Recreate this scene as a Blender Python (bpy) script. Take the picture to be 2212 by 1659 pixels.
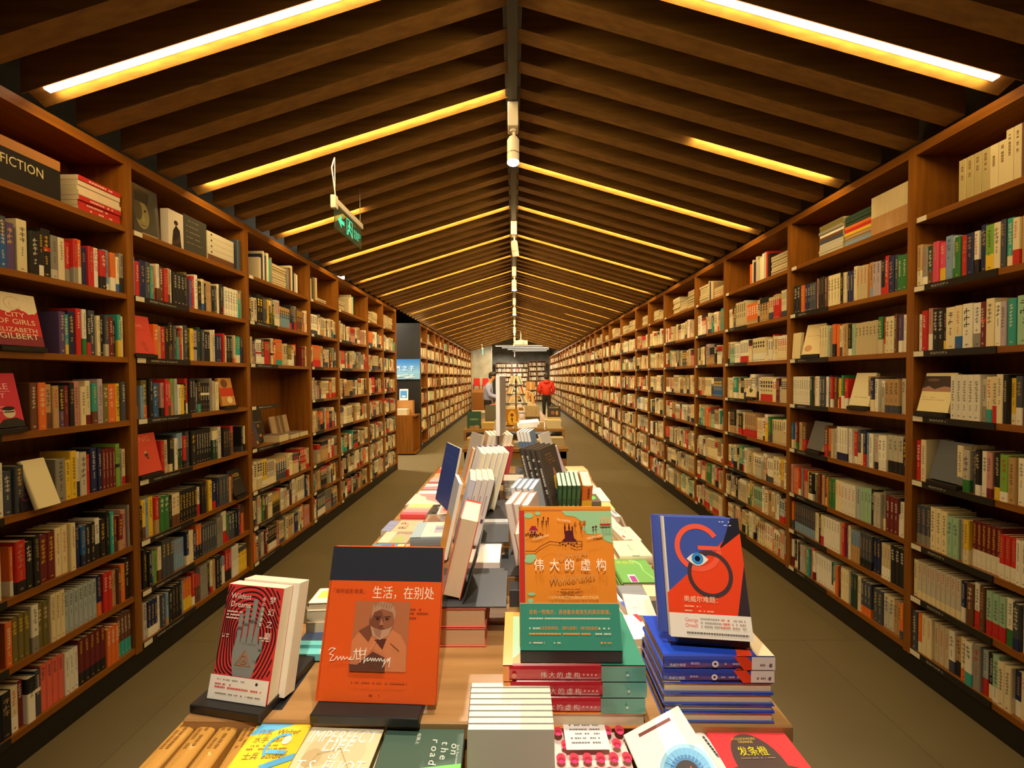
import bpy, math, random
from mathutils import Vector, Matrix
R = random.Random(7)
PI = math.pi
C = bpy.context.scene.collection
for _o in list(bpy.data.objects): bpy.data.objects.remove(_o)

# ------------------------------------------------------------------ camera
F, CX, CY, HC = 831.0, 1106.0, 829.5, 1.665
def _axes():
    Y = Vector(((1112.0-CX)/F, (814.5-CY)/F, 1.0)).normalized()
    r = math.radians(0.39)
    up = Vector((-math.sin(r), -math.cos(r), 0)); up = (up - up.dot(Y)*Y).normalized()
    X = Y.cross(up)
    if X.x < 0: X = -X
    return X, Y, up
_X, _Y, _Z = _axes()
MW = Matrix((_X, _Y, _Z))                     # world = MW @ (right, down, forward)
def ray(px, py): return MW @ Vector(((px-CX)/F, (py-CY)/F, 1.0))
EYE = Vector((0, 0, HC))
def onz(px, py, z): d = ray(px, py); return EYE + d*((z-HC)/d.z)
def onx(px, py, x): d = ray(px, py); return EYE + d*(x/d.x)
def ony(px, py, y): d = ray(px, py); return EYE + d*(y/d.y)
def proj(p):
    c = MW.transposed() @ (Vector(p)-EYE)
    if c.z < 0.05: return None
    return CX+F*c.x/c.z, CY+F*c.y/c.z, c.z
cd = bpy.data.cameras.new('camera'); cam = bpy.data.objects.new('camera', cd); C.objects.link(cam)
cd.sensor_width = 36; cd.lens = 36*F/2212.0; cd.clip_start = 0.02; cd.clip_end = 100
r_, u_, b_ = MW @ Vector((1, 0, 0)), MW @ Vector((0, -1, 0)), MW @ Vector((0, 0, -1))
cam.matrix_world = Matrix(((r_.x, u_.x, b_.x, 0), (r_.y, u_.y, b_.y, 0), (r_.z, u_.z, b_.z, HC), (0, 0, 0, 1)))
sc = bpy.context.scene; sc.camera = cam
# ------------------------------------------------------------------ world, exposure
w = bpy.data.worlds.new('world'); sc.world = w; w.use_nodes = True
w.node_tree.nodes['Background'].inputs[0].default_value = (0.9, 0.55, 0.25, 1)
w.node_tree.nodes['Background'].inputs[1].default_value = 0.02
sc.view_settings.view_transform = 'Standard'; sc.view_settings.look = 'None'
sc.view_settings.gamma = 1; sc.view_settings.use_curve_mapping = False
sc.view_settings.exposure = 0.0
sc.cycles.use_denoising = True; sc.cycles.use_adaptive_sampling = True; sc.cycles.adaptive_threshold = 0.02
sc.cycles.max_bounces = 6; sc.cycles.diffuse_bounces = 4; sc.cycles.sample_clamp_indirect = 4.0
sc.cycles.caustics_reflective = False; sc.cycles.caustics_refractive = False
LED_W = 16.5; LED_COL = (1.0, 0.72, 0.28); SPOT_COL = (1.0, 0.88, 0.72)
def lamp_object(name, kind, loc, energy, col, parent=None, **kw):
    l = bpy.data.lights.new(name, kind); l.energy = energy; l.color = col
    for k, v in kw.items(): setattr(l, k, v)
    o = bpy.data.objects.new(name, l); C.objects.link(o); o.location = loc
    if parent: o.parent = parent; o.matrix_parent_inverse = parent.matrix_basis.inverted()
    return o
def aim(o, target):
    d = Vector(target)-o.location; o.rotation_euler = d.to_track_quat('-Z', 'Y').to_euler()

# ------------------------------------------------------------------ colours, materials
def lin(c):
    c = c/255.0
    return c/12.92 if c <= 0.04045 else ((c+0.055)/1.055)**2.4
def S(r, g, b): return (lin(r), lin(g), lin(b), 1.0)
def mat(name, rough=0.6, col=None, vc=False, metal=0.0, coat=0.0, emit=None, es=0, alpha=None, trans=0):
    m = bpy.data.materials.new(name); m.use_nodes = True; nt = m.node_tree; b = nt.nodes['Principled BSDF']
    b.inputs['Roughness'].default_value = rough; b.inputs['Metallic'].default_value = metal
    b.inputs['Coat Weight'].default_value = coat
    if col: b.inputs['Base Color'].default_value = col
    if vc:
        a = nt.nodes.new('ShaderNodeVertexColor'); a.layer_name = 'Col'; nt.links.new(a.outputs[0], b.inputs['Base Color'])
    if emit: b.inputs['Emission Color'].default_value = emit; b.inputs['Emission Strength'].default_value = es
    if trans: b.inputs['Transmission Weight'].default_value = trans
    if alpha is not None: b.inputs['Alpha'].default_value = alpha
    return m
def wood(name, c1, c2, rough=0.45, axis=1, scale=6.0, coat=0.0):
    m = mat(name, rough, coat=coat); nt = m.node_tree; b = nt.nodes['Principled BSDF']; N, L = nt.nodes.new, nt.links.new
    tc = N('ShaderNodeTexCoord'); mp = N('ShaderNodeMapping')
    s = [scale*6, scale*6, scale*6]; s[axis] = scale*0.35; mp.inputs['Scale'].default_value = s
    L(tc.outputs['Object'], mp.inputs['Vector'])
    n = N('ShaderNodeTexNoise'); n.inputs['Scale'].default_value = 1.0; n.inputs['Detail'].default_value = 5
    L(mp.outputs[0], n.inputs['Vector'])
    r = N('ShaderNodeValToRGB'); r.color_ramp.elements[0].position = 0.35; r.color_ramp.elements[1].position = 0.68
    r.color_ramp.elements[0].color = c1; r.color_ramp.elements[1].color = c2
    L(n.outputs['Fac'], r.inputs[0]); L(r.outputs[0], b.inputs['Base Color'])
    bp = N('ShaderNodeBump'); bp.inputs['Strength'].default_value = 0.08; L(n.outputs['Fac'], bp.inputs['Height']); L(bp.outputs[0], b.inputs['Normal'])
    return m
M = {}
M['print'] = mat('printed_matte', 0.55, vc=True)
M['gloss'] = mat('printed_gloss', 0.22, vc=True, coat=0.3)
M['shelfwood_y'] = wood('shelf_wood_along', S(120, 70, 14), S(146, 88, 20), 0.42, 1)
M['shelfwood_z'] = wood('shelf_wood_upright', S(120, 70, 14), S(148, 90, 20), 0.42, 2)
M['tablewood'] = wood('table_wood', S(144, 104, 58), S(174, 132, 82), 0.35, 0, 5, 0.1)
M['beamwood'] = wood('beam_wood', S(132, 95, 44), S(158, 118, 56), 0.55, 0)
M['plinth'] = mat('black_plinth', 0.5, S(26, 22, 18))
M['black'] = mat('black_laminate', 0.4, S(30, 28, 28))
M['blackmetal'] = mat('black_metal', 0.42, S(60, 62, 64), metal=0.0)
M['steel'] = mat('grey_metal', 0.3, S(150, 150, 150), metal=0.8)
M['whitemetal'] = mat('white_lamp_metal', 0.35, S(225, 215, 205))
M['paper'] = mat('page_paper', 0.8, S(236, 226, 200))
M['white'] = mat('white_card', 0.6, S(235, 230, 222))
M['redlacquer'] = mat('red_plastic', 0.4, S(190, 30, 30))
M['carton'] = mat('brown_cardboard', 0.8, S(176, 124, 70))
M['led'] = mat('led_diffuser', 0.5, S(255, 240, 220), emit=(1.0, 0.66, 0.40, 1), es=12)
M['lens'] = mat('lamp_lens', 0.4, S(255, 250, 240), emit=(1.0, 0.93, 0.82, 1), es=30)
M['lensoff'] = mat('dim_lamp_lens', 0.4, S(200, 190, 170), emit=(1.0, 0.9, 0.75, 1), es=1.0)
M['tube'] = mat('ceiling_light_panel', 0.5, S(255, 250, 240), emit=(1.0, 0.90, 0.66, 1), es=2.2)
M['exit'] = mat('exit_sign_green', 0.5, S(60, 220, 170), emit=(0.05, 0.75, 0.45, 1), es=0.9)
M['glass'] = mat('sign_glass', 0.05, S(190, 225, 210), trans=0.9)
M['glass'].node_tree.nodes['Principled BSDF'].inputs['IOR'].default_value = 1.1
M['skin'] = mat('skin', 0.5, S(205, 150, 115))
M['hair'] = mat('black_hair', 0.5, S(28, 24, 24))
M['shirt'] = mat('light_blue_cotton', 0.8, S(160, 170, 232))
M['jacket'] = mat('red_nylon', 0.6, S(200, 40, 22))
M['trousers'] = mat('black_trousers', 0.8, S(24, 22, 24))
M['shoe'] = mat('shoe_leather', 0.5, S(20, 18, 18))
def textured(name, c1, c2, rough, sc_, bump=0.1, coord='Object'):
    m = mat(name, rough); nt = m.node_tree; b = nt.nodes['Principled BSDF']; N, L = nt.nodes.new, nt.links.new
    tc = N('ShaderNodeTexCoord'); n = N('ShaderNodeTexNoise'); n.inputs['Scale'].default_value = sc_; n.inputs['Detail'].default_value = 6
    L(tc.outputs[coord], n.inputs['Vector']); r = N('ShaderNodeValToRGB')
    r.color_ramp.elements[0].position = 0.3; r.color_ramp.elements[1].position = 0.7
    r.color_ramp.elements[0].color = c1; r.color_ramp.elements[1].color = c2
    L(n.outputs['Fac'], r.inputs[0]); L(r.outputs[0], b.inputs['Base Color'])
    bp = N('ShaderNodeBump'); bp.inputs['Strength'].default_value = bump; L(n.outputs['Fac'], bp.inputs['Height']); L(bp.outputs[0], b.inputs['Normal'])
    return m
M['concrete'] = textured('bare_concrete', S(150, 148, 138), S(178, 175, 164), 0.8, 3)
M['darkceil'] = textured('dark_ceiling', S(60, 62, 62), S(84, 85, 84), 0.9, 2)
M['duct'] = textured('grey_duct', S(120, 118, 118), S(150, 146, 146), 0.6, 3)
M['backwall'] = textured('grey_paint', S(112, 110, 104), S(126, 124, 118), 0.85, 4)
def floor_material():
    m = mat('stone_tile_floor', 0.42); nt = m.node_tree; b = nt.nodes['Principled BSDF']; N, L = nt.nodes.new, nt.links.new
    tc = N('ShaderNodeTexCoord'); br = N('ShaderNodeTexBrick'); br.offset = 0.5
    br.inputs['Scale'].default_value = 1.0; br.inputs['Brick Width'].default_value = 0.6; br.inputs['Row Height'].default_value = 1.2
    br.inputs['Mortar Size'].default_value = 0.0025
    br.inputs['Color1'].default_value = S(104, 92, 64); br.inputs['Color2'].default_value = S(109, 97, 68); br.inputs['Mortar'].default_value = S(84, 73, 50)
    L(tc.outputs['Object'], br.inputs['Vector'])
    n = N('ShaderNodeTexNoise'); n.inputs['Scale'].default_value = 5; n.inputs['Detail'].default_value = 8; L(tc.outputs['Object'], n.inputs['Vector'])
    mr = N('ShaderNodeMapRange'); mr.inputs['To Min'].default_value = 0.88; mr.inputs['To Max'].default_value = 1.1; L(n.outputs['Fac'], mr.inputs[0])
    mx = N('ShaderNodeVectorMath'); mx.operation = 'SCALE'; L(br.outputs['Color'], mx.inputs[0]); L(mr.outputs[0], mx.inputs['Scale'])
    L(mx.outputs[0], b.inputs['Base Color'])
    r2 = N('ShaderNodeMapRange'); r2.inputs['To Min'].default_value = 0.5; r2.inputs['To Max'].default_value = 0.65; L(n.outputs['Fac'], r2.inputs[0]); L(r2.outputs[0], b.inputs['Roughness'])
    return m
M['floor'] = floor_material()

# ------------------------------------------------------------------ mesh building
_text = {}
def text_mesh(s):
    if s not in _text:
        c = bpy.data.curves.new('t', 'FONT'); c.body = s; c.size = 1.0; c.resolution_u = 2
        o = bpy.data.objects.new('t', c); C.objects.link(o)
        dg = bpy.context.evaluated_depsgraph_get(); me = bpy.data.meshes.new_from_object(o.evaluated_get(dg))
        vs = [v.co.copy() for v in me.vertices]; fs = [tuple(p.vertices) for p in me.polygons]
        bpy.data.objects.remove(o); bpy.data.curves.remove(c); bpy.data.meshes.remove(me)
        if vs:
            x0, x1 = min(v.x for v in vs), max(v.x for v in vs); y0, y1 = min(v.y for v in vs), max(v.y for v in vs)
        else: x0 = x1 = y0 = y1 = 0
        _text[s] = (vs, fs, x0, x1, y0, y1)
    return _text[s]
class MB:
    def __init__(self): self.v, self.f, self.c, self.m = [], [], [], []; self.mats = []
    def mi(self, m):
        if m not in self.mats: self.mats.append(m)
        return self.mats.index(m)
    def poly(self, pts, col=None, m='print', n=None):
        k = len(self.v); self.v.extend([tuple(p) for p in pts]); self.f.append(tuple(range(k, k+len(pts))))
        self.c.append(col or (1, 1, 1, 1)); self.m.append(self.mi(m))
    def mesh(self, vs, fs, col=None, m='print'):
        k = len(self.v); self.v.extend([tuple(p) for p in vs]); mi = self.mi(m)
        for f in fs: self.f.append(tuple(i+k for i in f)); self.c.append(col or (1, 1, 1, 1)); self.m.append(mi)
    def box(self, a, b, col=None, m='print', T=None, bev=0.0):
        (x0, y0, z0), (x1, y1, z1) = a, b
        if bev > 0:
            e = min(bev, (x1-x0)/2.1, (y1-y0)/2.1, (z1-z0)/2.1)
            vs = []; idx = {}
            for ix, X in ((0, x0), (1, x1)):
                for iy, Yy in ((0, y0), (1, y1)):
                    for iz, Zz in ((0, z0), (1, z1)):
                        sx, sy, sz = (1 if ix == 0 else -1), (1 if iy == 0 else -1), (1 if iz == 0 else -1)
                        idx[(ix, iy, iz, 0)] = len(vs); vs.append(Vector((X, Yy+sy*e, Zz+sz*e)))
                        idx[(ix, iy, iz, 1)] = len(vs); vs.append(Vector((X+sx*e, Yy, Zz+sz*e)))
                        idx[(ix, iy, iz, 2)] = len(vs); vs.append(Vector((X+sx*e, Yy+sy*e, Zz)))
            g = lambda *k: idx[k]
            fs = []
            for s in (0, 1):
                q = [g(s, 0, 0, 0), g(s, 1, 0, 0), g(s, 1, 1, 0), g(s, 0, 1, 0)]; fs.append(q if s else q[::-1])
                q = [g(0, s, 0, 1), g(1, s, 0, 1), g(1, s, 1, 1), g(0, s, 1, 1)]; fs.append(q if not s else q[::-1])
                q = [g(0, 0, s, 2), g(1, 0, s, 2), g(1, 1, s, 2), g(0, 1, s, 2)]; fs.append(q if s else q[::-1])
            for a_ in (0, 1):
                for b_2 in (0, 1):
                    fs.append([g(0, a_, b_2, 1), g(1, a_, b_2, 1), g(1, a_, b_2, 2), g(0, a_, b_2, 2)])
                    fs.append([g(a_, 0, b_2, 0), g(a_, 1, b_2, 0), g(a_, 1, b_2, 2), g(a_, 0, b_2, 2)])
                    fs.append([g(a_, b_2, 0, 0), g(a_, b_2, 1, 0), g(a_, b_2, 1, 1), g(a_, b_2, 0, 1)])
            for ix in (0, 1):
                for iy in (0, 1):
                    for iz in (0, 1): fs.append([g(ix, iy, iz, 0), g(ix, iy, iz, 1), g(ix, iy, iz, 2)])
        else:
            vs = [Vector(p) for p in ((x0, y0, z0), (x1, y0, z0), (x1, y1, z0), (x0, y1, z0), (x0, y0, z1), (x1, y0, z1), (x1, y1, z1), (x0, y1, z1))]
            fs = [(3, 2, 1, 0), (4, 5, 6, 7), (0, 1, 5, 4), (1, 2, 6, 5), (2, 3, 7, 6), (3, 0, 4, 7)]
        if T: vs = [T @ v for v in vs]
        self.mesh(vs, fs, col, m)
    def tube(self, p0, p1, r, n=10, col=None, m='print', r1=None, caps=True):
        p0, p1 = Vector(p0), Vector(p1); d = (p1-p0).normalized(); a = d.orthogonal().normalized(); b = d.cross(a)
        r1 = r if r1 is None else r1; vs = []
        for p, rr in ((p0, r), (p1, r1)):
            for i in range(n): t = 2*PI*i/n; vs.append(p+a*rr*math.cos(t)+b*rr*math.sin(t))
        fs = [(i, (i+1) % n, n+(i+1) % n, n+i) for i in range(n)]
        if caps: fs += [tuple(range(n))[::-1], tuple(range(n, 2*n))]
        self.mesh(vs, fs, col, m)
    def build(self, name, parent=None, loc=None, smooth=False):
        me = bpy.data.meshes.new(name)
        off = Vector(loc) if loc is not None else Vector((0, 0, 0))
        me.from_pydata([tuple(Vector(v)-off) for v in self.v] if loc is not None else self.v, [], self.f)
        for k in self.mats: me.materials.append(M[k])
        me.polygons.foreach_set('material_index', self.m)
        if smooth: me.polygons.foreach_set('use_smooth', [True]*len(self.f))
        a = me.color_attributes.new('Col', 'FLOAT_COLOR', 'CORNER'); arr = []
        for f, c in zip(self.f, self.c): arr.extend(list(c)*len(f))
        a.data.foreach_set('color', arr); me.update()
        o = bpy.data.objects.new(name, me); C.objects.link(o)
        if loc is not None: o.location = off
        if parent: o.parent = parent
        return o
def tag(o, label=None, cat=None, group=None, kind=None):
    if label: o['label'] = label
    if cat: o['category'] = cat
    if group: o['group'] = group
    if kind: o['kind'] = kind
    return o
def empty(name, loc=(0, 0, 0), rz=0):
    o = bpy.data.objects.new(name, None); C.objects.link(o); o.location = loc; o.rotation_euler = (0, 0, rz); o.empty_display_size = 0.05; return o
def copy_tree(o, parent=None):
    c = o.copy(); C.objects.link(c); c.parent = parent
    for ch in list(o.children): copy_tree(ch, c)
    return c
ORD = 'first second third fourth fifth sixth seventh eighth ninth tenth eleventh twelfth thirteenth fourteenth fifteenth sixteenth seventeenth eighteenth nineteenth twentieth'.split()
def ordn(i): return ORD[i] if i < 20 else ('twenty-' + ORD[i-20] if i < 29 else ('thirtieth' if i == 29 else 'thirty-' + ORD[i-30]))

# decals: flat printed shapes on a plane (o = origin, u, v = unit axes in metres, n = outward)
class Art:
    def __init__(self, mb, o, u, v, n, m='print', step=0.00012):
        self.mb, self.o, self.u, self.v, self.n, self.m, self.k, self.step = mb, Vector(o), Vector(u), Vector(v), Vector(n), m, 1, step
        self.flip = self.u.cross(self.v).dot(self.n) < 0
    def P(self, x, y): return self.o+self.u*x+self.v*y+self.n*(self.k*self.step)
    def poly(self, pts, col):
        q = [self.P(*p) for p in pts]
        if self.flip: q = q[::-1]
        self.mb.poly(q, col, self.m); self.k += 1
    def rect(self, x0, y0, x1, y1, col): self.poly([(x0, y0), (x1, y0), (x1, y1), (x0, y1)], col)
    def circ(self, cx, cy, r, col, n=28, ry=None, rot=0):
        ry = ry or r; c, s = math.cos(rot), math.sin(rot)
        self.poly([(cx+c*r*math.cos(2*PI*i/n)-s*ry*math.sin(2*PI*i/n), cy+s*r*math.cos(2*PI*i/n)+c*ry*math.sin(2*PI*i/n)) for i in range(n)], col)
    def arc(self, cx, cy, r0, r1, a0, a1, col, n=32):
        for i in range(n):
            t0, t1 = a0+(a1-a0)*i/n, a0+(a1-a0)*(i+1)/n
            q = [self.P(cx+r*math.cos(t), cy+r*math.sin(t)) for r, t in ((r0, t0), (r1, t0), (r1, t1), (r0, t1))]
            if self.flip: q = q[::-1]
            self.mb.poly(q, col, self.m)
        self.k += 1
    def line(self, pts, wd, col):
        for a, b in zip(pts, pts[1:]):
            a, b = Vector(a), Vector(b); d = (b-a)
            if d.length < 1e-6: continue
            d.normalize(); e = Vector((-d.y, d.x))*wd/2; d = d*wd*0.3
            q = [self.P(*p) for p in (a-e-d, b-e+d, b+e+d, a+e-d)]
            if self.flip: q = q[::-1]
            self.mb.poly(q, col, self.m)
        self.k += 1
    def text(self, s, x, y, size, col, align='l', w=None, rot=0.0, sy=1.0, slant=0.0):
        vs, fs, x0, x1, y0, y1 = text_mesh(s)
        if not vs: return
        k = size
        if w: k = w/(x1-x0)
        kx = k
        dx = {'l': -x0, 'c': -(x0+x1)/2, 'r': -x1}[align]
        c, si = math.cos(rot), math.sin(rot); out = []
        for p in vs:
            a, b = (p.x+dx+slant*p.y)*kx, p.y*k*sy
            out.append(self.P(x+c*a-si*b, y+si*a+c*b))
        if self.flip: fs = [f[::-1] for f in fs]
        self.mb.mesh(out, fs, col, self.m); self.k += 1
    def dashes(self, x0, x1, y, h, col, rr=None, dens=0.75, vert=False):
        rr = rr or R; t = x0
        while t < x1:
            a = min(x1-t, h*rr.uniform(0.7, 1.8))
            if rr.random() < dens:
                q = [(t, y), (t+a*0.8, y), (t+a*0.8, y+h), (t, y+h)]
                if vert: q = [(b, a_) for a_, b in q][::-1]
                p = [self.P(*z) for z in q]
                if self.flip: p = p[::-1]
                self.mb.poly(p, col, self.m)
            t += a
        self.k += 1

# palette
K = dict(cr=S(232, 218, 180), wh=S(238, 234, 222), bk=S(26, 25, 28), sl=S(66, 72, 86), nv=S(28, 38, 84), bl=S(36, 96, 168), lb=S(128, 160, 196),
         tl=S(52, 160, 152), mt=S(160, 200, 172), gr=S(50, 120, 62), dg=S(38, 66, 52), lg=S(122, 170, 62), ol=S(112, 102, 52), ye=S(232, 196, 52),
         og=S(226, 112, 42), sa=S(226, 104, 84), rd=S(196, 40, 36), mr=S(108, 30, 34), pk=S(214, 72, 104), ro=S(196, 140, 132), pu=S(88, 70, 120),
         br=S(104, 66, 44), ta=S(188, 152, 104), gy=S(140, 136, 128), lt=S(196, 190, 176), li=S(180, 164, 180), pb=S(170, 184, 190), bg=S(206, 190, 156))
CN = dict(cr='cream', wh='white', bk='black', sl='slate', nv='navy', bl='blue', lb='light blue', tl='teal', mt='mint green', gr='green', dg='dark green',
          lg='lime green', ol='olive', ye='yellow', og='orange', sa='salmon', rd='red', mr='maroon', pk='pink', ro='dusty pink', pu='purple', br='brown',
          ta='tan', gy='grey', lt='pale grey', li='lilac', pb='pale blue', bg='beige')
DARK = set('bk sl nv bl gr dg ol rd mr pu br og tl pk'.split())
def jit(c, a=0.08):
    k = 1+R.uniform(-a, a); return (min(1, c[0]*k), min(1, c[1]*k), min(1, c[2]*k*(1+R.uniform(-a, a)*0.6)), 1)

# ------------------------------------------------------------------ the setting
XL, XR = -2.14, 2.18
YEND = 18.8
def struct(name, mb, **k):
    o = mb.build(name, **k); o['kind'] = 'structure'; return o
def sbox(name, a, b, m): mb = MB(); mb.box(a, b, m=m); return struct(name, mb)
sbox('floor', (-7, -3, -0.1), (7, 28, 0), 'floor')
sbox('ceiling', (-7, -3, 4.5), (7, 28, 4.6), 'darkceil')
sbox('wall_left', (-7.1, -3, -0.1), (-7, 28, 4.6), 'backwall')
sbox('wall_right', (2.52, -3, 0), (2.62, 28, 4.5), 'backwall')
sbox('wall_back', (-7, 27.0, 0), (7, 27.1, 4.5), 'concrete')
sbox('wall_front', (-7, -3.1, 0), (7, -3.0, 4.5), 'backwall')
sbox('wall_partition', (-3.05, 19.15, 0), (-2.05, 27, 3.9), 'concrete')
sbox('pillar', (-2.05, 19.4, 0.0), (-1.18, 20.2, 4.2), 'concrete')
sbox('baseboard_partition', (-2.6, 19.11, 0), (-2.06, 19.15, 0.12), 'whitemetal')
# ridge roof: rafters every 0.215 m, each slope a board of its own
EAVE, RIDGE = 2.925, 3.56
def rafter(side, y, dyr=0.0, name='ceiling_beam', channel=False, cove=False):
    mb = MB(); xe = XL-0.02 if side < 0 else XR+0.02; xr = side*0.03; t, h = 0.088, 0.22
    def bar(y0, y1, z0, z1):
        p = []
        for (x, z, yy) in ((xe, EAVE, y-dyr), (xr, RIDGE, y+dyr)):
            p += [(x, yy+y0, z+z0), (x, yy+y1, z+z0), (x, yy+y1, z+z1), (x, yy+y0, z+z1)]
        mb.mesh(p, [(0, 1, 5, 4), (1, 2, 6, 5), (2, 3, 7, 6), (3, 0, 4, 7), (0, 3, 2, 1), (4, 5, 6, 7)], m='beamwood')
    if channel:                                              # hollow board: near lip, groove for the light strip, far side
        g_, ys = (0.032, -0.034) if cove else (GD+0.002, -0.004)
        bar(-t/2, -t/2+0.004, 0.0, h); bar(-t/2+0.004, t/2, g_, h); p = []
        for (x, z, yy) in ((xe, EAVE, y-dyr), (xr, RIDGE, y+dyr)): p += [(x, yy+ys, z+g_), (x, yy+t/2, z), (x, yy+t/2, z+g_)]
        mb.mesh(p, [(0, 1, 4, 3), (1, 2, 5, 4), (0, 2, 1), (3, 4, 5)], m='beamwood')
    else: bar(-t/2, t/2, 0, h)
    return struct(name, mb)
GD = 0.013
Y0B, DYB = 1.74, 0.2145
lit = []
for i in range(-12, 80):
    y = Y0B+i*DYB
    if y > YEND+0.1: break
    for s in (-1, 1): rafter(s, y, -0.03 if i == 7 else 0.0, channel=i % 4 == 0, cove=True)
    if i % 4 == 0: lit.append((i//4, y))
# LED strips under the near lower edge of every fourth rafter
def led(side, y, f0, f1, label, big):
    """f0..f1 along the slope, 0 at the eave, 1 at the ridge; the strip sits on the roof of the groove"""
    xe = (XL+0.07 if side < 0 else XR-0.07); ze = EAVE+(RIDGE-EAVE)*0.09/(2.16-0.03)
    A = Vector((xe, 0, ze)); B = Vector((side*0.05, 0, RIDGE-0.006))
    P0, P1 = A.lerp(B, f0), A.lerp(B, f1)
    root = empty('led_strip', (P0.x, y-0.0395, P0.z)); tag(root, label, 'ceiling light', 'warm light strips under the roof slopes')
    d = (P1-P0); L = d.length; d.normalize(); up = Vector((-d.z, 0, d.x)); up = up if up.z > 0 else -up
    def seg(mb, a, b, ya, yb, za, zb, m):
        vs = []
        for q in (a, b):
            for (yy, zz) in ((ya, za), (yb, za), (yb, zb), (ya, zb)): vs.append((d*q+up*zz)+Vector((0, yy, 0)))
        mb.mesh(vs, [(0, 1, 5, 4), (1, 2, 6, 5), (2, 3, 7, 6), (3, 0, 4, 7), (0, 3, 2, 1), (4, 5, 6, 7)], m=m)
    mb = MB(); seg(mb, 0, L, 0.0, 0.0012, 0.003, 0.027, 'steel'); mb.build('housing', root)
    mb = MB(); seg(mb, 0.004, L-0.004, *((0.0012, 0.026, -0.006, 0.010) if big else (0.0012, 0.003, 0.005, 0.025)), 'led'); mb.build('diffuser', root)
    l = bpy.data.lights.new('strip_light', 'AREA'); l.shape = 'RECTANGLE'; l.size = L-0.02; l.size_y = 0.025 if big else 0.016
    l.energy = LED_W*L/2.0; l.color = LED_COL
    o = bpy.data.objects.new('strip_light', l); C.objects.link(o); o.parent = root
    # lamp axes: long axis along the slope; beams downward, in the cove half toward the lit board
    n_ = (Vector((0, 1, 0))*0.5-up*0.86).normalized() if big else (Vector((0, 1, 0))*0.62-up*0.78).normalized()
    zc = -n_; xc = d; yc = zc.cross(xc)
    o.matrix_local = Matrix(((xc.x, yc.x, zc.x, 0), (xc.y, yc.y, zc.y, 0), (xc.z, yc.z, zc.z, 0), (0, 0, 0, 1)))
    o.location = d*L/2+(up*(0.004)+Vector((0, 0.029, 0)) if big else up*0.012+Vector((0, 0.011, 0)))
nl = 0
for k, y in lit:
    for s in (-1, 1):
        if k < -1: continue
        f0, f1 = 0.0, 1.0
        if k == 1 and s > 0: f0, f1 = 0.0, 0.45
        if k == 2 and s < 0: f0, f1 = 0.0, 0.36
        if k == 9 and s > 0: f0, f1 = 0.0, 0.42
        sd = 'left' if s < 0 else 'right'
        place = 'behind the camera' if k < 0 else ('in front of the nearest bookcases' if k == 0 else '%s lit rafter from the front' % ordn(k))
        led(s, y, f0, f1, 'warm glowing light strip under the %s roof slope, %s' % (sd, place), k <= 0)
# ridge track and spotlights
mb = MB(); mb.box((-0.028, -2.5, 3.50), (0.028, YEND, 3.56), m='blackmetal'); mb.box((-0.05, -2.5, 3.56), (0.05, YEND, 3.64), m='blackmetal')
tag(mb.build('lighting_track'), 'long black lighting track running along the ridge of the slatted roof', 'light track')
def spot(y, aimp, energy, label, lens='lens', size=1.0, ang=70, adapter=True, zt=3.50):
    root = empty('track_spotlight', (0, y, zt)); tag(root, label, 'spotlight', 'white spotlights on the ridge track')
    mb = MB(); mb.box((-0.035, -0.05, -0.16), (0.035, 0.05, 0.0), m='whitemetal', bev=0.004); mb.build('adapter_box', root)
    mb = MB(); mb.tube((0, 0, -0.16), (0, 0, -0.175), 0.022, 12, m='whitemetal'); mb.tube((0.004, 0, -0.17), (0.012, 0, -0.26), 0.011, 8, m='whitemetal', r1=0.006); mb.build('stem', root)
    d = (Vector(aimp)-Vector((0, y, zt-0.3))); d.normalize(); d = (d*0.35+Vector((0, 0, -1))).normalized() if d.z > -0.95 else d
    a = Vector((0, 0, -0.215)); b = a+d*0.175; mb = MB()
    mb.tube(a, a+d*0.02, 0.03, 20, m='whitemetal', r1=0.041); mb.tube(a+d*0.02, b, 0.041, 20, m='whitemetal', caps=False); mb.tube(b-d*0.06, b-d*0.055, 0.0425, 20, m='steel', caps=False)
    mb.build('lamp_body', root, smooth=True)
    mb = MB(); mb.tube(b-d*0.008, b+d*0.001, 0.039, 20, m=lens); mb.build('lens', root)
    if energy:
        l = bpy.data.lights.new('spot_beam', 'SPOT'); l.energy = energy; l.color = SPOT_COL; l.spot_size = math.radians(ang); l.spot_blend = 0.6; l.shadow_soft_size = 0.03
        o = bpy.data.objects.new('spot_beam', l); C.objects.link(o); o.parent = root; o.location = b+d*0.012
        t = Vector(aimp)-(Vector((0, y, zt))+o.location); o.rotation_euler = t.to_track_quat('-Z', 'Y').to_euler()
spot(-0.35, (0.0, 0.95, 1.1), 165, 'white track spotlight behind the camera aimed at the table of upright books')
spot(0.75, (-0.02, 1.35, 1.1), 100, 'white track spotlight over the front book table')
spot(2.64, (-0.05, 1.75, 1.2), 190, 'large white track spotlight nearest in view, hanging over the leaning book rack', ang=62)
spot(4.6, (0.3, 5.2, 0.9), 0, 'dim dark-looking track spotlight turned away, second along the ridge', lens='lensoff')
spot(6.45, (0, 5.4, 1.1), 50, 'bright white track spotlight above the second book table')
spot(9.0, (0, 8.2, 1.1), 50, 'white track spotlight above the third book table')
spot(12.4, (0, 11, 1.2), 50, 'white track spotlight above the man in the light blue shirt')
spot(15.6, (0, 17, 1.2), 50, 'white track spotlight beside the ceiling projector')
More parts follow.
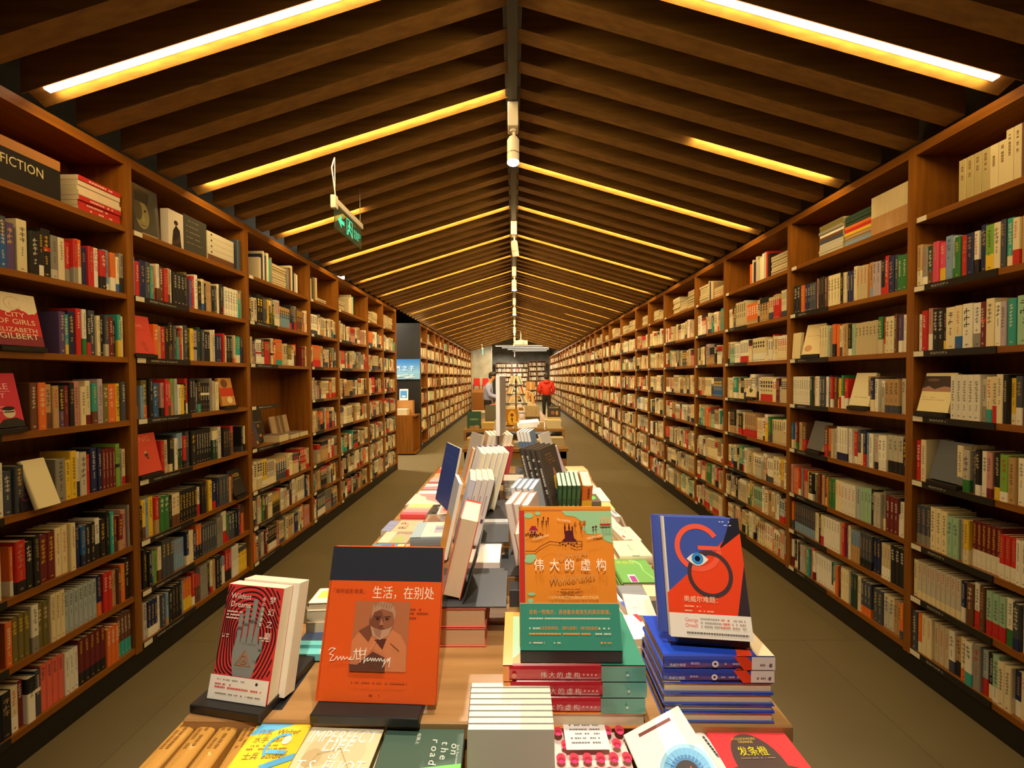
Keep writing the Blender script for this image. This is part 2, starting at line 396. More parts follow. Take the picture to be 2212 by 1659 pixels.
mb = MB(); mb.box((-0.028, 21.0, 3.3), (0.028, 25.0, 3.36), m='blackmetal'); mb.tube((0, 21.5, 3.36), (0, 21.5, 4.5), 0.012, 8, m='blackmetal'); mb.tube((0, 24.5, 3.36), (0, 24.5, 4.5), 0.012, 8, m='blackmetal'); tag(mb.build('lighting_track'), 'short black lighting track hung in the far room beyond the slatted roof', 'light track')
spot(23.6, (-0.6, 26.0, 1.9), 260, 'spotlight in the far room aimed at the back wall bookcases', zt=3.3, ang=60)
spot(17.95, (-1.6, 19.4, 2.0), 160, 'last track spotlight turned toward the concrete pillar')  # extra spot, added only to brighten the dark pillar
# projector
root = empty('projector', (0.25, 15.2, 3.0)); tag(root, 'cream white projector hanging from the roof ridge near the far end', 'projector')
mb = MB(); mb.box((-0.26, -0.2, -0.09), (0.26, 0.2, 0.09), m='whitemetal', bev=0.02); mb.build('body', root)
mb = MB(); mb.tube((0.1, -0.2, 0), (0.1, -0.24, 0), 0.05, 16, m='steel'); mb.build('lens', root)
mb = MB(); mb.tube((0, 0, 0.09), (0, 0, 0.5), 0.02, 10, m='whitemetal'); mb.box((-0.1, -0.1, 0.09), (0.1, 0.1, 0.12), m='whitemetal'); mb.build('mount', root)
# services above the slats
for i, (x, y0, y1, r, z) in enumerate([(-1.5, -1, 19, 0.17, 4.1), (-0.75, -1, 19, 0.06, 4.0), (0.9, -1, 19, 0.14, 4.15), (1.75, -1, 19, 0.05, 4.0)]):
    mb = MB(); mb.tube((x, y0, z), (x, y1, z), r, 16, m='duct'); o = mb.build('service_pipe', smooth=False)
    tag(o, ['wide grey duct above the left roof slats', 'thin grey pipe above the left roof slats', 'wide grey duct above the right roof slats', 'thin grey pipe above the right roof slats'][i], 'pipe')
# ceiling lights of the side hall and far room
def ceiling_panel(x0, y0, x1, y1, z, label, e):
    mb = MB(); mb.box((x0-0.02, y0-0.02, z), (x1+0.02, y1+0.02, z+0.06), m='whitemetal'); root = tag(empty('ceiling_light', ((x0+x1)/2, (y0+y1)/2, z)), label, 'ceiling light', 'light panels of the far room')
    o = mb.build('frame', None, loc=root.location); o.parent = root; o.location = (0, 0, 0)
    mb = MB(); mb.box((x0, y0, z-0.01), (x1, y1, z), m='tube'); o = mb.build('diffuser', None, loc=root.location); o.parent = root; o.location = (0, 0, 0)
    lamp_object('panel_light', 'AREA', ((0, 0, -0.03)), e, (1, 0.85, 0.62), None, shape='RECTANGLE', size=x1-x0, size_y=y1-y0).parent = root
    if x1 < 0: u = lamp_object('fill_uplight', 'AREA', ((0, 0, 0.09)), 8, (1, 0.85, 0.66), None, shape='RECTANGLE', size=x1-x0, size_y=y1-y0); u.parent = root; u.rotation_euler = (PI, 0, 0)  # side passage only: upward fill lamp added to lighten the ceiling above the panels
for j, y in enumerate((20.2, 21.4, 22.6, 24.0)):
    ceiling_panel(-1.0+0.3*j, y, 2.0, y+0.16, 3.3, 'long pale light bar on the far room ceiling, %s from the slatted roof' % ordn(j), 70)
for j, (x, y) in enumerate(((-3.6, 7.4), (-4.6, 7.9))):
    ceiling_panel(x-0.5, y-0.1, x+0.5, y+0.1, 3.6, 'light panel over the side passage, %s from the aisle' % ordn(j), 150)

# ------------------------------------------------------------------ bookcases
SH = [0.155, 0.45, 0.74, 1.09, 1.44, 1.79, 2.14, 2.51]          # tops of the shelf boards
TOPZ = 2.90; DEP = 0.32; BT = 0.03
def make_bookcase(width, txt=None):
    """front face at local x = 0, body to -x, bays along +y, 0..width"""
    root = empty('bookcase'); W_ = width
    for y in (0, W_-0.02): mb = MB(); mb.box((-DEP, y, 0.115), (0, y+0.02, TOPZ), m='shelfwood_z'); mb.build('side_panel', root)
    mb = MB(); mb.box((-DEP, 0.02, 0.125), (-DEP+0.012, W_-0.02, TOPZ-0.05), m='shelfwood_z'); mb.build('back_panel', root)
    for z in SH: mb = MB(); mb.box((-DEP+0.012, 0.02, z-BT), (-0.002, W_-0.02, z), m='shelfwood_y'); mb.build('shelf', root)
    mb = MB(); mb.box((-DEP, 0.02, TOPZ-0.05), (-0.001, W_-0.02, TOPZ), m='shelfwood_y'); mb.build('top_board', root)
    mb = MB(); mb.box((-DEP, 0, 0.0), (-0.015, W_, 0.115), m='plinth'); mb.build('plinth', root)
    for i, z in enumerate(SH[:7]):
        ln = 0.36 if W_ > 0.8 else 0.24
        mb = MB(); mb.box((-0.002, 0.022, z-BT-0.002), (0.004, 0.022+ln, z+0.001), m='black')
        if txt: A = Art(mb, (0.004, 0.022, z-BT), (0, 1, 0), (0, 0, 1), (1, 0, 0), 'print', 0.0003); A.text(txt+' '+'GFEDCBA'[i], 0.085, 0.0095, 0.0135, S(206, 200, 186))
        o = mb.build('shelf_label', root)
        mb = MB(); mb.box((0.004, 0.024, z-BT+0.001), (0.0055, 0.074, z-0.002), S(226, 218, 200)); mb.build('price_tag', o)
    mb = MB(); mb.box((-0.002, 0.03, SH[7]-BT+0.001), (0.0015, 0.075, SH[7]-0.003), S(226, 218, 200)); mb.build('price_tag', root)
    return root
_bc = {}
def place_bookcase(side, y0, y1, label, txt=None):
    wd = (round(y1-y0, 3), txt)
    if wd in _bc: r = copy_tree(_bc[wd])
    else: r = _bc[wd] = make_bookcase(*wd)
    if side < 0: r.location = (XL, y0, 0); r.rotation_euler = (0, 0, 0)
    elif side > 0: r.location = (XR, y1, 0); r.rotation_euler = (0, 0, PI)
    tag(r, label, 'bookcase', {-1: 'brown bookcases along the left side', 1: 'brown bookcases along the right wall'}[side])
    return r
LP = [1.20, 2.14, 3.08, 4.02, 4.67, 5.61, 6.27, 6.93]
LF = [8.76, 9.42, 10.36, 11.01, 11.66, 12.60, 13.54, 14.48, 15.42, 16.36, 17.30, 18.0, 18.95]
RP = [1.20, 2.14, 3.08, 4.02, 4.67, 5.64, 6.30, 6.96, 7.94, 8.93, 9.59, 10.55, 11.21, 11.87, 12.83, 13.79, 14.75, 15.71, 16.67, 17.63, 18.59, 19.55, 20.51, 21.47, 22.43, 23.39, 24.1]
RP = [round(v, 2) for v in RP]
for i, (a, b) in enumerate(zip(LP, LP[1:])):
    lb = ['brown wooden bookcase on the left with the black FICTION sign, nearest the camera',
          'brown wooden bookcase on the left with the large dark portrait print on top',
          'brown wooden bookcase on the left with an open display niche of lying books'][i] if i < 3 else \
          'brown wooden bookcase on the left, %s before the side passage' % ['', 'last', 'second', 'third', 'fourth'][7-i]
    bcs = place_bookcase(-1, a, b, lb, ['大众文学 Popular Lit', '惊悚悬疑 Thriller & Suspense', '惊悚悬疑 Thriller & Suspense'][i] if i < 3 else None)
    if i == 2: bpy.data.objects.remove([c for c in bcs.children if c.name.startswith('shelf') and not c.name.startswith('shelf_label')][4])
for i, (a, b) in enumerate(zip(LF, LF[1:])):
    place_bookcase(-1, a, b, 'brown bookcase on the left beyond the side passage, %s from the black end panel' % ordn(i))
for i, (a, b) in enumerate(zip(RP, RP[1:])):
    place_bookcase(1, a, b, 'brown wooden bookcase on the right wall, %s from the camera' % ordn(i) if i else 'brown wooden bookcase on the right wall nearest the camera, cut by the frame', '现当代文学' if i < 3 else None)
# end panel facing the passage, screen, cabinet
mb = MB(); mb.box((XL-0.33, 6.93, 0.0), (XL+0.004, 6.955, TOPZ), m='shelfwood_z'); o = mb.build('end_panel')
tag(o, 'brown end panel closing the left row of bookcases at the side passage', 'end panel')
mb = MB(); mb.box((-2.95, 8.70, 0.0), (XL-0.0, 8.755, TOPZ), m='black'); o = mb.build('end_wall_panel')
tag(o, 'tall black panel at the end of the far bookcase row, carrying the blue poster', 'end panel')
root = empty('poster', (-2.8, 8.695, 1.75)); tag(root, 'blue sky and cloud poster with white characters on the black end panel', 'poster')
a_, b_ = ony(854, 776, 8.68), ony(907.5, 819, 8.68)
mb = MB(); x0, x1, z1, z0 = -2.95, b_.x, a_.z, b_.z; wd, hg = x1-x0, z1-z0
mb.box((x0, 8.68, z0), (x1, 8.70, z1), S(90, 150, 215), 'gloss')
A = Art(mb, (x0, 8.679, z0), (1, 0, 0), (0, 0, 1), (0, -1, 0), 'gloss', 0.0004)
for i in range(14):
    t = i/14; A.rect(0, hg*(0.32+0.68*t), wd, hg*(0.32+0.68*(t+1/14)+0.002 if i < 13 else 1), S(int(130-86*t), int(180-72*t), int(225-35*t)))
A.rect(0, 0, wd, hg*0.33, S(128, 172, 210))
for i in range(26):
    A.circ(R.uniform(0.07, wd-0.07), R.uniform(0.03, hg*0.22), R.uniform(0.03, 0.06), jit(S(176, 204, 226), 0.08), 14, R.uniform(0.008, 0.02))
A.text('气 之 子', 0.26, hg*0.45, 0.12, S(240, 244, 248))
mb.build('printed_face', None, loc=root.location).parent = root
for c in root.children: c.location = (0, 0, 0)
root = empty('display_cabinet', (-2.5, 8.45, 0)); tag(root, 'low brown wooden display cabinet below the blue poster', 'cabinet')
mb = MB(); mb.box((-0.46, -0.23, 0.03), (0.27, 0.2, 0.86), m='shelfwood_z'); mb.build('body', root)
mb = MB(); mb.box((0.27, -0.23, 0.03), (0.30, -0.2, 0.86), m='shelfwood_z'); mb.box((0.30, -0.22, 0.03), (0.36, 0.2, 0.06), m='shelfwood_y'); mb.box((0.27, 0.17, 0.06), (0.36, 0.2, 0.86), m='shelfwood_z'); mb.box((0.27, -0.2, 0.83), (0.36, 0.17, 0.86), m='shelfwood_y'); mb.build('open_side', root)
mb = MB(); mb.box((-0.45, -0.2, 0.0), (0.33, 0.18, 0.03), m='plinth'); mb.build('plinth', root)
# back room bookcases (face the camera)
def back_bookcase(x0, x1, y, h, label):
    root = empty('bookcase', (x0, y, 0)); tag(root, label, 'bookcase', 'bookcases on the back wall'); W_ = x1-x0; n = 8
    for x in (0, W_-0.03): mb = MB(); mb.box((x, 0, 0), (x+0.03, 0.3, h), m='shelfwood_z'); mb.build('side_panel', root)
    mb = MB(); mb.box((0.03, 0.28, 0), (W_-0.03, 0.3, h), m='shelfwood_z'); mb.build('back_panel', root)
    for k in range(n+1): z = 0.1+k*(h-0.13)/n; mb = MB(); mb.box((0.03, 0, z), (W_-0.03, 0.28, z+0.03), m='shelfwood_y'); mb.build('shelf', root)
BB = [(-1.3, -0.2), (-0.2, 0.9), (0.95, 1.5), (1.5, 2.1)]
for i, (a, b) in enumerate(BB): back_bookcase(a, b, 26.0, 2.75 if i > 1 else 2.65, 'brown bookcase on the back wall of the far room, %s from the pillar' % ordn(i))

# ------------------------------------------------------------------ books: one builder for laid, standing and leaning copies
PAGE, PAGE2 = S(226, 212, 178), S(206, 188, 150)
def set_axes(o, origin, x, y, z=None):
    x, y = Vector(x).normalized(), Vector(y).normalized(); z = x.cross(y)
    o.matrix_world = Matrix(((x.x, y.x, z.x, origin[0]), (x.y, y.y, z.y, origin[1]), (x.z, y.z, z.z, origin[2]), (0, 0, 0, 1)))
def book(w, h, t, col, label, hard=True, art=None, spine=None, spcol=None, back=None, page=None, gloss=False, group=None, ribbon=None, name='book', backart=None):
    """local frame: spine along x = 0, fore-edge at x = w, head at y = h, front board at z = t"""
    m = 'gloss' if gloss else 'print'; root = empty(name); tag(root, label, 'book', group)
    bt = 0.0028 if hard else 0.0006; ins = 0.0035 if hard else 0.0003; bt = min(bt, t*0.25); spcol = spcol or col; back = back or col
    mb = MB(); sp = 0.004 if hard else 0.0015; bulge = (0.05*t if hard and t > 0.018 else 0.0)
    mb.box((sp, 0, t-bt), (w, h, t), col, m, bev=min(0.0008, bt*0.4)); mb.box((sp, 0, 0), (w, h, bt), back, m, bev=min(0.0008, bt*0.4))
    n = 6; prof = []
    for i in range(n+1): a = PI*i/n; prof.append((sp-(bulge+sp)*math.sin(a) if bulge else (0.0 if 0 < i < n else sp), t*(1-math.cos(a))/2))
    vs = [(x, y, z) for y in (0, h) for (x, z) in prof]; k = n+1
    mb.mesh(vs, [(i, i+1, k+i+1, k+i) for i in range(n)], spcol, m)
    mb.mesh([(sp+0.001, 0.001, bt), (sp+0.001, 0.001, t-bt), (sp+0.001, h-0.001, t-bt), (sp+0.001, h-0.001, bt)], [(0, 1, 2, 3)], spcol, m)
    if art: art(Art(mb, (0, 0, t), (1, 0, 0), (0, 1, 0), (0, 0, 1), m), w, h)
    if backart: backart(Art(mb, (w, 0, 0), (-1, 0, 0), (0, 1, 0), (0, 0, -1), m), w, h)
    if spine: spine(Art(mb, (-bulge if bulge else 0.0, h, 0.0), (0, -1, 0), (0, 0, 1), (-1, 0, 0), m, 0.0003), h, t)
    o = mb.build('cover', root)
    mb = MB(); mb.box((sp*0.8, ins, bt), (w-ins, h-ins, t-bt), page or PAGE, 'print')
    L = max(3, int((t-2*bt)/0.0022))
    for i in range(1, L):                                        # leaf lines on the three cut edges
        z = bt+(t-2*bt)*i/L; c = jit(PAGE2, 0.12); e = 0.00025; x1, y0, y1 = w-ins, ins, h-ins
        mb.poly([(x1+0.0001, y0, z-e), (x1+0.0001, y1, z-e), (x1+0.0001, y1, z+e), (x1+0.0001, y0, z+e)], c)
        mb.poly([(sp, y0-0.0001, z-e), (x1, y0-0.0001, z-e), (x1, y0-0.0001, z+e), (sp, y0-0.0001, z+e)], c)
        mb.poly([(x1, y1+0.0001, z-e), (sp, y1+0.0001, z-e), (sp, y1+0.0001, z+e), (x1, y1+0.0001, z+e)], c)
    mb.build('pages', root)
    if group: root['group'] = group
    return root
def laid(quad, z, t, col, label, sp='near', **k):
    """a book lying flat: the four corners of its top in the photo, far-left, far-right, near-right, near-left, on the plane z"""
    fl, fr, nr, nl = [onz(p[0], p[1], z) for p in quad]
    ex = ((nr-nl)+(fr-fl))/2; c = (fl+fr+nr+nl)/4; Lx = ex.length; ex.normalize(); ey = Vector((-ex.y, ex.x, 0))
    Ly = ((fl-nl).dot(ey)+(fr-nr).dot(ey))/2
    if 'wd' in k: Lx = k.pop('wd')
    if 'dp' in k: Ly = k.pop('dp'); c = (fl+fr)/2-ey*Ly/2+ex*0.0
    o = dict(near=(c-ey*Ly/2+ex*Lx/2, ey, -ex, Ly, Lx), left=(c-ex*Lx/2-ey*Ly/2, ex, ey, Lx, Ly), right=(c+ex*Lx/2+ey*Ly/2, -ex, -ey, Lx, Ly), far=(c+ey*Ly/2-ex*Lx/2, -ey, ex, Ly, Lx))[sp]
    b = book(o[3], o[4], t, col, label, **k); set_axes(b, o[0]-Vector((0, 0, t)), o[1], o[2]); return b
def pile(quad, ztop, n, t, cols, labels, sp='near', jitter=0.004, **k):
    """copies lying one on another, topmost first"""
    out = []
    for i in range(n):
        b = laid(quad, ztop, t, cols[i % len(cols)], labels[i], sp=sp, **k); b.location.z -= i*(t+0.0006)
        if i: b.location.x += R.uniform(-jitter, jitter); b.location.y += R.uniform(-jitter, jitter)
        out.append(b); k.pop('art', None) if i == 0 else None
    return out
def standing(bl, br, zb, H, lean, t, col, label, W=None, **k):
    A_, B_ = onz(bl[0], bl[1], zb), onz(br[0], br[1], zb); x = (B_-A_); W = W or x.length; x.normalize()
    bk = Vector((-x.y, x.x, 0)); y = bk*math.sin(lean)+Vector((0, 0, math.cos(lean))); z = x.cross(y)
    b = book(W, H, t, col, label, **k); set_axes(b, A_-z*t, x, y); return b, A_, B_, x, y, z

def stand(o, x, z, w, hgt, label, depth=0.12, lean=0.3, back=0.14):
    """black display stand: block at the front, back rest leaning away"""
    root = empty('book_stand'); tag(root, label, 'book stand', None)
    mb = MB(); mb.box((0, 0, 0), (w, depth, hgt), m='black', bev=0.0015); mb.build('base_block', root)
    mb = MB(); s, c = math.sin(lean), math.cos(lean); y0 = depth-0.012
    pts = [(x_, y0+v*s+(0.004 if q else 0)*c, hgt-0.002+v*c) for x_ in (w*0.25, w*0.75) for v in (0, back) for q in (0, 1)]
    mb.mesh(pts, [(0, 1, 3, 2), (4, 6, 7, 5), (0, 2, 6, 4), (1, 5, 7, 3), (2, 3, 7, 6), (0, 4, 5, 1)], m='black'); mb.build('back_rest', root)
    y = Vector((-x[1], x[0], 0)); set_axes(root, o, x, y); return root

# ------------------------------------------------------------------ shelf books
def style(base, rr, wall):
    """(bands bottom to top [(z0, z1, colour)], title marks) in fractions of the height"""
    c = jit(K[base]); bands = [(0, 1, c)]; dark = base in DARK
    ink = jit(K[rr.choice(['cr', 'wh', 'ye', 'ta'])]) if dark else jit(K[rr.choice(['bk', 'bk', 'sl', 'br', 'rd', 'nv'])])
    q = rr.random()
    if q < 0.22: a = rr.uniform(0.15, 0.4); bands = [(0, a, jit(K[rr.choice(['sl', 'rd', 'bk', 'ta', 'wh', 'tl', 'og', 'nv', 'cr'])])), (a, 1, c)]
    elif q < 0.32: a = rr.uniform(0.5, 0.75); bands = [(0, a, c), (a, 1, jit(K[rr.choice(['sl', 'rd', 'bk', 'lb', 'wh', 'mr', 'cr'])]))]
    elif q < 0.42: a = rr.uniform(0.35, 0.6); bands = [(0, a, c), (a, a+0.08, jit(K[rr.choice(['ye', 'wh', 'rd', 'bk'])])), (a+0.08, 1, c)]
    marks = []
    z1 = rr.uniform(0.86, 0.95); z0 = z1-rr.uniform(0.25, 0.5); marks.append((z0, z1, rr.uniform(0.35, 0.62), ink))
    if rr.random() < 0.7: z = z0-rr.uniform(0.04, 0.1); marks.append((z-rr.uniform(0.08, 0.2), z, rr.uniform(0.2, 0.32), ink))
    if rr.random() < 0.6: marks.append((0.05, 0.05+rr.uniform(0.03, 0.06), 0.4, ink))
    return dict(base=base, bands=bands, marks=marks, side=c, txt=None)
def spine_book(mb_c, mb_p, T, t, h, d, st, lod):
    """T: local (spine plane x = 0 facing +x, thickness +y, height +z). lod 2 near, 1 middle, 0 far"""
    tr = lambda pts: [T @ Vector(p) for p in pts]
    e = min(0.003, t*0.2) if lod == 2 else 0
    for z0, z1, c in st['bands']:
        a, b = z0*h, z1*h
        if lod == 2:
            mb_c.poly(tr([(0, e, a), (0, t-e, a), (0, t-e, b), (0, e, b)]), c)
            mb_c.poly(tr([(-e, 0, a), (0, e, a), (0, e, b), (-e, 0, b)]), c); mb_c.poly(tr([(0, t-e, a), (-e, t, a), (-e, t, b), (0, t-e, b)]), c)
        else: mb_c.poly(tr([(0, 0, a), (0, t, a), (0, t, b), (0, 0, b)]), c)
        if lod: mb_c.poly(tr([(-d, 0, a), (-e, 0, a), (-e, 0, b), (-d, 0, b)]), c); mb_c.poly(tr([(-e, t, a), (-d, t, a), (-d, t, b), (-e, t, b)]), c)
    if not lod:
        c = st['side']; mb_c.poly(tr([(-d, 0, 0), (0, 0, 0), (0, 0, h), (-d, 0, h)]), c); mb_c.poly(tr([(0, t, 0), (-d, t, 0), (-d, t, h), (0, t, h)]), c)
    if lod == 2:
        for y0, y1 in ((0, 0.0016), (t-0.0016, t)):
            mb_c.poly(tr([(-e, y0, h), (-e, y1, h), (-d, y1, h), (-d, y0, h)]), st['side'])
            mb_c.poly(tr([(-d, y0, 0), (-d, y0, h), (-d, y1, h), (-d, y1, 0)]), st['side'])
        mb_c.poly(tr([(0, e, h), (0, t-e, h), (-e, t-0.0016, h), (-e, 0.0016, h)]), st['side'])
        mb_p.box((-d+0.003, 0.0016, 0.003), (-0.003, t-0.0016, h-0.0035), jit(PAGE, 0.06), 'print', T=T)
    else: mb_p.poly(tr([(-0.001, 0.0, h-0.002), (-0.001, t, h-0.002), (-d, t, h-0.002), (-d, 0.0, h-0.002)]), jit(PAGE2, 0.12))
    x = 0.0003
    if lod:
        for z0, z1, wf, ink in st['marks']:
            cell = t*wf; y0, y1 = t/2-cell/2, t/2+cell/2
            n = max(1, int((z1-z0)*h/(cell*1.15))); dz = (z1-z0)*h/n
            for i in range(n):
                zb = z0*h+i*dz
                if lod == 2:
                    g = dz*0.86; k = R.random()
                    mb_c.poly(tr([(x, y0, zb+g*0.42), (x, y1, zb+g*0.42), (x, y1, zb+g*0.56), (x, y0, zb+g*0.56)]), ink)
                    mb_c.poly(tr([(x, y0+cell*(0.3+0.3*k), zb), (x, y0+cell*(0.44+0.3*k), zb), (x, y0+cell*(0.44+0.3*k), zb+g), (x, y0+cell*(0.3+0.3*k), zb+g)]), ink)
                    if k > 0.4: mb_c.poly(tr([(x, y0+cell*0.1, zb+g*0.8), (x, y1, zb+g*0.8), (x, y1, zb+g*0.92), (x, y0+cell*0.1, zb+g*0.92)]), ink)
                    else: mb_c.poly(tr([(x, y0, zb), (x, y0+cell*0.16, zb), (x, y0+cell*0.16, zb+g*0.4), (x, y0, zb+g*0.4)]), ink)
                else: mb_c.poly(tr([(x, y0, zb), (x, y1, zb), (x, y1, zb+dz*0.7), (x, y0, zb+dz*0.7)]), ink)
    if st.get('txt') and lod == 2:
        s, colr, z0, z1 = st['txt']; A = Art(mb_c, T @ Vector((0, t*0.5, z1*h)), T.to_3x3() @ Vector((0, 0, -1)), T.to_3x3() @ Vector((0, 1, 0)), T.to_3x3() @ Vector((1, 0, 0)), step=0.0004)
        vs, fs, a0, a1, b0, b1 = text_mesh(s); ww = (z1-z0)*h; k = ww/(a1-a0); hh = (b1-b0)*k; sy = min(1.0, t*0.7/hh) if hh > t*0.7 else min(1.8, t*0.62/hh)
        A.text(s, 0, -hh*sy/2, 1, colr, w=ww, sy=sy)
def wallT(side, y, z, back=0.02, lean=0.0):
    """transform for a spine-out book whose low-y corner is at y (left) / high-y corner at y (right)"""
    if side < 0: T = Matrix.Translation((XL-back, y, z))
    elif side > 0: T = Matrix.Translation((XR+back, y, z)) @ Matrix.Rotation(PI, 4, 'Z')
    if lean: T = T @ Matrix.Rotation(lean, 4, 'X')
    return T
def spec(s):
    """'cr22x3 bk30:teal' -> list of (colour, thickness m, copies, second band colour)"""
    out = []
    for w_ in s.split():
        n = 1
        if '*' in w_: w_, n = w_.split('*'); n = int(n)
        w_, _, b2 = w_.partition(':'); out.append((w_[:2], int(w_[2:])/1000, n, b2 or None))
    return out
records = []      # spine-out books: side, y, z, t, h, d, style, bay, row, idx
def add_rec(side, y, row, t, h, st, bay, far=False, lean=0.0, back=None):
    records.append(dict(side=side, y=y, z=SH[row], t=t, h=h, d=R.uniform(0.13, 0.155), st=st, bay=bay, row=row, far=far, lean=lean, back=R.uniform(0.006, 0.03) if back is None else back))
def run(side, bay, row, y, items, direction, limit, hmul=1.0):
    """items laid from y toward direction (+1/-1 in world y) up to limit"""
    for (c, t, n, b2) in items:
        st = style(c, R, side)
        if b2:
            a = R.uniform(0.2, 0.35); st['bands'] = [(0, a, jit(K[b2])), (a, 1, st['side'])] if R.random() < 0.6 else [(0, 1-a, st['side']), (1-a, 1, jit(K[b2]))]
        else:
            if R.random() < 0.5: st['bands'] = [(0, 1, st['side'])]
        hmax = (SH[row+1] if row < 7 else TOPZ-0.05)-SH[row]-BT-0.02
        h = min(hmax, R.choice([0.19, 0.198, 0.205, 0.212, 0.22, 0.235, 0.2])*hmul); bk = R.uniform(0.006, 0.028)
        for _ in range(n):
            if (direction > 0 and y+t > limit) or (direction < 0 and y-t < limit): return y
            yy = y if direction > 0 else y-t
            add_rec(side, yy, row, t, h+(R.uniform(-0.002, 0.002)), st, bay, back=bk)
            y += direction*(t+0.0006)
    return y
PALR = ['cr']*9+['wh']*7+['bg']*6+['lt']*4+['ta']*3+['gy', 'sl', 'mt', 'pb', 'li', 'ro', 'gr', 'rd', 'bk', 'nv', 'og', 'ye', 'tl', 'bk', 'mr', 'cr', 'bl']+['cr', 'bg', 'lt', 'ta']*3
PALL = ['bk']*7+['sl']*4+['nv']*3+['cr']*5+['wh']*4+['mr']*3+['br']*3+['rd']*3+['og']*2+['ye']*2+['tl']*2+['gy']*3+['bg']*3+['lb', 'bl', 'pu', 'dg', 'gr', 'ro', 'ta', 'ta', 'ol']
PALM = ['cr']*6+['bg']*6+['wh']*3+['lt']*4+['ta']*3+['gy']*3+['sl']*3+['bk']*3+['br', 'mr', 'rd', 'og', 'nv', 'ol', 'tl', 'ro']
PALF = ['cr']*8+['bg']*8+['lt']*4+['ta']*5+['wh']*3+['gy', 'br', 'ol', 'sl', 'bk', 'rd', 'mt', 'ro']
def fill(side, bay, row, ya, yb, pal, gap=0.02, coarse=False):
    y = ya+0.004
    while y < yb-0.012:
        n = R.choice([1, 1, 1, 1, 2, 2, 3, 5]) if not coarse else R.choice([1, 2, 3, 4, 6]); c = R.choice(pal)
        t = R.uniform(0.013, 0.034) if not coarse else R.uniform(0.018, 0.04)
        y2 = run(side, bay, row, y, [(c, t, n, R.choice([None, None, None, 'sl', 'cr', 'rd', 'wh', 'bk', 'ta']))], 1, yb-0.004)
        if y2 == y: break
        y = y2
        if R.random() < gap: y += R.uniform(0.01, 0.12)
H_ = 0.0
L0 = {6: 'cr35 bk30 bk22:wh bk35 gy28:lt cr26 rd22:gy rd20:gy og26:cr nv24:nv rd26 wh22 rd28:bk lb26 og26:wh cr16:bl gy20:bk',
      5: 'pu26 tl22:ye nv28 rd22 wh18:gr bk18:rd sl28 cr16 bk18 sl18:lt mr24 bk20 tl18:ye cr22',
      4: 'ro30 br26 og30 ta24:br ta24 bk20:pu mr20 bk22 ro26 cr24 cr24:mr tl24:br li24 ol30 og42 ye20 sl24',
      3: 'wh24 sl30 sl30 gy40 ye24 ye26 wh16:nv lt30 rd18 nv28 nv18 mr16*4 lg20 gy22 cr22:rd',
      2: 'og12 rd34:bk bk26 bk26 mr30*2 cr26*2 cr22 nv22 bl22:nv bk22*2 wh24:bk bk26 bk18 tl18 mr18 mr24 ro26 gy12',
      1: 'og22 ol20*3 wh26:gy ol22*2 cr18*3 pb20*7 nv22:og rd22*2 ta10*3 br14 og26 bk28',
      0: 'sl22 sa22*4 wh18*3 mr24:bk*5 og20*3 br18:tl*4'}
L1 = {6: 'lb16 rd26 nv34 sl28 tl20 og24:rd wh18:br br24 rd24 ta18:br wh18 bk26*3 bk20 ol18 pu22 rd18 wh24 bk30 cr26:bl bk20 ta14*4 bk24 sl20 cr20 bk22',
      5: 'og30 ta22 rd30 bk24 bk24:br sl22 tl20 rd18 cr20 sl26 bk22 ye26 li34 dg24 sl20 bk22*2 cr20 lt22 wh14 nv22*2 sl20 rd16 cr14 bk24*3',
      4: 'bk26:og lb22 ol34:og bk24 bl30 sl20 ro22:bk rd20 pk26:br lg20 pb20 wh20 ye26 bk22 rd20:wh bk20*2 sl22 bk24:tl bk20*4 gy22 lt16*2',
      3: 'rd24 bg30 bk20:cr bk22 wh22 dg20*2 rd24:bk sl26 bk36 bk20*7 dg22*2 lt30 pu22 bk22*3',
      2: 'bk24 ye26:br lb22 ye28 rd26:ta gr32*2 bk26 cr28:br*2 bk22*6 cr24:rd bk20*2 br20 ye26 wh18',
      1: 'sl24 bk26 bk20 lb20:bl lg22 cr24:br sl26*3 lb22*4 nv20:cr cr20*2 nv26 og22:bk*2 sl20*6 gy18*3',
      0: 'lg20:gy lt26 nv20:wh*3 wh20 sl24 lb18:ta bk26 bk22*3 lb26 og22:ye*3 rd20:wh br18*2 gy20*3 bk22 cr20:rd ta18*2 bk24*2'}
R0 = {6: 'ta26:cr gy24:wh dg24:br pk26 pk24:ye lb30 pb20:gr gr22 rd26 nv28 wh18:bk nv24 lg30:ye cr24 sl18 tl24:cr cr22:rd ta30 cr26*2 wh24:mt mt26:gr cr24 lt22 wh24*2 cr22',
      5: 'wh24 rd26 ro20:wh bk24*2 bk18:ye cr44 cr28:bl wh40 wh30:gy mr20 cr30 wh24 li20 tl28 mt50 og22:mr wh24 cr24*2',
      4: 'wh24*5 lt18:gy cr22:tl cr20:rd cr24 bk18 ye18:cr sl22 ta36:br br36:mr lt22 og24:ta ta26 cr26 wh22*3',
      3: 'rd24 cr26*2 lt30:gr sl24 bk20:wh wh22 ro22:mr bk24:ye lg30:wh ta24 wh24*2 cr26 gy24 wh22*3',
      2: 'sl24:gy*3 cr26*3 mt26*2 li22 ye24:cr mr18:wh*6 rd20:wh*3 wh18*4 nv24:wh wh20*3 pb24 wh24 cr22*4',
      1: 'cr22 lt22*9 nv18:wh br30 wh22:rd br20 mt24:rd*3 wh26:gr sl24:nv wh22*2 mr22:nv wh22*4',
      0: 'sl24 og18:cr cr24*2 bg24*3 wh26:sl ta24 cr26:og wh30:tl gy30 pb20:rd bk20:cr mt24:wh cr24*2 nv22:wh cr24 bk22*3 cr24*3'}
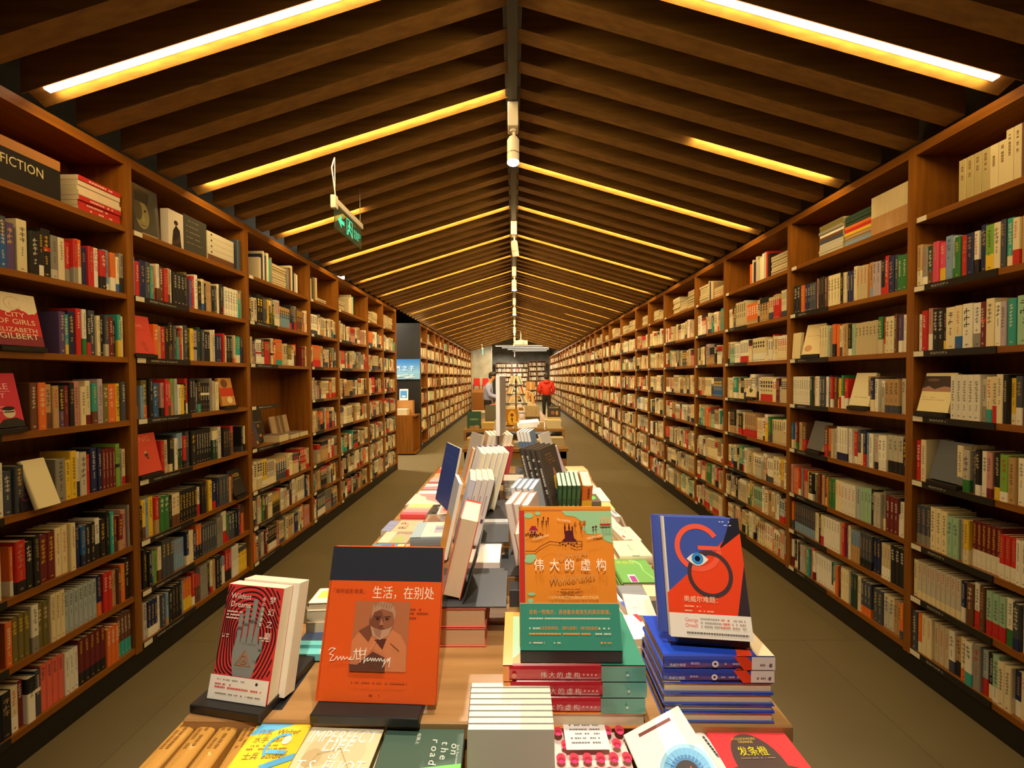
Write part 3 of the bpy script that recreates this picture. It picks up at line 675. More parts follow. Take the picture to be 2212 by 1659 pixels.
R1 = {6: 'nv24 bk30*2 og26 nv26*2 mt18 sl24*2 ro20 bk24*2 br24 cr24*4 bk24 cr20*2 nv22*2 cr24 bg24*3 og20 ta22:lb li24*2 bk22:rd rd20 nv30 sl22',
      5: 'cr22*3 mt20 gy20 og24:bk og26 cr22:br bg24 ta24 bk22:wh mt20 bg24*7 gr26:bg rd22:bg cr24*2 br14 pu22:wh wh20',
      4: 'wh22*8 dg24 br14 wh34 lt26 sl22*2 wh20 nv20 rd20:wh br24 sl20:ye ye20:rd gr20:wh rd24:wh ta20 nv22:cr wh20',
      3: 'bl18:cr cr22 mr22:gr ro20:wh ta24 br30*2 og26:br bg20 lt26 wh20:nv*4 li20 wh22 rd24:wh sl22:cr cr20 nv24:rd lb22 wh26',
      2: 'ro24 og24*2 rd20:wh gy20 rd26 ro26 ye14 bk40:wh wh22 ol24 mr22 ta22 sl24 og14 gr30*2 cr24*2 wh26*4 pb30 mt24*3 bk22 lt22*2',
      1: 'og22:sl sl22:lb*9 cr24*2 bk20 cr22:rd wh22*6 og22 rd16 bl20 cr18 ta22*3 sl20:bk*4 nv22*2',
      0: 'wh24:mr bk22:wh cr22 bk26 lt22 pb22 ta20 tl26 sa26 wh22:mr wh22*6 nv22:wh tl22:cr og22 mr20:bk cr20*3 pb22 dg22*2 cr24 sl22:og*3'}
def gapped(side, bay, row, s, y, direction, limit, skip):
    """run that jumps over the wall stretch (y0, y1) kept for a face-out display"""
    for it in spec(s):
        for _ in range(it[2]):
            for (a, b) in skip:
                if direction > 0 and y < b and y+it[1] > a: y = b+0.002
                if direction < 0 and y > a and y-it[1] < b: y = a-0.002
            y = _one(side, bay, row, it, y, direction, limit)
            if y is None: return
def _one(side, bay, row, it, y, direction, limit):
    key = (side, bay, row, id(it)) ; c, t, n, b2 = it
    st = _memo.get(key)
    if st is None:
        s_ = style(c, R, side)
        if b2: a = R.uniform(0.2, 0.4); s_['bands'] = [(0, a, jit(K[b2])), (a, 1, s_['side'])]
        else: s_['bands'] = [(0, 1, s_['side'])] if R.random() < 0.75 else s_['bands']
        s_['b2'] = b2
        hmax = (SH[row+1] if row < 7 else TOPZ-0.05)-SH[row]-BT-0.02
        st = _memo[key] = (s_, min(hmax, R.choice([0.192, 0.2, 0.206, 0.214, 0.222, 0.23]) if side < 0 else R.choice([0.2, 0.206, 0.212, 0.214, 0.222])), R.uniform(0.006, 0.026), it)
    if (direction > 0 and y+t > limit) or (direction < 0 and y-t < limit): return None
    add_rec(side, y if direction > 0 else y-t, row, t, st[1]+R.uniform(-0.0015, 0.0015), st[0], bay, back=st[2])
    return y+direction*(t+0.0007)
_memo = {}
_keep = []
def rowrun(side, bay, table, anchor, direction, limit, skips):
    for row, s in table.items():
        items = spec(s); _keep.append(items)
        if side < 0 and direction < 0: items = items[::-1]
        y = anchor; stop = False
        for it in items:
            for _ in range(it[2]):
                for (a, b) in skips.get(row, []):
                    if direction > 0 and y < b and y+it[1] > a: y = b+0.002
                    if direction < 0 and y > a and y-it[1] < b: y = a-0.002
                y2 = _one(side, bay, row, it, y, direction, limit)
                if y2 is None: stop = True; break
                y = y2
            if stop: break

# face-out copies on small black stands
BAYL = {(-1, 0): 'front left bookcase', (-1, 1): 'second left bookcase', (-1, 2): 'third left bookcase', (1, 0): 'front right bookcase', (1, 1): 'second right bookcase', (1, 2): 'third right bookcase'}
def shelf_name(row): return ('top shelf' if row == 7 else '%s shelf down' % ORD[7-row])
skips = {}
def face_out(side, bay, row, p0, p1, H, col, label, art=None, t=0.022, lean=0.2, stand_=True, out=0.0, w=None, yaw=0.0, hard=False, spcol=None):
    X = XL+out if side < 0 else XR-out; z0 = SH[row]+(0.022 if stand_ else 0.001)
    ya, yb = sorted((onx(p0, 800, X).y, onx(p1, 800, X).y)); w = w or (yb-ya)
    s, c = math.sin(lean), math.cos(lean)
    b = book(w, H, t, col, label, hard=hard, art=art, spcol=spcol)
    if side < 0: ex = Vector((math.sin(yaw), math.cos(yaw), 0)); bk = Vector((-math.cos(yaw), math.sin(yaw), 0)); o = Vector((X, ya, z0))
    else: ex = Vector((math.sin(yaw), -math.cos(yaw), 0)); bk = Vector((math.cos(yaw), math.sin(yaw), 0)); o = Vector((X, yb, z0))
    ey = bk*s+Vector((0, 0, c)); n = ex.cross(ey); o2 = o-n*t; dz = z0-(o2.z); set_axes(b, o2+Vector((0, 0, max(0, dz)))+bk*0.004, ex, ey)
    if stand_:
        st = stand(o+Vector((0, 0, -0.021))-bk*0.014+ex*0.004, ex, None, w-0.008, 0.021, 'small black book stand under the %s' % label[:200].split(' on ')[0].split(' facing')[0], depth=0.07, lean=lean, back=0.1)
    skips.setdefault((side, bay), {}).setdefault(row, []).append((ya-0.004, yb+0.004))
def simple_art(title, tc, sub=None, band=None, bandc=None, blob=None, ty=0.7, ts=0.16):
    def f(A, w, h):
        if band: A.rect(0, band[0]*h, w, band[1]*h, bandc)
        if blob:
            for (x, y, r, c) in blob: A.circ(x*w, y*h, r*w, c, 20)
        if title: A.text(title, w*0.5, h*ty, w*ts, tc, 'c')
        if sub: A.dashes(w*0.15, w*0.85, h*(ty-0.1), h*0.018, sub)
    return f
def art_city(A, w, h):
    A.rect(0, 0, w, h*0.30, S(120, 34, 44))
    n = 24; top = [(w*i/n, h*(0.66+0.04*math.sin(i*0.55)+0.012*math.sin(i*1.9))) for i in range(n+1)]
    A.poly([(0, h*0.16)]+[(w, h*0.16)]+top[::-1], S(200, 40, 44)); A.rect(0, 0, w, h*0.20, S(128, 38, 56))
    A.arc(w*0.5, h*0.8, w*0.17, w*0.178, 0.6, 5.8, S(168, 130, 110)); A.arc(w*0.53, h*0.78, w*0.1, w*0.106, 2.6, 6.2, S(168, 130, 110))
    for s, y, sz in (('CITY', 0.545, 0.40), ('OF GIRLS', 0.41, 0.78), ('ELIZABETH', 0.26, 0.80), ('GILBERT', 0.13, 0.80)):
        A.text(s, w*0.5, h*y, 1, S(240, 226, 196), 'c', w=w*sz, sy=1.0 if s != 'CITY' else 0.95)
def art_future(A, w, h):
    for s, y, sz in (('THE', 0.84, 0.2), ('FUTURE', 0.70, 0.8), ("WON'T", 0.54, 0.62), ('BE', 0.42, 0.22), ('LONG', 0.30, 0.5)): A.text(s, w*(0.42), h*y, 1, S(250, 196, 200), 'c', w=w*sz)
    A.rect(w*0.1, h*0.66, w*0.85, h*0.667, S(250, 196, 200))
    A.poly([(w*0.42, 0), (w, 0), (w, h*0.1), (w*0.86, h*0.17), (w*0.6, h*0.15)], S(28, 30, 26)); A.circ(w*0.74, h*0.27, w*0.12, S(214, 196, 176), 20, h*0.1)
    A.circ(w*0.74, h*0.345, w*0.125, S(26, 22, 24), 20, h*0.04); A.rect(w*0.64, h*0.27, w*0.84, h*0.292, S(20, 20, 22)); A.poly([(0, 0), (w*0.3, 0), (w*0.1, h*0.09), (0, h*0.09)], S(236, 230, 220))
face_out(-1, 0, 5, -4, 119, 0.235, S(236, 222, 196), 'large cover with a red wash and white capitals, facing out on the front left bookcase', art_city, w=0.165)
face_out(-1, 0, 4, -62, 60, 0.235, S(206, 48, 76), 'crimson cover with a man in sunglasses, facing out on the front left bookcase', art_future, w=0.165)
def art_swirl(A, w, h):
    for i in range(7): A.arc(w*R.uniform(0.2, 0.8), h*R.uniform(0.15, 0.85), w*0.16, w*0.2, R.uniform(0, 2), R.uniform(3.5, 6), S(150, 48, 52), 14)
face_out(-1, 0, 3, 38, 72, 0.20, S(30, 20, 40), 'dark cover with dull red swirls facing out on the front left bookcase', art_swirl, stand_=False, w=0.075, lean=0.12)
face_out(-1, 0, 3, 76, 124, 0.225, S(232, 220, 180), 'plain cream book leaning back over its neighbours on the front left bookcase', None, stand_=False, w=0.085, lean=0.34, out=0.045, hard=True)
face_out(-1, 1, 5, 289, 337, 0.225, S(214, 74, 62), 'salmon red cover with faint figures facing out on the second left bookcase', simple_art('GIRL', S(232, 150, 130), S(190, 60, 50), blob=[(0.55, 0.25, 0.12, S(192, 70, 52)), (0.62, 0.12, 0.1, S(192, 70, 52))]), w=0.14)
face_out(-1, 1, 4, 482, 514, 0.21, S(196, 140, 70), 'tan thriller cover with a red band facing out on the second left bookcase', simple_art(None, None, None, (0.34, 0.64), S(196, 60, 30), [(0.6, 0.2, 0.2, S(232, 210, 160)), (0.4, 0.8, 0.25, S(110, 70, 40))]), w=0.13)
face_out(-1, 1, 3, 294, 347, 0.235, S(218, 78, 58), 'salmon cover with a small dark bird facing out on the second left bookcase', simple_art('ING', S(236, 140, 110), S(200, 70, 46), blob=[(0.5, 0.46, 0.075, S(70, 50, 48)), (0.48, 0.53, 0.05, S(190, 170, 150)), (0.54, 0.38, 0.045, S(70, 50, 48))], ty=0.8, ts=0.3), w=0.15)
face_out(-1, 1, 2, 503, 527, 0.2, S(36, 32, 34), "black cover with gold lettering facing out at the far end of the second left bookcase", simple_art('WEB', S(214, 180, 60), S(200, 160, 60), ts=0.3), w=0.13, lean=0.3)
def art_land(A, w, h):
    A.rect(0, h*0.52, w, h*0.92, S(66, 50, 46)); A.poly([(0, h*0.52), (w, h*0.52), (w, h*0.62), (w*0.7, h*0.66), (w*0.4, h*0.58), (w*0.2, h*0.66), (0, h*0.6)], S(176, 130, 120))
    A.circ(w*0.3, h*0.82, w*0.2, S(120, 92, 86), 16, h*0.04); A.dashes(w*0.1, w*0.5, h*0.36, h*0.012, S(150, 130, 90)); A.dashes(w*0.1, w*0.8, h*0.3, h*0.012, S(150, 130, 90))
face_out(1, 0, 4, 1979, 2046, 0.21, S(240, 226, 178), 'cream cover with a dark landscape photograph facing out on the front right bookcase', art_land, w=0.15, lean=0.25)
face_out(1, 0, 3, 2006, 2060, 0.21, S(92, 98, 110), 'plain slate blue cover facing out on the front right bookcase', None, w=0.15, lean=0.3, stand_=True)
face_out(1, 1, 5, 1709, 1733, 0.2, S(232, 216, 172), 'cream cover standing against the post of the second right bookcase', None, w=0.085, lean=0.06, stand_=False)
face_out(1, 1, 5, 1730, 1758, 0.235, S(228, 208, 164), 'cream cover tilted outward on the second right bookcase', simple_art(None, None, S(180, 140, 90), blob=[(0.3, 0.2, 0.2, S(196, 150, 110))]), w=0.13, lean=0.3, yaw=0.35, out=0.02)
face_out(1, 1, 4, 1832, 1866, 0.215, S(232, 222, 186), 'pale ivory cover facing out in the middle of the second right bookcase', simple_art(None, None, S(150, 140, 110), ty=0.35), w=0.14, lean=0.25)
face_out(1, 1, 3, 1742, 1775, 0.215, S(98, 98, 104), 'dark grey cover facing out on the second right bookcase', None, w=0.14, lean=0.3)
face_out(1, 2, 4, 1610, 1640, 0.215, S(224, 206, 168), 'cream cover with a dark green fir tree facing out on the third right bookcase', simple_art(None, None, S(110, 90, 60), blob=[(0.45, 0.3, 0.18, S(60, 70, 40)), (0.45, 0.45, 0.12, S(60, 70, 40)), (0.45, 0.56, 0.07, S(60, 70, 40))]), w=0.14)
def sk(side, bay): return skips.get((side, bay), {})
rowrun(-1, 0, L0, 2.135-0.022, -1, 1.42, sk(-1, 0))
rowrun(-1, 1, L1, 2.14+0.024, 1, 3.08-0.022, sk(-1, 1))
rowrun(1, 0, R0, 2.14-0.023, -1, 1.40, sk(1, 0))
rowrun(1, 1, R1, 3.08-0.023, -1, 2.14+0.022, sk(1, 1))
# finish the rows that the lists left short
for (side, pal) in ((-1, PALL), (1, PALR)):
    for row in range(7):
        ys = [r['y'] for r in records if r['side'] == side and r['bay'] == 0 and r['row'] == row]
        lo = min([min(ys)]+[q[0] for q in sk(side, 0).get(row, [])]) if ys else 1.7
        if lo > 1.46: fill(side, 0, row, 1.40, lo-0.001, pal)
for (side, bay, a, b, pal) in ((-1, 1, 2.165, 3.055, PALL), (1, 1, 2.165, 3.055, PALR)):
    for row in range(7):
        ys = [r['y']+(r['t'] if side < 0 else 0) for r in records if r['side'] == side and r['bay'] == bay and r['row'] == row]
        if side < 0 and ys and max(ys) < b-0.03: fill(side, bay, row, max(ys)+0.001, (min([q[0] for q in sk(side, bay).get(row, []) if q[0] > max(ys)] or [b])), pal)
        if side > 0 and ys and min(ys) > a+0.03: fill(side, bay, row, a, min(ys)-0.001, pal)
# named spines read in the photo
def name_spine(side, bay, row, idx, s, col, z0, z1):
    rs = sorted([r for r in records if (r['side'], r['bay'], r['row']) == (side, bay, row)], key=lambda r: r['y'] if side < 0 else -r['y'])
    if 0 <= idx < len(rs) or idx < 0:
        rs[idx]['st'] = dict(rs[idx]['st']); rs[idx]['st']['marks'] = []; rs[idx]['st']['txt'] = (s, col, z0, z1)
name_spine(-1, 0, 6, -6, 'FACE OFF', S(176, 40, 34), 0.42, 0.95)
name_spine(-1, 0, 4, -2, 'REALITY BOY', S(60, 50, 30), 0.12, 0.92)
name_spine(-1, 1, 5, -9, 'JO NESBO', S(40, 36, 40), 0.1, 0.7)
# plain bays
for i in range(2, len(LP)-1):
    for row in range(7):
        if i == 2 and row in (3, 4): continue
        fill(-1, i, row, LP[i]+0.022, LP[i+1]-0.022, PALL+PALM if i < 3 else PALM)
for i in range(len(LF)-1):
    for row in range(7):
        if i == 0 and row in (0, 4): continue
        fill(-1, 20+i, row, LF[i]+0.022, LF[i+1]-0.022-(0.2 if (i*7+row) % 9 == 0 else 0), PALF, coarse=i > 3)
for i in range(2, len(RP)-1):
    for row in range(7): fill(1, i, row, RP[i]+0.022, RP[i+1]-0.022, PALR if i < 4 else PALF, coarse=i > 8)
# which spine-out books show largest
def score(r):
    x = XL if r['side'] < 0 else XR
    a, b = proj((x, r['y'], r['z']+r['h']/2)), proj((x, r['y']+r['t'], r['z']+r['h']/2))
    if not a or not b: return 0
    mx, my = (a[0]+b[0])/2, (a[1]+b[1])/2
    if mx < 2 or mx > 2210: return 0
    t_, b2 = proj((x, r['y'], r['z']+r['h'])), proj((x, r['y'], r['z']))
    if t_[1] > 1655 or b2[1] < 0: return 0
    return abs(a[0]-b[0])*abs(t_[1]-b2[1])
N_SHELF = 250
order = sorted(range(len(records)), key=lambda i: -score(records[i])); single = set(order[:N_SHELF])
rank = {}
for key in {(r['side'], r['bay'], r['row']) for r in records if r['bay'] < 2}:
    side, bay, row = key; rs = [r for r in records if (r['side'], r['bay'], r['row']) == key]
    rs.sort(key=lambda r: abs((r['y']+r['t']/2)-2.14))
    for j, r in enumerate(rs): r['rank'] = j
mbs = MB()
for i, r in enumerate(records):
    T = wallT(r['side'], r['y'] if r['side'] < 0 else r['y']+r['t'], r['z'], r['back'])
    if i in single:
        a, b = MB(), MB(); spine_book(a, b, Matrix.Identity(4), r['t'], r['h'], r['d'], r['st'], 2)
        root = empty('book'); st = r['st']
        foot = ''
        bs = st['bands']
        cn = CN[st['base']]
        if st.get('b2'): foot = ' with %s %s' % (CN[st['b2']], 'foot' if bs[0][1] < 0.5 else 'head')
        size = 'thick ' if r['t'] > 0.033 else ('thin ' if r['t'] < 0.0165 else '')
        post = 'the middle post'
        lab = '%s%s spine%s, %s from the post, %s, %s' % (size, cn, foot, ordn(r['rank']), shelf_name(r['row']), BAYL[(r['side'], r['bay'])])
        tag(root, lab, 'book', 'books shelved spine-out on the %s, %s' % (shelf_name(r['row']), BAYL[(r['side'], r['bay'])]))
        a.build('cover', root); b.build('pages', root); root.matrix_world = T
    else:
        lod = 2 if r['bay'] < 2 and r['y'] < 3.1 else (1 if r['y'] < 8 else 0)
        spine_book(mbs, mbs, T, r['t'], r['h'], r['d'], r['st'], lod)

# flat stacks and odd lots on the top shelves, far table stock: part of the same uncountable mass
def mass_stack(x0, y0, z, w, d, n, cols, tt=0.025, rot=0.0, slope=0.0):
    for k in range(n):
        c = jit(K[R.choice(cols)]); dx, dy = R.uniform(-0.006, 0.006), R.uniform(-0.006, 0.006); t = tt*R.uniform(0.8, 1.15)
        T = Matrix.Translation((x0+dx, y0+dy, z)) @ Matrix.Rotation(rot, 4, 'Z')
        mbs.box((0, 0, 0), (w, d, 0.0018), c, T=T); mbs.box((0, 0, t-0.0018), (w, d, t), c, T=T); mbs.box((0.002, 0.002, 0.0018), (w-0.002, d-0.002, t-0.0018), jit(PAGE2, 0.08), T=T)
        z += t+0.0004
    return z
def mass_upright(side, y, z, t, h, c, out=0.03, d=0.15):
    T = wallT(side, y if side < 0 else y+t, z, out); cc = jit(K[c]); mbs.box((-d, 0, 0), (0, t, h), cc, T=T)
for i in range(2, len(RP)-1):
    y = RP[i]+0.05
    while y < RP[i+1]-0.25:
        q = R.random(); z = SH[7]+0.0005
        if q < 0.5: mass_stack(XR+0.03, y, z, 0.15, 0.21, R.randint(4, 9), ['cr', 'wh', 'rd', 'gy', 'ta', 'sl', 'gr', 'bg']); y += 0.225
        elif q < 0.8:
            for _ in range(R.randint(3, 7)):
                t = R.uniform(0.02, 0.035); mass_upright(1, y, z, t, R.uniform(0.19, 0.24), R.choice(PALR)); y += t+0.001
        else: y += R.uniform(0.05, 0.2)
for B_ in (LP[2:], LF):
    for a, b in zip(B_, B_[1:]):
        y = a+0.04
        while y < b-0.25:
            q = R.random(); z = SH[7]+0.0005
            if q < 0.4: mass_stack(XL-0.18, y, z, 0.15, 0.21, R.randint(2, 8), ['cr', 'wh', 'bk', 'gy', 'ta', 'sl', 'br', 'bg']); y += 0.225
            elif q < 0.75:
                for _ in range(R.randint(2, 6)):
                    t = R.uniform(0.02, 0.035); mass_upright(-1, y, z, t, R.uniform(0.19, 0.26), R.choice(PALM)); y += t+0.001
            else: y += R.uniform(0.05, 0.2)
# books of the back wall
for (xa, xb), h in zip(BB, (2.65, 2.65, 2.75, 2.75)):
    for k in range(8):
        z = 0.1+k*(h-0.13)/8+0.03; x = xa+0.04
        while x < xb-0.08:
            t = R.uniform(0.03, 0.06); mbs.box((x, 26.02, z), (x+t-0.002, 26.16, z+R.uniform(0.18, 0.24)), jit(K[R.choice(PALF+['pb', 'pb', 'wh', 'lb'] if xa > 0.9 else PALF+['wh', 'wh', 'cr', 'pk'])]))
            x += t
            if R.random() < 0.04: x += 0.06

# ------------------------------------------------------------------ top shelves of the near bookcases
yA, yB = onx(-60, 400, XL).y, onx(135, 400, XL).y
root = empty('category_sign', (XL-0.01, yA, SH[7])); tag(root, 'black box sign reading FICTION with pale wooden top, on the front left bookcase', 'sign')
zt = onx(137, 352, XL).z-SH[7]; W_ = yB-yA
mb = MB(); mb.box((-0.16, 0, 0), (0, W_, zt-0.045), m='black'); A = Art(mb, (0, 0, 0), (0, 1, 0), (0, 0, 1), (1, 0, 0), 'print', 0.0004)
a_, b_ = onx(6, 350, XL).y-yA, onx(98, 380, XL).y-yA; A.text('FICTION', a_, zt*0.40, 1, S(226, 212, 160), 'l', w=b_-a_, sy=1.5); mb.build('sign_face', root)
mb = MB(); mb.box((-0.16, 0, zt-0.045), (0.001, W_, zt), S(176, 118, 62)); mb.build('wooden_top', root)
ya, yb = onx(172, 450, XL).y, onx(267, 480, XL).y
z = SH[7]
for i in range(7):
    c = K['rd'] if i in (0, 1, 2, 6) else S(226, 206, 176)
    b = book(0.155, yb-ya-0.01, 0.024, jit(c, 0.03), 'paperback %s in the flat stack beside the FICTION sign, %s up' % ('with red spine' if i in (0, 1, 2, 6) else 'with cream spine', ordn(i)), hard=False,
             spine=lambda A, h, t: A.dashes(h*0.2, h*0.8, t*0.3, t*0.35, S(240, 200, 180)), group='flat red and white stack on the top shelf')
    set_axes(b, (XL-0.012+R.uniform(-0.004, 0.004), yb-0.005, z+0.0003), (-1, 0, 0), (0, -1, 0)); z += 0.0245
# second left bookcase: portrait print, box, board, white files
def board(side, pxa, pxb, ztop_px, z, t, back, col, name, label, cat, art=None, m='gloss', lean=0.0):
    X = XL-back if side < 0 else XR+back; ya, yb = sorted((onx(pxa, 500, X).y, onx(pxb, 500, X).y)); h = ztop_px
    root = empty(name); tag(root, label, cat); mb = MB(); mb.box((0, 0, -t), (yb-ya, h, 0), col, m); A = Art(mb, (0, 0, 0), (1, 0, 0), (0, 1, 0), (0, 0, 1), m, 0.0003)
    if art: art(A, yb-ya, h)
    mb.build('printed_face', root); s, c = math.sin(lean), math.cos(lean)
    if side < 0: set_axes(root, (X, ya, z+t*s), (0, 1, 0), (-s, 0, c))
    else: set_axes(root, (X, yb, z+t*s), (0, -1, 0), (s, 0, c))
def art_face(A, w, h):
    A.circ(w*0.36, h*0.42, w*0.26, S(150, 140, 96), 26, h*0.27); A.circ(w*0.2, h*0.5, w*0.16, S(96, 90, 70), 16, h*0.2); A.poly([(w*0.1, h*0.68), (w*0.6, h*0.66), (w*0.66, h*0.9), (w*0.1, h*0.95)], S(62, 58, 52))
    A.circ(w*0.47, h*0.52, w*0.045, S(46, 42, 36), 12, h*0.02); A.poly([(w*0.38, h*0.5), (w*0.44, h*0.3), (w*0.34, h*0.29)], S(172, 160, 110)); A.rect(w*0.28, h*0.21, w*0.48, h*0.225, S(90, 76, 60)); A.rect(w*0.3, h*0.05, w*0.9, h*0.075, S(180, 170, 140))
board(-1, 290, 346, 0.30, SH[7]+0.001, 0.012, 0.05, S(84, 80, 72), 'portrait_print', 'dark print of a pale face standing on top of the second left bookcase', 'print', art_face, lean=0.06)
def art_wo(A, w, h): A.circ(w*0.5, h*0.68, w*0.14, S(50, 44, 44), 16); A.poly([(w*0.2, 0), (w*0.85, 0), (w*0.75, h*0.5), (w*0.5, h*0.62), (w*0.3, h*0.45)], S(44, 40, 42))
board(-1, 364, 396, 0.225, SH[7]+0.001, 0.05, 0.02, S(222, 210, 198), 'boxed_book', 'white cover with a dark seated figure on top of the second left bookcase', 'book', art_wo)
def art_sm(A, w, h):
    for i in range(5): A.dashes(w*0.1, w*R.uniform(0.6, 0.95), h*(0.85-0.15*i), h*0.025, S(140, 132, 110))
board(-1, 397, 446, 0.24, SH[7]+0.001, 0.012, 0.02, S(62, 60, 54), 'notice_board', 'dark board with small grey writing on top of the second left bookcase', 'board', art_sm, m='print')
ya, yb = onx(452, 520, XL).y, onx(508, 540, XL).y; z = SH[7]
for i in range(5):
    b = book(0.17, yb-ya, 0.04, S(210, 200, 180) if i else K['br'], 'pale boxed volume with a dark dot, %s from the bottom of the pile on the second left bookcase' % ordn(i) if i else 'brown boxed volume at the bottom of the pale pile on the second left bookcase', hard=False,
             spine=lambda A, h, t: A.circ(h*0.14, t*0.5, t*0.2, S(80, 60, 50), 12), group='boxed volumes piled on the top shelf')
    set_axes(b, (XL-0.012, yb, z+0.0003), (-1, 0, 0), (0, -1, 0)); z += 0.0405
ys = onx(510, 540, XL).y
b = book(0.15, 0.24, 0.035, K['sl'], 'slate volume upright at the far end of the top shelf, second left bookcase'); set_axes(b, (XL-0.012, ys+0.035, SH[7]), (-1, 0, 0), (0, 0, 1))
# front right top shelf: upright pale volumes
y = onx(2050, 380, XR).y
for i in range(11):
    t = 0.03 if i < 6 else 0.026; h = 0.2 if i < 6 else 0.235; c = S(176, 160, 112) if i < 4 else (S(214, 198, 156) if i < 8 else K['br'])
    if y-t < 1.5: break
    b = book(0.15, h, t, jit(c, 0.05), '%s volume, %s from the gap on the top shelf of the front right bookcase' % ('olive beige' if i < 4 else ('cream' if i < 8 else 'brown'), ordn(i)), spine=lambda A, h, t: A.dashes(h*0.1, h*0.5, t*0.35, t*0.3, S(130, 104, 70)), hard=False, group='upright volumes on the top right shelf')
    set_axes(b, (XR+0.014, y-t, SH[7]+0.0005), (1, 0, 0), (0, 0, 1)); y -= t+0.001
# second right top shelf: cream pack and flat piles
ya, yb = onx(1878, 440, XR).y, onx(1956, 420, XR).y; root = empty('shrink_wrapped_pack'); tag(root, 'shrink-wrapped pack of cream volumes on the second right bookcase', 'book pack')
mb = MB(); n = 14; L_ = ya-yb
for i in range(n): a = L_*i/n; mb.box((0.0, a, 0), (0.15, a+L_/n-0.0008, 0.23), jit(S(222, 204, 162), 0.03), 'gloss'); mb.box((-0.0006, a, 0), (0, a+L_/n-0.0008, 0.105), jit(S(190, 146, 98), 0.04), 'gloss')
mb.build('volumes', root); root.location = (XR+0.012, yb+0.0, SH[7]+0.0005)
for (pa, cols, nn, nm) in ((1765, ['lt', 'lt', 'lt', 'lt', 'sl', 'br', 'wh', 'gy', 'ol', 'ol'], 10, 'grey'), (1820, ['lb', 'gy', 'ta', 'ye', 'rd', 'og', 'dg', 'dg', 'dg'], 9, 'green and red')):
    y0 = onx(pa, 520, XR).y; z = SH[7]+0.0005
    for i in range(nn):
        b = book(0.15, 0.2, 0.021, jit(K[cols[i]]), '%s paperback, %s from the bottom of the %s pile, top of second right bookcase' % (CN[cols[i]], ordn(i), nm), hard=False, group='flat piles on the second right top shelf')
        set_axes(b, (XR+0.015+R.uniform(-.004, .004), y0-0.20+R.uniform(-.003, .003), z), (1, 0, 0), (0, 1, 0)); z += 0.0214
# niche of the third left bookcase
NB = [(0.15, 0.3, S(96, 84, 74), 'tall grey-brown book with a red bottle picture in the left niche', 3.12, 0.10, 0.16, 0.0), (0.14, 0.21, S(58, 66, 92), 'slate blue cover with a yellow dot leaning in the left niche', 3.13, 0.03, 0.14, 0.25),
      (0.14, 0.20, S(90, 46, 32), 'rust brown cover leaning beside the near post of the left niche', 3.105, 0.0, 0.09, 0.25), (0.15, 0.3, S(52, 44, 36), 'dark menu-like board with round dots at the back of the left niche', 3.33, 0.12, 0.15, 0.15)]
for (w_, h_, c_, lb, y_, bk, ww, ln) in NB:
    b = book(ww, h_, 0.02, c_, lb, art=simple_art(None, None, S(170, 160, 130), blob=[(0.75, 0.12, 0.1, S(226, 200, 40))] if 'yellow' in lb else ([(0.3, 0.2, 0.1, S(200, 190, 150)), (0.6, 0.2, 0.1, S(210, 120, 50)), (0.5, 0.5, 0.1, S(160, 120, 60))] if 'dots' in lb else [(0.5, 0.4, 0.14, S(120, 50, 40))])))
    s_, c2 = math.sin(ln), math.cos(ln); set_axes(b, (XL-0.03-bk, y_, SH[3]+0.006), (0, 1, 0), (-s_, 0, c2))
for i, (y_, n_) in enumerate(((3.42, 3), (3.60, 2), (3.76, 2))):
    z = SH[3]+0.0005
    for k in range(n_):
        b = book(0.14, 0.17, 0.02, S(120, 100, 92) if k == n_-1 else S(214, 198, 160), '%s book lying in the left niche, %s pile from the near post, %s up' % ('mauve-grey' if k == n_-1 else 'cream', ordn(i), ordn(k)), hard=False); set_axes(b, (XL-0.02-0.14, y_+0.17, z), (0, -1, 0), (1, 0, 0)); z += 0.0205
for i in range(3):
    b = book(0.13, 0.2, 0.022, S(176, 150, 120), 'tan book leaning upright behind the lying piles of the left niche, %s from the near post' % ordn(i)); set_axes(b, (XL-0.17, 3.62+i*0.07, SH[3]+0.012), (0, 1, 0), (-0.2, 0, 1))

# ------------------------------------------------------------------ book tables
def table(name, label, x0, x1, y0, y1, ztop, front_apron=True, legs=True, rot=0.0, lower=None, thick=0.035):
    root = empty(name, (x0, y0, 0), rot); tag(root, label, 'table', None); W_, D_ = x1-x0, y1-y0
    mb = MB(); mb.box((0, 0, ztop-thick), (W_, D_, ztop), m='tablewood', bev=0.003); mb.build('tabletop', root)
    for (a, b) in (((0.02, 0.02), (W_-0.02, 0.045)), ((0.02, D_-0.045), (W_-0.02, D_-0.02)), ((0.02, 0.045), (0.045, D_-0.045)), ((W_-0.045, 0.045), (W_-0.02, D_-0.045))):
        mb = MB(); mb.box((a[0], a[1], ztop-thick-0.08), (b[0], b[1], ztop-thick), m='tablewood'); mb.build('apron', root)
    for (x, y) in ((0.02, 0.02), (W_-0.09, 0.02), (0.02, D_-0.09), (W_-0.09, D_-0.09)):
        mb = MB(); mb.box((x, y, 0), (x+0.07, y+0.07, ztop-thick), m='tablewood'); mb.build('leg', root)
    return root
TZ = 1.0
table('display_table', 'raised honey-brown wooden table carrying the four standing covers', -0.655, 0.525, 0.735, 1.03, TZ, rot=-0.012)
table('display_table', 'narrower wooden table behind, carrying the leaning rows and the flat side columns', -0.575, 0.495, 1.034, 2.86, TZ)
table('front_bench', 'lower wooden bench in front of the raised table, under the nearest books', -0.66, 0.53, -0.1, 0.70, 0.80, rot=0)
g = 'books laid on the front bench'
BZ = 0.985
def flat(quad, z, t, col, label, **k): return laid(quad, z, t, col, label, **k)
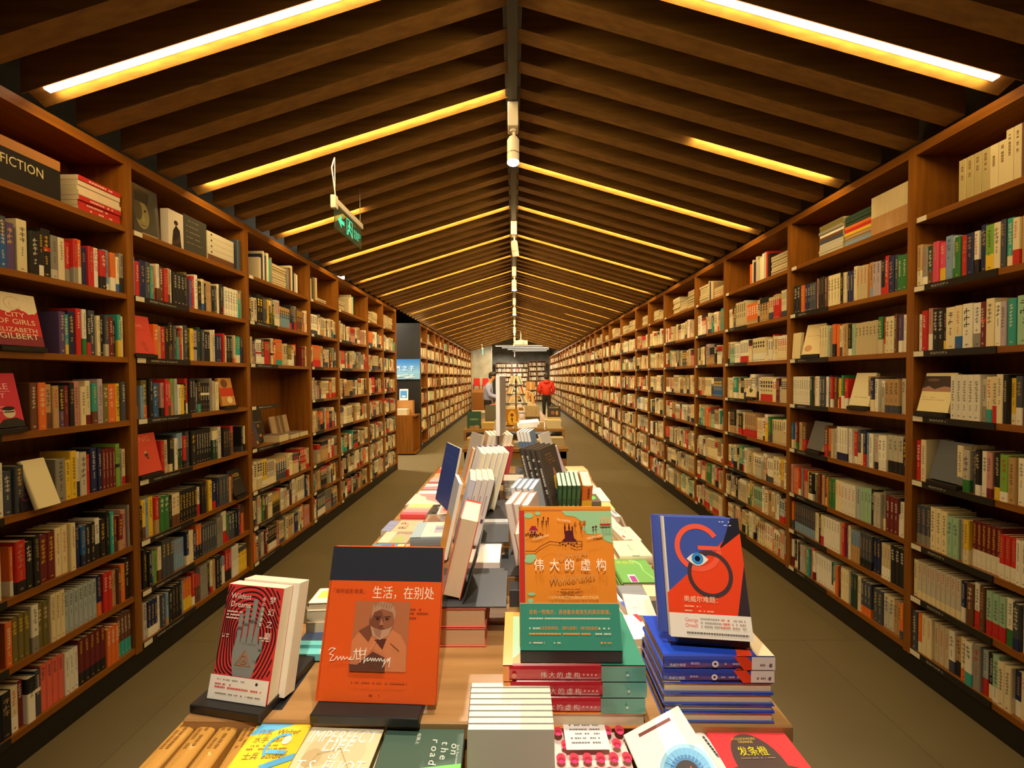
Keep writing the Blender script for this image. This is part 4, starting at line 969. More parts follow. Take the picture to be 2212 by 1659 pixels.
# four ochre volumes, spines up
def art_ochre(A, h, t):
    A.dashes(h*0.04, h*0.3, t*0.25, t*0.16, S(150, 104, 48)); A.dashes(h*0.04, h*0.3, t*0.55, t*0.16, S(150, 104, 48)); A.rect(h*0.36, t*0.3, h*0.8, t*0.34, S(214, 170, 96))
for i, (xa, xb, xc) in enumerate(((400, 441, 295), (443, 486, 350), (490, 533, 404), (539, 578, 470))):
    p, q = onz(xa, 1549, BZ), onz(xb, 1549, BZ); near = onz(xc, 1659, BZ); d = (near-p); d.z = 0; d.normalize(); t = (q-p).length*0.94; L_ = 0.23
    b = book(0.17, L_, t, S(200, 148, 70), 'ochre volume lying spine up, %s from the left end of the front bench' % ordn(i), hard=True, spine=art_ochre, gloss=True, group='ochre volumes on the front bench')
    # spine up: local x points down, local y toward the far end
    y = -d; x = Vector((0, 0, -1)); z = x.cross(y); o = p+Vector((0, 0, 0))-y*L_
    if z.x < 0: o = o+z*(-t)
    set_axes(b, o, x, y)
def support(quad, ztop, n, t, col, label, sp='left'):
    """identical copies under a laid book, down to the bench"""
    for i in range(n):
        b = laid(quad, ztop-0.0006-i*(t+0.0006), t, col, '%s, %s under the top one' % (label, ordn(i)), sp=sp); b.location.x += R.uniform(-0.002, 0.002)
def art_writer(A, w, h):
    A.poly([(w*0.1, h), (w, h), (w, h*0.95), (w*0.7, h*0.94), (w*0.3, h*0.86), (0, h*0.84)], S(96, 176, 222))
    for s, y in (('作家', 0.84), ('水手', 0.77), ('士兵', 0.62)): A.text(s, w*0.14, h*y, w*0.13, S(120, 88, 30))
    for s, y in (('Writer', 0.84), ('Sailor', 0.77), ('Soldier', 0.62)): A.text(s, w*0.46, h*y, w*0.14, S(120, 88, 30), slant=0.2)
    A.dashes(w*0.12, w*0.7, h*0.73, h*0.012, S(150, 116, 40)); A.dashes(w*0.12, w*0.8, h*0.70, h*0.012, S(150, 116, 40))
    A.arc(w*0.66, h*0.72, w*0.2, w*0.25, 1.2, 3.9, S(84, 168, 220), 16); A.circ(w*0.72, h*0.78, w*0.08, S(236, 230, 196), 14); A.poly([(w*0.5, h*0.56), (w, h*0.66), (w, h*0.60), (w*0.6, h*0.52)], S(84, 168, 220))
    A.poly([(w*0.5, h*0.7), (w*0.85, h*0.68), (w*0.8, h*0.65), (w*0.5, h*0.66)], S(96, 176, 222))
flat([(567, 1556), (677, 1550), (616, 1659), (472, 1659)], BZ+0.008, 0.02, S(238, 200, 40), 'yellow and blue Writer Sailor Soldier paperback on the front bench', sp='left', hard=False, art=art_writer, dp=0.21)
def art_eliot(A, w, h):
    A.text('IMPERFECT', w*0.5, h*0.855, 1, S(250, 246, 236), 'c', w=w*0.86, slant=0.15, sy=1.3); A.text('LIFE', w*0.5, h*0.775, 1, S(250, 246, 236), 'c', w=w*0.36, slant=0.15)
    A.text('of', w*0.5, h*0.71, 1, S(250, 246, 236), 'c', w=w*0.12, slant=0.15); A.text('T.S. ELIOT', w*0.5, h*0.61, 1, S(250, 246, 236), 'c', w=w*0.84, slant=0.15)
def art_eliot0(A, w, h):
    A.circ(w*0.32, h*0.78, w*0.2, S(206, 190, 148), 20); A.circ(w*0.24, h*0.72, w*0.12, S(190, 170, 124), 16); A.circ(w*0.72, h*0.78, w*0.16, S(212, 198, 158), 18); A.circ(w*0.75, h*0.6, w*0.1, S(214, 202, 164), 18)
    A.line([(w*0.15, h*0.5), (w*0.3, h*0.75), (w*0.55, h*0.8), (w*0.8, h*0.6)], w*0.012, S(176, 156, 110)); art_eliot(A, w, h)
flat([(673, 1567), (830, 1573), (799, 1659), (618, 1659)], BZ+0.004, 0.03, S(222, 208, 168), 'cream hardback with white lettering about an imperfect life, on the front bench', sp='left', art=art_eliot0, dp=0.22)
def art_road(A, w, h):
    A.poly([(w*0.25, h*0.0), (w, 0), (w, h*0.64), (w*0.3, h*0.60)], S(110, 210, 90))
    for i, s in enumerate(('on', 'the', 'road')):
        for j, ch in enumerate(s): A.text(ch, w*(0.86-0.12*i), h*(0.86-0.062*j-0.02*(2-i)), w*0.13, S(222, 230, 220), rot=-PI/2, slant=0.15)
    A.text('Jack Kerouac', w*0.93, h*0.80, w*0.045, S(200, 214, 200), rot=-PI/2); A.text('在路上', w*0.42, h*0.92, w*0.05, S(220, 226, 216), rot=-PI/2)
flat([(838, 1573), (1003, 1563), (1010, 1659), (818, 1659)], BZ+0.002, 0.02, S(66, 92, 78), 'dark green paperback with slanted white letters on the front bench', sp='left', hard=False, art=art_road, dp=0.21)
# upright row of grey paperbacks
for i in range(8):
    Yf = 0.635+i*0.0125; zt = 1.083
    xl, xr = (1004+i*1.2-1112)/831*Yf+0.0, (1192-i*1.2-1112)/831*Yf
    b = book(xr-xl, 0.20, 0.0115, S(186, 182, 166), 'grey-white paperback standing upright in the front bench row, %s from the front' % ordn(i), hard=False, page=S(244, 238, 220), group='grey-white paperbacks filed upright on the front bench')
    y = Vector((0, 0.12, 1)).normalized(); x = Vector((1, 0, 0)); z = x.cross(y)
    set_axes(b, Vector((xl, Yf-0.024, zt-0.2*y.z))-z*0.0115*0, x, y)
def art_lips(A, w, h):
    rr = random.Random(4)
    for j in range(9):
        for i in range(6):
            cx, cy = w*(0.08+i*0.17+(0.085 if j % 2 else 0)), h*(0.05+j*0.108); rx, ry = w*0.062, h*0.044
            if cx > w*0.97: continue
            A.circ(cx, cy, rx, S(222, 60, 84), 14, ry); A.circ(cx, cy-ry*0.25, rx*0.7, S(170, 30, 50), 12, ry*0.45); A.circ(cx, cy-ry*0.6, rx*0.5, S(236, 60, 130), 10, ry*0.3)
    A.rect(w*0.16, h*0.74, w*0.74, h, S(244, 240, 236)); 
    for k in range(5): A.dashes(w*0.24, w*0.66, h*(0.95-0.04*k), h*0.014, S(120, 116, 120))
flat([(1190, 1578), (1343, 1576), (1365, 1659), (1197, 1659)], BZ+0.002, 0.022, S(238, 226, 216), 'white paperback patterned with red open lips on the front bench', sp='left', hard=False, art=art_lips, dp=0.22)
# 1984, propped up
def art_84(A, w, h):
    A.rect(w*0.22, h*0.915, w*0.78, h*0.945, S(120, 60, 50))
    cx, cy = w*0.60, h*0.50
    for r, c in ((0.385, S(150, 196, 222)), (0.33, S(104, 168, 210)), (0.24, S(56, 116, 168)), (0.17, S(30, 24, 24))): A.circ(cx, cy, w*r, c, 32)
    for i in range(26): t = i*2*PI/26; A.line([(cx+w*0.2*math.cos(t), cy+w*0.2*math.sin(t)), (cx+w*0.32*math.cos(t+.06), cy+w*0.32*math.sin(t+.06))], w*0.010, S(126, 184, 218))
    A.text('1984', cx, cy-w*0.03, 1, S(200, 60, 40), 'c', w=w*0.2)
b = book(0.116, 0.2, 0.02, S(236, 234, 228), 'white 1984 paperback with a blue eye, tilted up on the front bench', hard=False, art=art_84)
TL_ = ony(1346, 1588, 0.70); TR_ = ony(1450, 1532, 0.712)
x = (TR_-TL_).normalized(); y = Vector((0.0, 1, 0.10)); y = (y-y.dot(x)*x).normalized(); z = x.cross(y)
set_axes(b, TL_-y*0.2-z*0.02, x, y)
for i, (xa, xb) in enumerate(((1470, 1492), (1493, 1518))):
    p, q = onz(xa, 1575, BZ), onz(xb, 1575, BZ); d = (onz(xa+62, 1659, BZ)-p); d.z = 0; d.normalize(); t = (q-p).length; y = -d; x = Vector((0, 0, -1)); L_ = 0.2
    b = book(0.14, L_, t*0.96, S(232, 228, 220), 'white volume with black foot lying spine up, %s, on the front bench' % ('left of the pair' if i == 0 else 'right of the pair'), spine=lambda A, h, t: (A.rect(h*0.42, 0.001, h, t-0.001, S(44, 44, 48)), A.dashes(h*0.06, h*0.3, t*0.4, t*0.2, S(60, 60, 70)), [A.line([(h*R.uniform(0.42, 0.95), t*R.uniform(0.1, 0.9)), (h*R.uniform(0.42, 0.95), t*R.uniform(0.1, 0.9))], 0.0006, S(150, 150, 150)) for _ in range(6)]))
    z = x.cross(y); o = p-y*L_+(z*(-t) if z.x < 0 else Vector((0, 0, 0))); set_axes(b, o, x, y)
def art_orange(A, w, h):
    A.circ(w*0.45, h*0.66, w*0.30, S(84, 66, 60), 26, h*0.27); A.circ(w*0.45, h*0.60, w*0.44, S(84, 66, 60), 26, h*0.06); A.rect(w*0.22, h*0.30, w*0.70, h*0.59, S(232, 140, 90)); A.circ(w*0.33, h*0.44, w*0.07, S(240, 150, 96), 14)
    A.circ(w*0.58, h*0.42, w*0.10, S(60, 50, 50), 16); A.circ(w*0.58, h*0.42, w*0.07, S(240, 230, 220), 16); A.circ(w*0.58, h*0.42, w*0.035, S(30, 30, 30), 12)
    A.text('A CLOCKWORK', w*0.42, h*0.87, 1, S(232, 200, 90), 'c', w=w*0.30); A.text('ORANGE', w*0.42, h*0.84, 1, S(232, 200, 90), 'c', w=w*0.18); A.text('发条橙', w*0.44, h*0.735, 1, S(246, 224, 40), 'c', w=w*0.36)
    A.dashes(w*0.24, w*0.66, h*0.70, h*0.01, S(150, 130, 110))
flat([(1517, 1573), (1685, 1567), (1756, 1659), (1566, 1659)], BZ+0.002, 0.024, S(222, 62, 66), 'red paperback with a dark rounded hat shape, right end of the front bench', sp='left', hard=False, art=art_orange, dp=0.21, wd=0.147)
# hidden copies that carry the top books of the bench
for i, (x0_, w_, c_) in enumerate(((-0.55, 0.14, S(238, 200, 40)), (-0.39, 0.13, S(222, 208, 168)), (-0.24, 0.14, S(66, 92, 78)), (0.075, 0.13, S(238, 226, 216)), (0.21, 0.12, S(236, 234, 228)), (0.35, 0.14, S(222, 62, 66)))):
    for k in range(5):
        b = book(w_, 0.2, 0.03, c_, '%s under the matching top book of the front bench, %s layer down' % (['yellow copy', 'cream copy', 'dark green copy', 'lip-patterned copy', 'white copy', 'red copy'][i], ordn(k)), hard=False, group='lower copies on the front bench')
        set_axes(b, (x0_+R.uniform(-0.003, 0.003), 0.475, 0.955-0.0308*(k+1)), (1, 0, 0), (0, 1, 0))

# ---- standing covers at the front edge
def art_dreams(A, w, h):
    cx, cy = w*0.50, h*0.52
    for k in range(0, 24):
        pts = []
        for i in range(73):
            t = 2*PI*i/72; r = 0.20+k*0.046
            x = cx+w*r*(1.0+0.10*math.sin(3*t+k*0.25))*math.cos(t); y = cy+h*(r*1.0)*(0.92+0.10*math.cos(2*t+k*0.2))*math.sin(t)+h*0.03*math.sin(k*0.5+4*t)*min(1, k/10)
            pts.append((x, y))
        for a, b in zip(pts, pts[1:]):
            if all(0.002 < p[0] < w-0.002 and h*0.20 < p[1] < h-0.002 for p in (a, b)): A.k -= 0; A.line([a, b], w*0.024, S(52, 22, 24)); A.k -= 1
    A.k += 1; g_ = S(138, 140, 132)
    A.poly([(w*.34, h*.2), (w*.66, h*.2), (w*.70, h*.30), (w*.72, h*.44), (w*.66, h*.56), (w*.30, h*.52), (w*.27, h*.40), (w*.30, h*.28)], g_)
    for (x0, x1, y0, y1, ww) in ((.34, .33, .5, .72, .075), (.44, .43, .5, .80, .075), (.54, .55, .5, .86, .08), (.63, .68, .5, .80, .07)):
        A.line([(w*x0, h*y0), (w*(x0+x1)/2, h*(y0+y1)/2), (w*x1, h*y1)], w*ww, g_); A.circ(w*x1, h*y1, w*ww*0.5, g_, 12)
    A.line([(w*0.68, h*0.36), (w*0.75, h*0.44), (w*0.735, h*0.55)], w*0.06, g_)
    for s in ((.385, .5, .38, .66), (.49, .5, .49, .70), (.595, .5, .61, .72)): A.line([(w*s[0], h*s[1]), (w*s[2], h*s[3])], w*0.008, S(80, 82, 78))
    o_ = S(176, 112, 70); A.line([(w*.36, h*.30), (w*.62, h*.30), (w*.5, h*.43), (w*.36, h*.30)], w*0.012, o_); A.arc(w*.49, h*.35, w*.05, w*.066, 0, 2*PI, o_, 18); A.circ(w*.49, h*.35, w*.025, o_)
    wt = S(240, 226, 206)
    A.text('Wildest', w*0.10, h*0.875, 1, wt, w=w*0.36, slant=0.1); A.text('Dreams', w*0.12, h*0.80, 1, wt, w=w*0.36, slant=0.1)
    for k in range(3): A.dashes(w*0.08, w*0.36, h*(0.75-0.028*k), h*0.012, wt)
    for i, c in enumerate('梦幻之巅'): A.text(c, w*0.80, h*(0.86-0.105*i), w*0.115, wt)
    for i, c in enumerate('奇幻文学盛宴'): A.text(c, w*0.68, h*(0.88-0.045*i), w*0.055, wt)
    for (x0, x1, y) in ((.05, .2, .55), (.05, .18, .53), (.72, .9, .55), (.76, .9, .53)): A.dashes(w*x0, w*x1, h*y, h*0.009, wt)
    A.rect(0, 0, w, h*0.205, S(236, 230, 216)); A.circ(w*0.80, h*0.165, w*0.022, S(40, 36, 50), 16)
    A.dashes(w*0.12, w*0.62, h*0.165, h*0.012, S(150, 140, 130)); A.dashes(w*0.10, w*0.45, h*0.125, h*0.014, S(206, 70, 60)); A.dashes(w*0.10, w*0.9, h*0.10, h*0.014, S(206, 70, 60)); A.dashes(w*0.10, w*0.9, h*0.05, h*0.011, S(130, 120, 112))
def rot_stand(bl, br, zb, H, lean, t, col, label, stlabel, sx0, sx1, hgt, art, extra=None, depth=0.13, sd=-0.022, **k):
    b, A_, B_, x, y, z = standing(bl, br, zb, H, lean, t, col, label, art=art, **k)
    w_ = (B_-A_).length; bk = Vector((-x.y, x.x, 0))
    o = A_+x*(w_*sx0)+bk*sd; stand((o.x, o.y, zb-hgt), x, z, w_*(sx1-sx0), hgt-0.0006, stlabel, depth=depth, lean=lean, back=H*0.55)
    return b, A_, B_, x, y, z
b, A_, B_, x, y, z = rot_stand((451, 1505), (577, 1524), 1.0185, 0.212, 0.24, 0.027, S(216, 58, 52), 'red book with a grey hand and black wavy lines, standing at the left table corner', 'black stand under the red book with the grey hand', -0.16, 1.02, 0.0175, art_dreams, hard=False, page=S(238, 226, 200), depth=0.16)
b2 = book((B_-A_).length+0.004, 0.216, 0.03, S(232, 222, 200), 'cream copy standing directly behind the red book with the grey hand', hard=False, page=S(236, 222, 196), spcol=S(190, 50, 60)); bk = Vector((-x.y, x.x, 0))
set_axes(b2, A_-z*0.0285-z*0.03+x*0.010+y*0.0, x, y)
mb = MB(); mb.box((-0.62, 0.757, TZ+0.0002), (-0.472, 0.905, TZ+0.0009), m='black'); tag(mb.build('display_mat'), 'thin black mat on the table under the stand of the red hand cover', 'mat')
def art_hem(A, w, h):
    A.rect(0, h*0.765, w, h, S(46, 48, 58))
    ink = S(244, 224, 196); dk = S(150, 60, 30)
    A.text('生活，在别处', w*0.40, h*0.655, 1, ink, w=w*0.54, sy=1.15)
    A.text('「海明威影像集」', w*0.05, h*0.68, 1, dk, w=w*0.28)
    for (x0, x1, y) in ((.66, .84, .575), (.70, .90, .55), (.72, .82, .52)): A.dashes(w*x0, w*x1, h*y, h*0.012, dk)
    px0, px1, py0, py1 = w*0.26, w*0.74, h*0.19, h*0.63
    A.rect(px0, py0, px1, py1, S(176, 104, 68)); W2, H2 = px1-px0, py1-py0; P = lambda x, y: (px0+x*W2, py0+y*H2)
    A.poly([P(0.0, 0.10), P(0, 0.42), P(0.12, 0.56), P(0.34, 0.66), P(0.62, 0.62), P(0.86, 0.52), P(0.98, 0.36), P(1, 0.0), P(0.1, 0)], S(204, 122, 80))
    A.poly([P(0.10, 0.56), P(0.30, 0.66), P(0.36, 0.52), P(0.3, 0.40)], S(122, 72, 52)); A.poly([P(0.40, 0.44), P(0.62, 0.46), P(0.56, 0.30)], S(92, 50, 42))
    A.circ(*P(0.51, 0.70), W2*0.22, S(150, 92, 66), 30, H2*0.22); A.circ(*P(0.41, 0.70), W2*0.13, S(122, 72, 54), 26, H2*0.19)
    A.poly([P(0.30, 0.72), P(0.33, 0.95), P(0.48, 1.0), P(0.68, 0.97), P(0.75, 0.84), P(0.74, 0.72), P(0.69, 0.84), P(0.5, 0.89), P(0.36, 0.84)], S(180, 134, 106))
    A.poly([P(0.31, 0.64), P(0.36, 0.50), P(0.5, 0.44), P(0.64, 0.50), P(0.71, 0.64), P(0.62, 0.60), P(0.51, 0.62), P(0.4, 0.60)], S(188, 142, 112)); A.poly([P(0.36, 0.60), P(0.42, 0.50), P(0.5, 0.47), P(0.52, 0.58)], S(160, 112, 88)); A.poly([P(0.42, 0.60), P(0.51, 0.625), P(0.6, 0.60), P(0.51, 0.585)], S(120, 66, 52))
    A.circ(*P(0.43, 0.745), W2*0.03, S(60, 36, 32), 12, H2*0.014); A.circ(*P(0.6, 0.745), W2*0.03, S(60, 36, 32), 12, H2*0.014); A.line([P(0.38, 0.78), P(0.48, 0.775)], W2*0.018, S(96, 56, 46)); A.line([P(0.55, 0.775), P(0.66, 0.78)], W2*0.018, S(96, 56, 46)); A.poly([P(0.50, 0.76), P(0.47, 0.655), P(0.55, 0.655)], S(176, 114, 84))
    for k in range(7): A.line([P(0.36+0.05*k, 0.93+0.02*math.sin(k)), P(0.39+0.05*k, 0.99)], W2*0.01, S(150, 108, 84))
    A.poly([P(0.02, 0.0), P(0.0, 0.10), P(0.14, 0.09), P(0.34, 0.24), P(0.40, 0.28), P(0.62, 0.20), P(0.64, 0.0)], S(98, 60, 50)); A.line([P(0.7, 0.4), P(0.86, 0.3)], W2*0.012, S(130, 70, 46)); A.line([P(0.44, 0.42), P(0.36, 0.30)], W2*0.012, S(230, 160, 120))
    sig = [(.075, .315), (.095, .33), (.13, .325), (.10, .305), (.085, .29), (.12, .285), (.10, .265), (.095, .25), (.13, .255), (.15, .28), (.16, .255), (.18, .28), (.19, .255), (.205, .28), (.215, .26), (.235, .275), (.25, .26), (.27, .28), (.26, .26), (.29, .262), (.305, .33), (.315, .262), (.345, .27), (.33, .32)]
    A.line([(a*w*1.02, b_2*h) for a, b_2 in sig], w*0.0055, S(250, 240, 224)); A.line([(w*.29, h*.31), (w*.40, h*.318)], w*0.005, S(250, 240, 224))
    sig2 = [(.345, .335), (.355, .245), (.352, .29), (.385, .295), (.395, .335), (.385, .24), (.40, .265), (.42, .275), (.41, .255), (.43, .26), (.44, .275), (.45, .255), (.46, .275), (.47, .255), (.48, .275), (.49, .255), (.51, .275), (.515, .255), (.53, .275), (.54, .255), (.56, .27), (.555, .23), (.545, .22), (.57, .255), (.59, .275), (.585, .25), (.605, .28), (.60, .22)]
    A.line([(a*w, b_2*h) for a, b_2 in sig2], w*0.0055, S(250, 240, 224))
    A.dashes(w*0.24, w*0.76, h*0.125, h*0.011, S(190, 90, 44)); A.dashes(w*0.44, w*0.54, h*0.05, h*0.008, S(120, 50, 30))
rot_stand((679, 1515), (940, 1524), 1.019, 0.288, 0.30, 0.016, S(222, 88, 34), 'large orange hardback with a bearded man portrait, standing at the table front', 'black stand under the large orange hardback', 0.03, 0.90, 0.0185, art_hem, depth=0.09, sd=-0.03, gloss=True)
TEAL, MAPO = S(62, 138, 116), S(220, 132, 44)
def art_map(A, w, h):
    mt, dk, cr = S(150, 190, 140), S(84, 34, 40), S(240, 220, 180)
    A.rect(0, h*0.30, w*0.055, h*0.965, S(192, 50, 40)); A.rect(w*0.055, h*0.30, w*0.065, h*0.965, S(170, 160, 90)); A.rect(0, h*0.965, w, h*0.975, S(190, 110, 40))
    A.poly([(w*.46, h*.965), (w, h*.965), (w, h*.72), (w*.93, h*.735), (w*.88, h*.76), (w*.80, h*.785), (w*.72, h*.79), (w*.68, h*.83), (w*.72, h*.87), (w*.66, h*.89), (w*.60, h*.92), (w*.50, h*.93)], mt)
    for (x, y, a, b_2) in ((.10, .93, .05, .022), (.20, .945, .03, .015), (.12, .62, .06, .026), (.10, .595, .05, .02), (.12, .36, .04, .012), (.11, .315, .03, .016), (.84, .775, .06, .018)): A.circ(w*x, h*y, w*a, mt if x < .8 else MAPO, 18, h*b_2)
    # towered castle
    A.poly([(w*.45, h*.735), (w*.62, h*.735), (w*.585, h*.76), (w*.575, h*.80), (w*.56, h*.815), (w*.505, h*.815), (w*.49, h*.80), (w*.485, h*.76)], dk)
    for x in (.49, .535, .57): A.rect(w*(x-.008), h*.79, w*(x+.008), h*.835, dk); A.poly([(w*(x-.012), h*.833), (w*(x+.012), h*.833), (w*x, h*(.875 if x != .57 else .855))], dk)
    for i in range(7): A.circ(w*(.43+.03*i), h*(.722-.008*(i % 3)), w*.009, dk, 8)
    A.poly([(w*.10, h*.815), (w*.20, h*.815), (w*.17, h*.85), (w*.13, h*.85)], S(150, 40, 60)); A.rect(w*.11, h*.79, w*.19, h*.815, S(196, 130, 80)); A.rect(w*.12, h*.795, w*.14, h*.81, dk); A.rect(w*.155, h*.795, w*.175, h*.81, dk); 
    for i in range(9): A.circ(w*(.07+.022*i), h*(.785+.008*math.sin(i*2)), w*.010, dk, 8)
    for (x, y) in ((.20, .885), (.26, .895), (.31, .89), (.245, .865), (.29, .865)): A.rect(w*(x-.004), h*(y-.02), w*(x+.004), h*(y+.02), dk); A.circ(w*x, h*(y+.018), w*.010, dk, 8)
    for (x, y) in ((.60, .85), (.655, .86), (.70, .86), (.665, .835)): A.line([(w*x, h*(y-.02)), (w*x, h*(y+.015))], w*.006, S(140, 80, 40)); A.circ(w*x, h*(y+.02), w*.016, S(170, 100, 44), 8)
    A.poly([(w*.86, h*.865), (w*.99, h*.868), (w*.97, h*.853), (w*.87, h*.85)], S(176, 40, 40))
    for i in range(3): A.rect(w*(.875+.035*i), h*.87, w*(.90+.035*i), h*.92, S(200, 170, 120))
    for (x, y) in ((.79, .82), (.82, .825)): A.line([(w*x, h*(y-.02)), (w*x, h*(y+.02))], w*.005, dk); A.circ(w*x, h*(y+.02), w*.013, dk, 6)
    A.line([(w*.06, h*.665), (w*.16, h*.665), (w*.22, h*.70), (w*.32, h*.735), (w*.42, h*.728), (w*.56, h*.74), (w*.66, h*.735), (w*.66, h*.70), (w*.60, h*.695), (w*.54, h*.71)], w*.007, dk)
    A.text('WONDERLAND', w*.14, h*.745, 1, cr, w=w*.18, rot=.25); A.text('The CASTLE', w*.40, h*.895, 1, cr, w=w*.15, rot=-.15); A.text('NEVERLAND', w*.72, h*.75, 1, cr, w=w*.17, rot=.2)
    sc_ = S(196, 140, 78); A.text('Literary', w*.41, h*.60, 1, sc_, w=w*.30, rot=.1, slant=.25, sy=1.2); A.text('Wonderlands', w*.30, h*.43, 1, sc_, w=w*.48, rot=.12, slant=.25, sy=1.2)
    for i, c in enumerate('伟大的虚构'): A.text(c, w*(.15+.162*i), h*.535, w*.11, S(250, 240, 216), sy=1.12)
    for k, (a, b_2) in enumerate(((.42, .62), (.38, .66), (.44, .58))): A.dashes(w*a, w*b_2, h*(.395-.016*k), h*.007, S(140, 70, 30))
    A.text('一生不可错过的96部幻想文学经典', w*.28, h*.335, 1, S(236, 196, 130), w=w*.52)
    A.rect(0, 0, w, h*.305, TEAL); A.rect(0, h*.303, w, h*.307, S(226, 200, 150)); yl = S(232, 150, 60)
    A.text('总有一些地方，讲述着未曾发生的真实故事。', w*.09, h*.235, 1, yl, w=w*.82, sy=1.1)
    A.dashes(w*.09, w*.9, h*.20, h*.010, S(210, 220, 190), dens=0.95)
    A.dashes(w*.09, w*.2, h*.135, h*.012, S(200, 214, 180)); A.text('《克苏鲁神话》《镜与迷雾》《权力的游戏》', w*.2, h*.133, 1, yl, w=w*.58, sy=1.1); A.dashes(w*.78, w*.9, h*.135, h*.012, S(200, 214, 180))
    A.dashes(w*.09, w*.7, h*.10, h*.012, yl, dens=.95); A.dashes(w*.7, w*.9, h*.10, h*.012, S(200, 214, 180)); A.dashes(w*.09, w*.24, h*.045, h*.008, cr); A.dashes(w*.32, w*.4, h*.045, h*.008, cr); A.circ(w*.80, h*.05, w*.01, yl); A.dashes(w*.82, w*.9, h*.046, h*.008, yl)
def sp_map(A, h, t):
    A.rect(0, 0.0006, h*.045, t-0.0006, MAPO); A.rect(h*.69, 0.0006, h, t-0.0006, S(86, 150, 128))
    for i, c in enumerate('伟大的虚构'): A.text(c, h*(.265+.058*i), t*.30, h*.046, S(240, 220, 200), rot=0)
    for i in range(4): A.rect(h*(.56+.028*i), t*.44, h*(.57+.028*i), t*.56, S(220, 180, 160))
    A.circ(h*.08, t*.45, t*.16, S(206, 110, 90), 10); A.circ(h*.87, t*.5, t*.08, S(210, 220, 200), 10)
quad = [(1094, 1322), (1352, 1322), (1383, 1437), (1083, 1437)]
for i in range(4):
    spn = 'near' if i < 3 else 'far'
    def art_top(A, w, h):
        A.rect(0, 0, w, h*.31, TEAL); A.rect(0, h*.93, w, h, S(240, 160, 70))
        A.poly([(w*.1, h*.93), (w*.9, h*.93), (w*.9, h*.86), (w*.6, h*.80), (w*.35, h*.82), (w*.2, h*.87)], S(150, 196, 150)); A.circ(w*.6, h*.86, w*.03, MAPO); A.circ(w*.15, h*.75, w*.02, S(84, 34, 40)); A.circ(w*.2, h*.8, w*.02, S(84, 34, 40))
    b = laid(quad, 1.122, 0.030, S(226, 136, 50), 'orange map-cover hardback in the pile under the standing one, %s from the top' % ordn(i), sp=spn, art=art_top, spine=sp_map, spcol=S(176, 36, 44), gloss=True, group='orange map-cover pile')
    b.location.x += [0, 0.002, -0.001, 0.001][i]; b.location.z -= i*0.0306
rot_stand((1124, 1401), (1342, 1402), 1.148, 0.258, 0.33, 0.026, MAPO, 'orange map cover book with teal band, standing on its own pile', 'black stand under the orange map-cover book', 0.0, 1.01, 0.025, art_map, sd=-0.004, depth=0.10, back=MAPO, gloss=True)
BLU, RED_ = S(66, 84, 160), S(228, 70, 36)
def art_g(A, w, h):
    A.poly([(0, h*.345), (w, h*.93), (w, h*.16), (0, h*.16)], RED_); A.poly([(w, h), (w, h*.87), (w*.70, h*.72), (w*.78, h*.80), (w*.90, h)], S(40, 38, 46)); A.poly([(w, h*.60), (w, h*.16), (w*.84, h*.16)], S(58, 46, 50))
    A.arc(w*.44, h*.735, w*.235, w*.30, .55, 2*PI-.12, S(236, 92, 66), 44); A.rect(w*.44, h*.715, w*.73, h*.75, S(236, 92, 66))
    A.arc(w*.56, h*.515, w*.235, w*.285, 0, 2*PI, S(74, 56, 58), 44)
    A.poly([(w*.28+w*.28*i/12, h*.635+h*.055*math.sin(PI*i/12)) for i in range(13)]+[(w*.56-w*.28*i/12, h*.635-h*.055*math.sin(PI*i/12)) for i in range(1, 12)], S(236, 228, 214))
    A.circ(w*.42, h*.64, w*.075, S(60, 140, 200), 22); A.circ(w*.42, h*.64, w*.035, S(20, 24, 60), 16)
    A.text('奥威尔难题：', w*.20, h*.285, 1, S(244, 210, 170), w=w*.42); A.dashes(w*.2, w*.4, h*.24, h*.012, S(244, 180, 140)); A.dashes(w*.2, w*.56, h*.205, h*.012, S(244, 180, 140)); A.dashes(w*.66, w*.88, h*.96, h*.010, S(200, 206, 230)); A.dashes(w*.80, w*.9, h*.93, h*.010, S(200, 206, 230))
    A.rect(0, 0, w, h*.19, S(232, 224, 208)); A.text('George', w*.19, h*.125, 1, S(222, 84, 70), w=w*.16, sy=1.2); A.text('Orwell', w*.19, h*.082, 1, S(222, 84, 70), w=w*.15, sy=1.2)
    for k in range(3): A.dashes(w*.38, w*.62, h*(.145-.028*k), h*.013, S(170, 160, 150)); A.dashes(w*.62, w*.74, h*(.145-.028*k), h*.013, S(228, 120, 100)); A.dashes(w*.76, w*.93, h*(.145-.028*k), h*.013, S(190, 160, 150))
    A.dashes(w*.2, w*.95, h*.035, h*.014, S(110, 104, 100), dens=.95)
b, A_, B_, x, y, z = rot_stand((1449, 1374), (1628, 1386), 1.158, 0.222, 0.30, 0.020, BLU, 'blue and red book with a large G and an eye, standing on its pile', 'black stand under the blue and red book with the eye', 0.12, 1.0, 0.022, art_g, sd=0.012, depth=0.09, spcol=S(214, 206, 196), gloss=True, back=BLU)
b2 = book((B_-A_).length, 0.224, 0.02, BLU, 'second blue copy standing behind the blue and red book with the eye', gloss=True, spcol=S(70, 84, 170)); set_axes(b2, A_-z*0.0205*2-x*0.015, x, y)
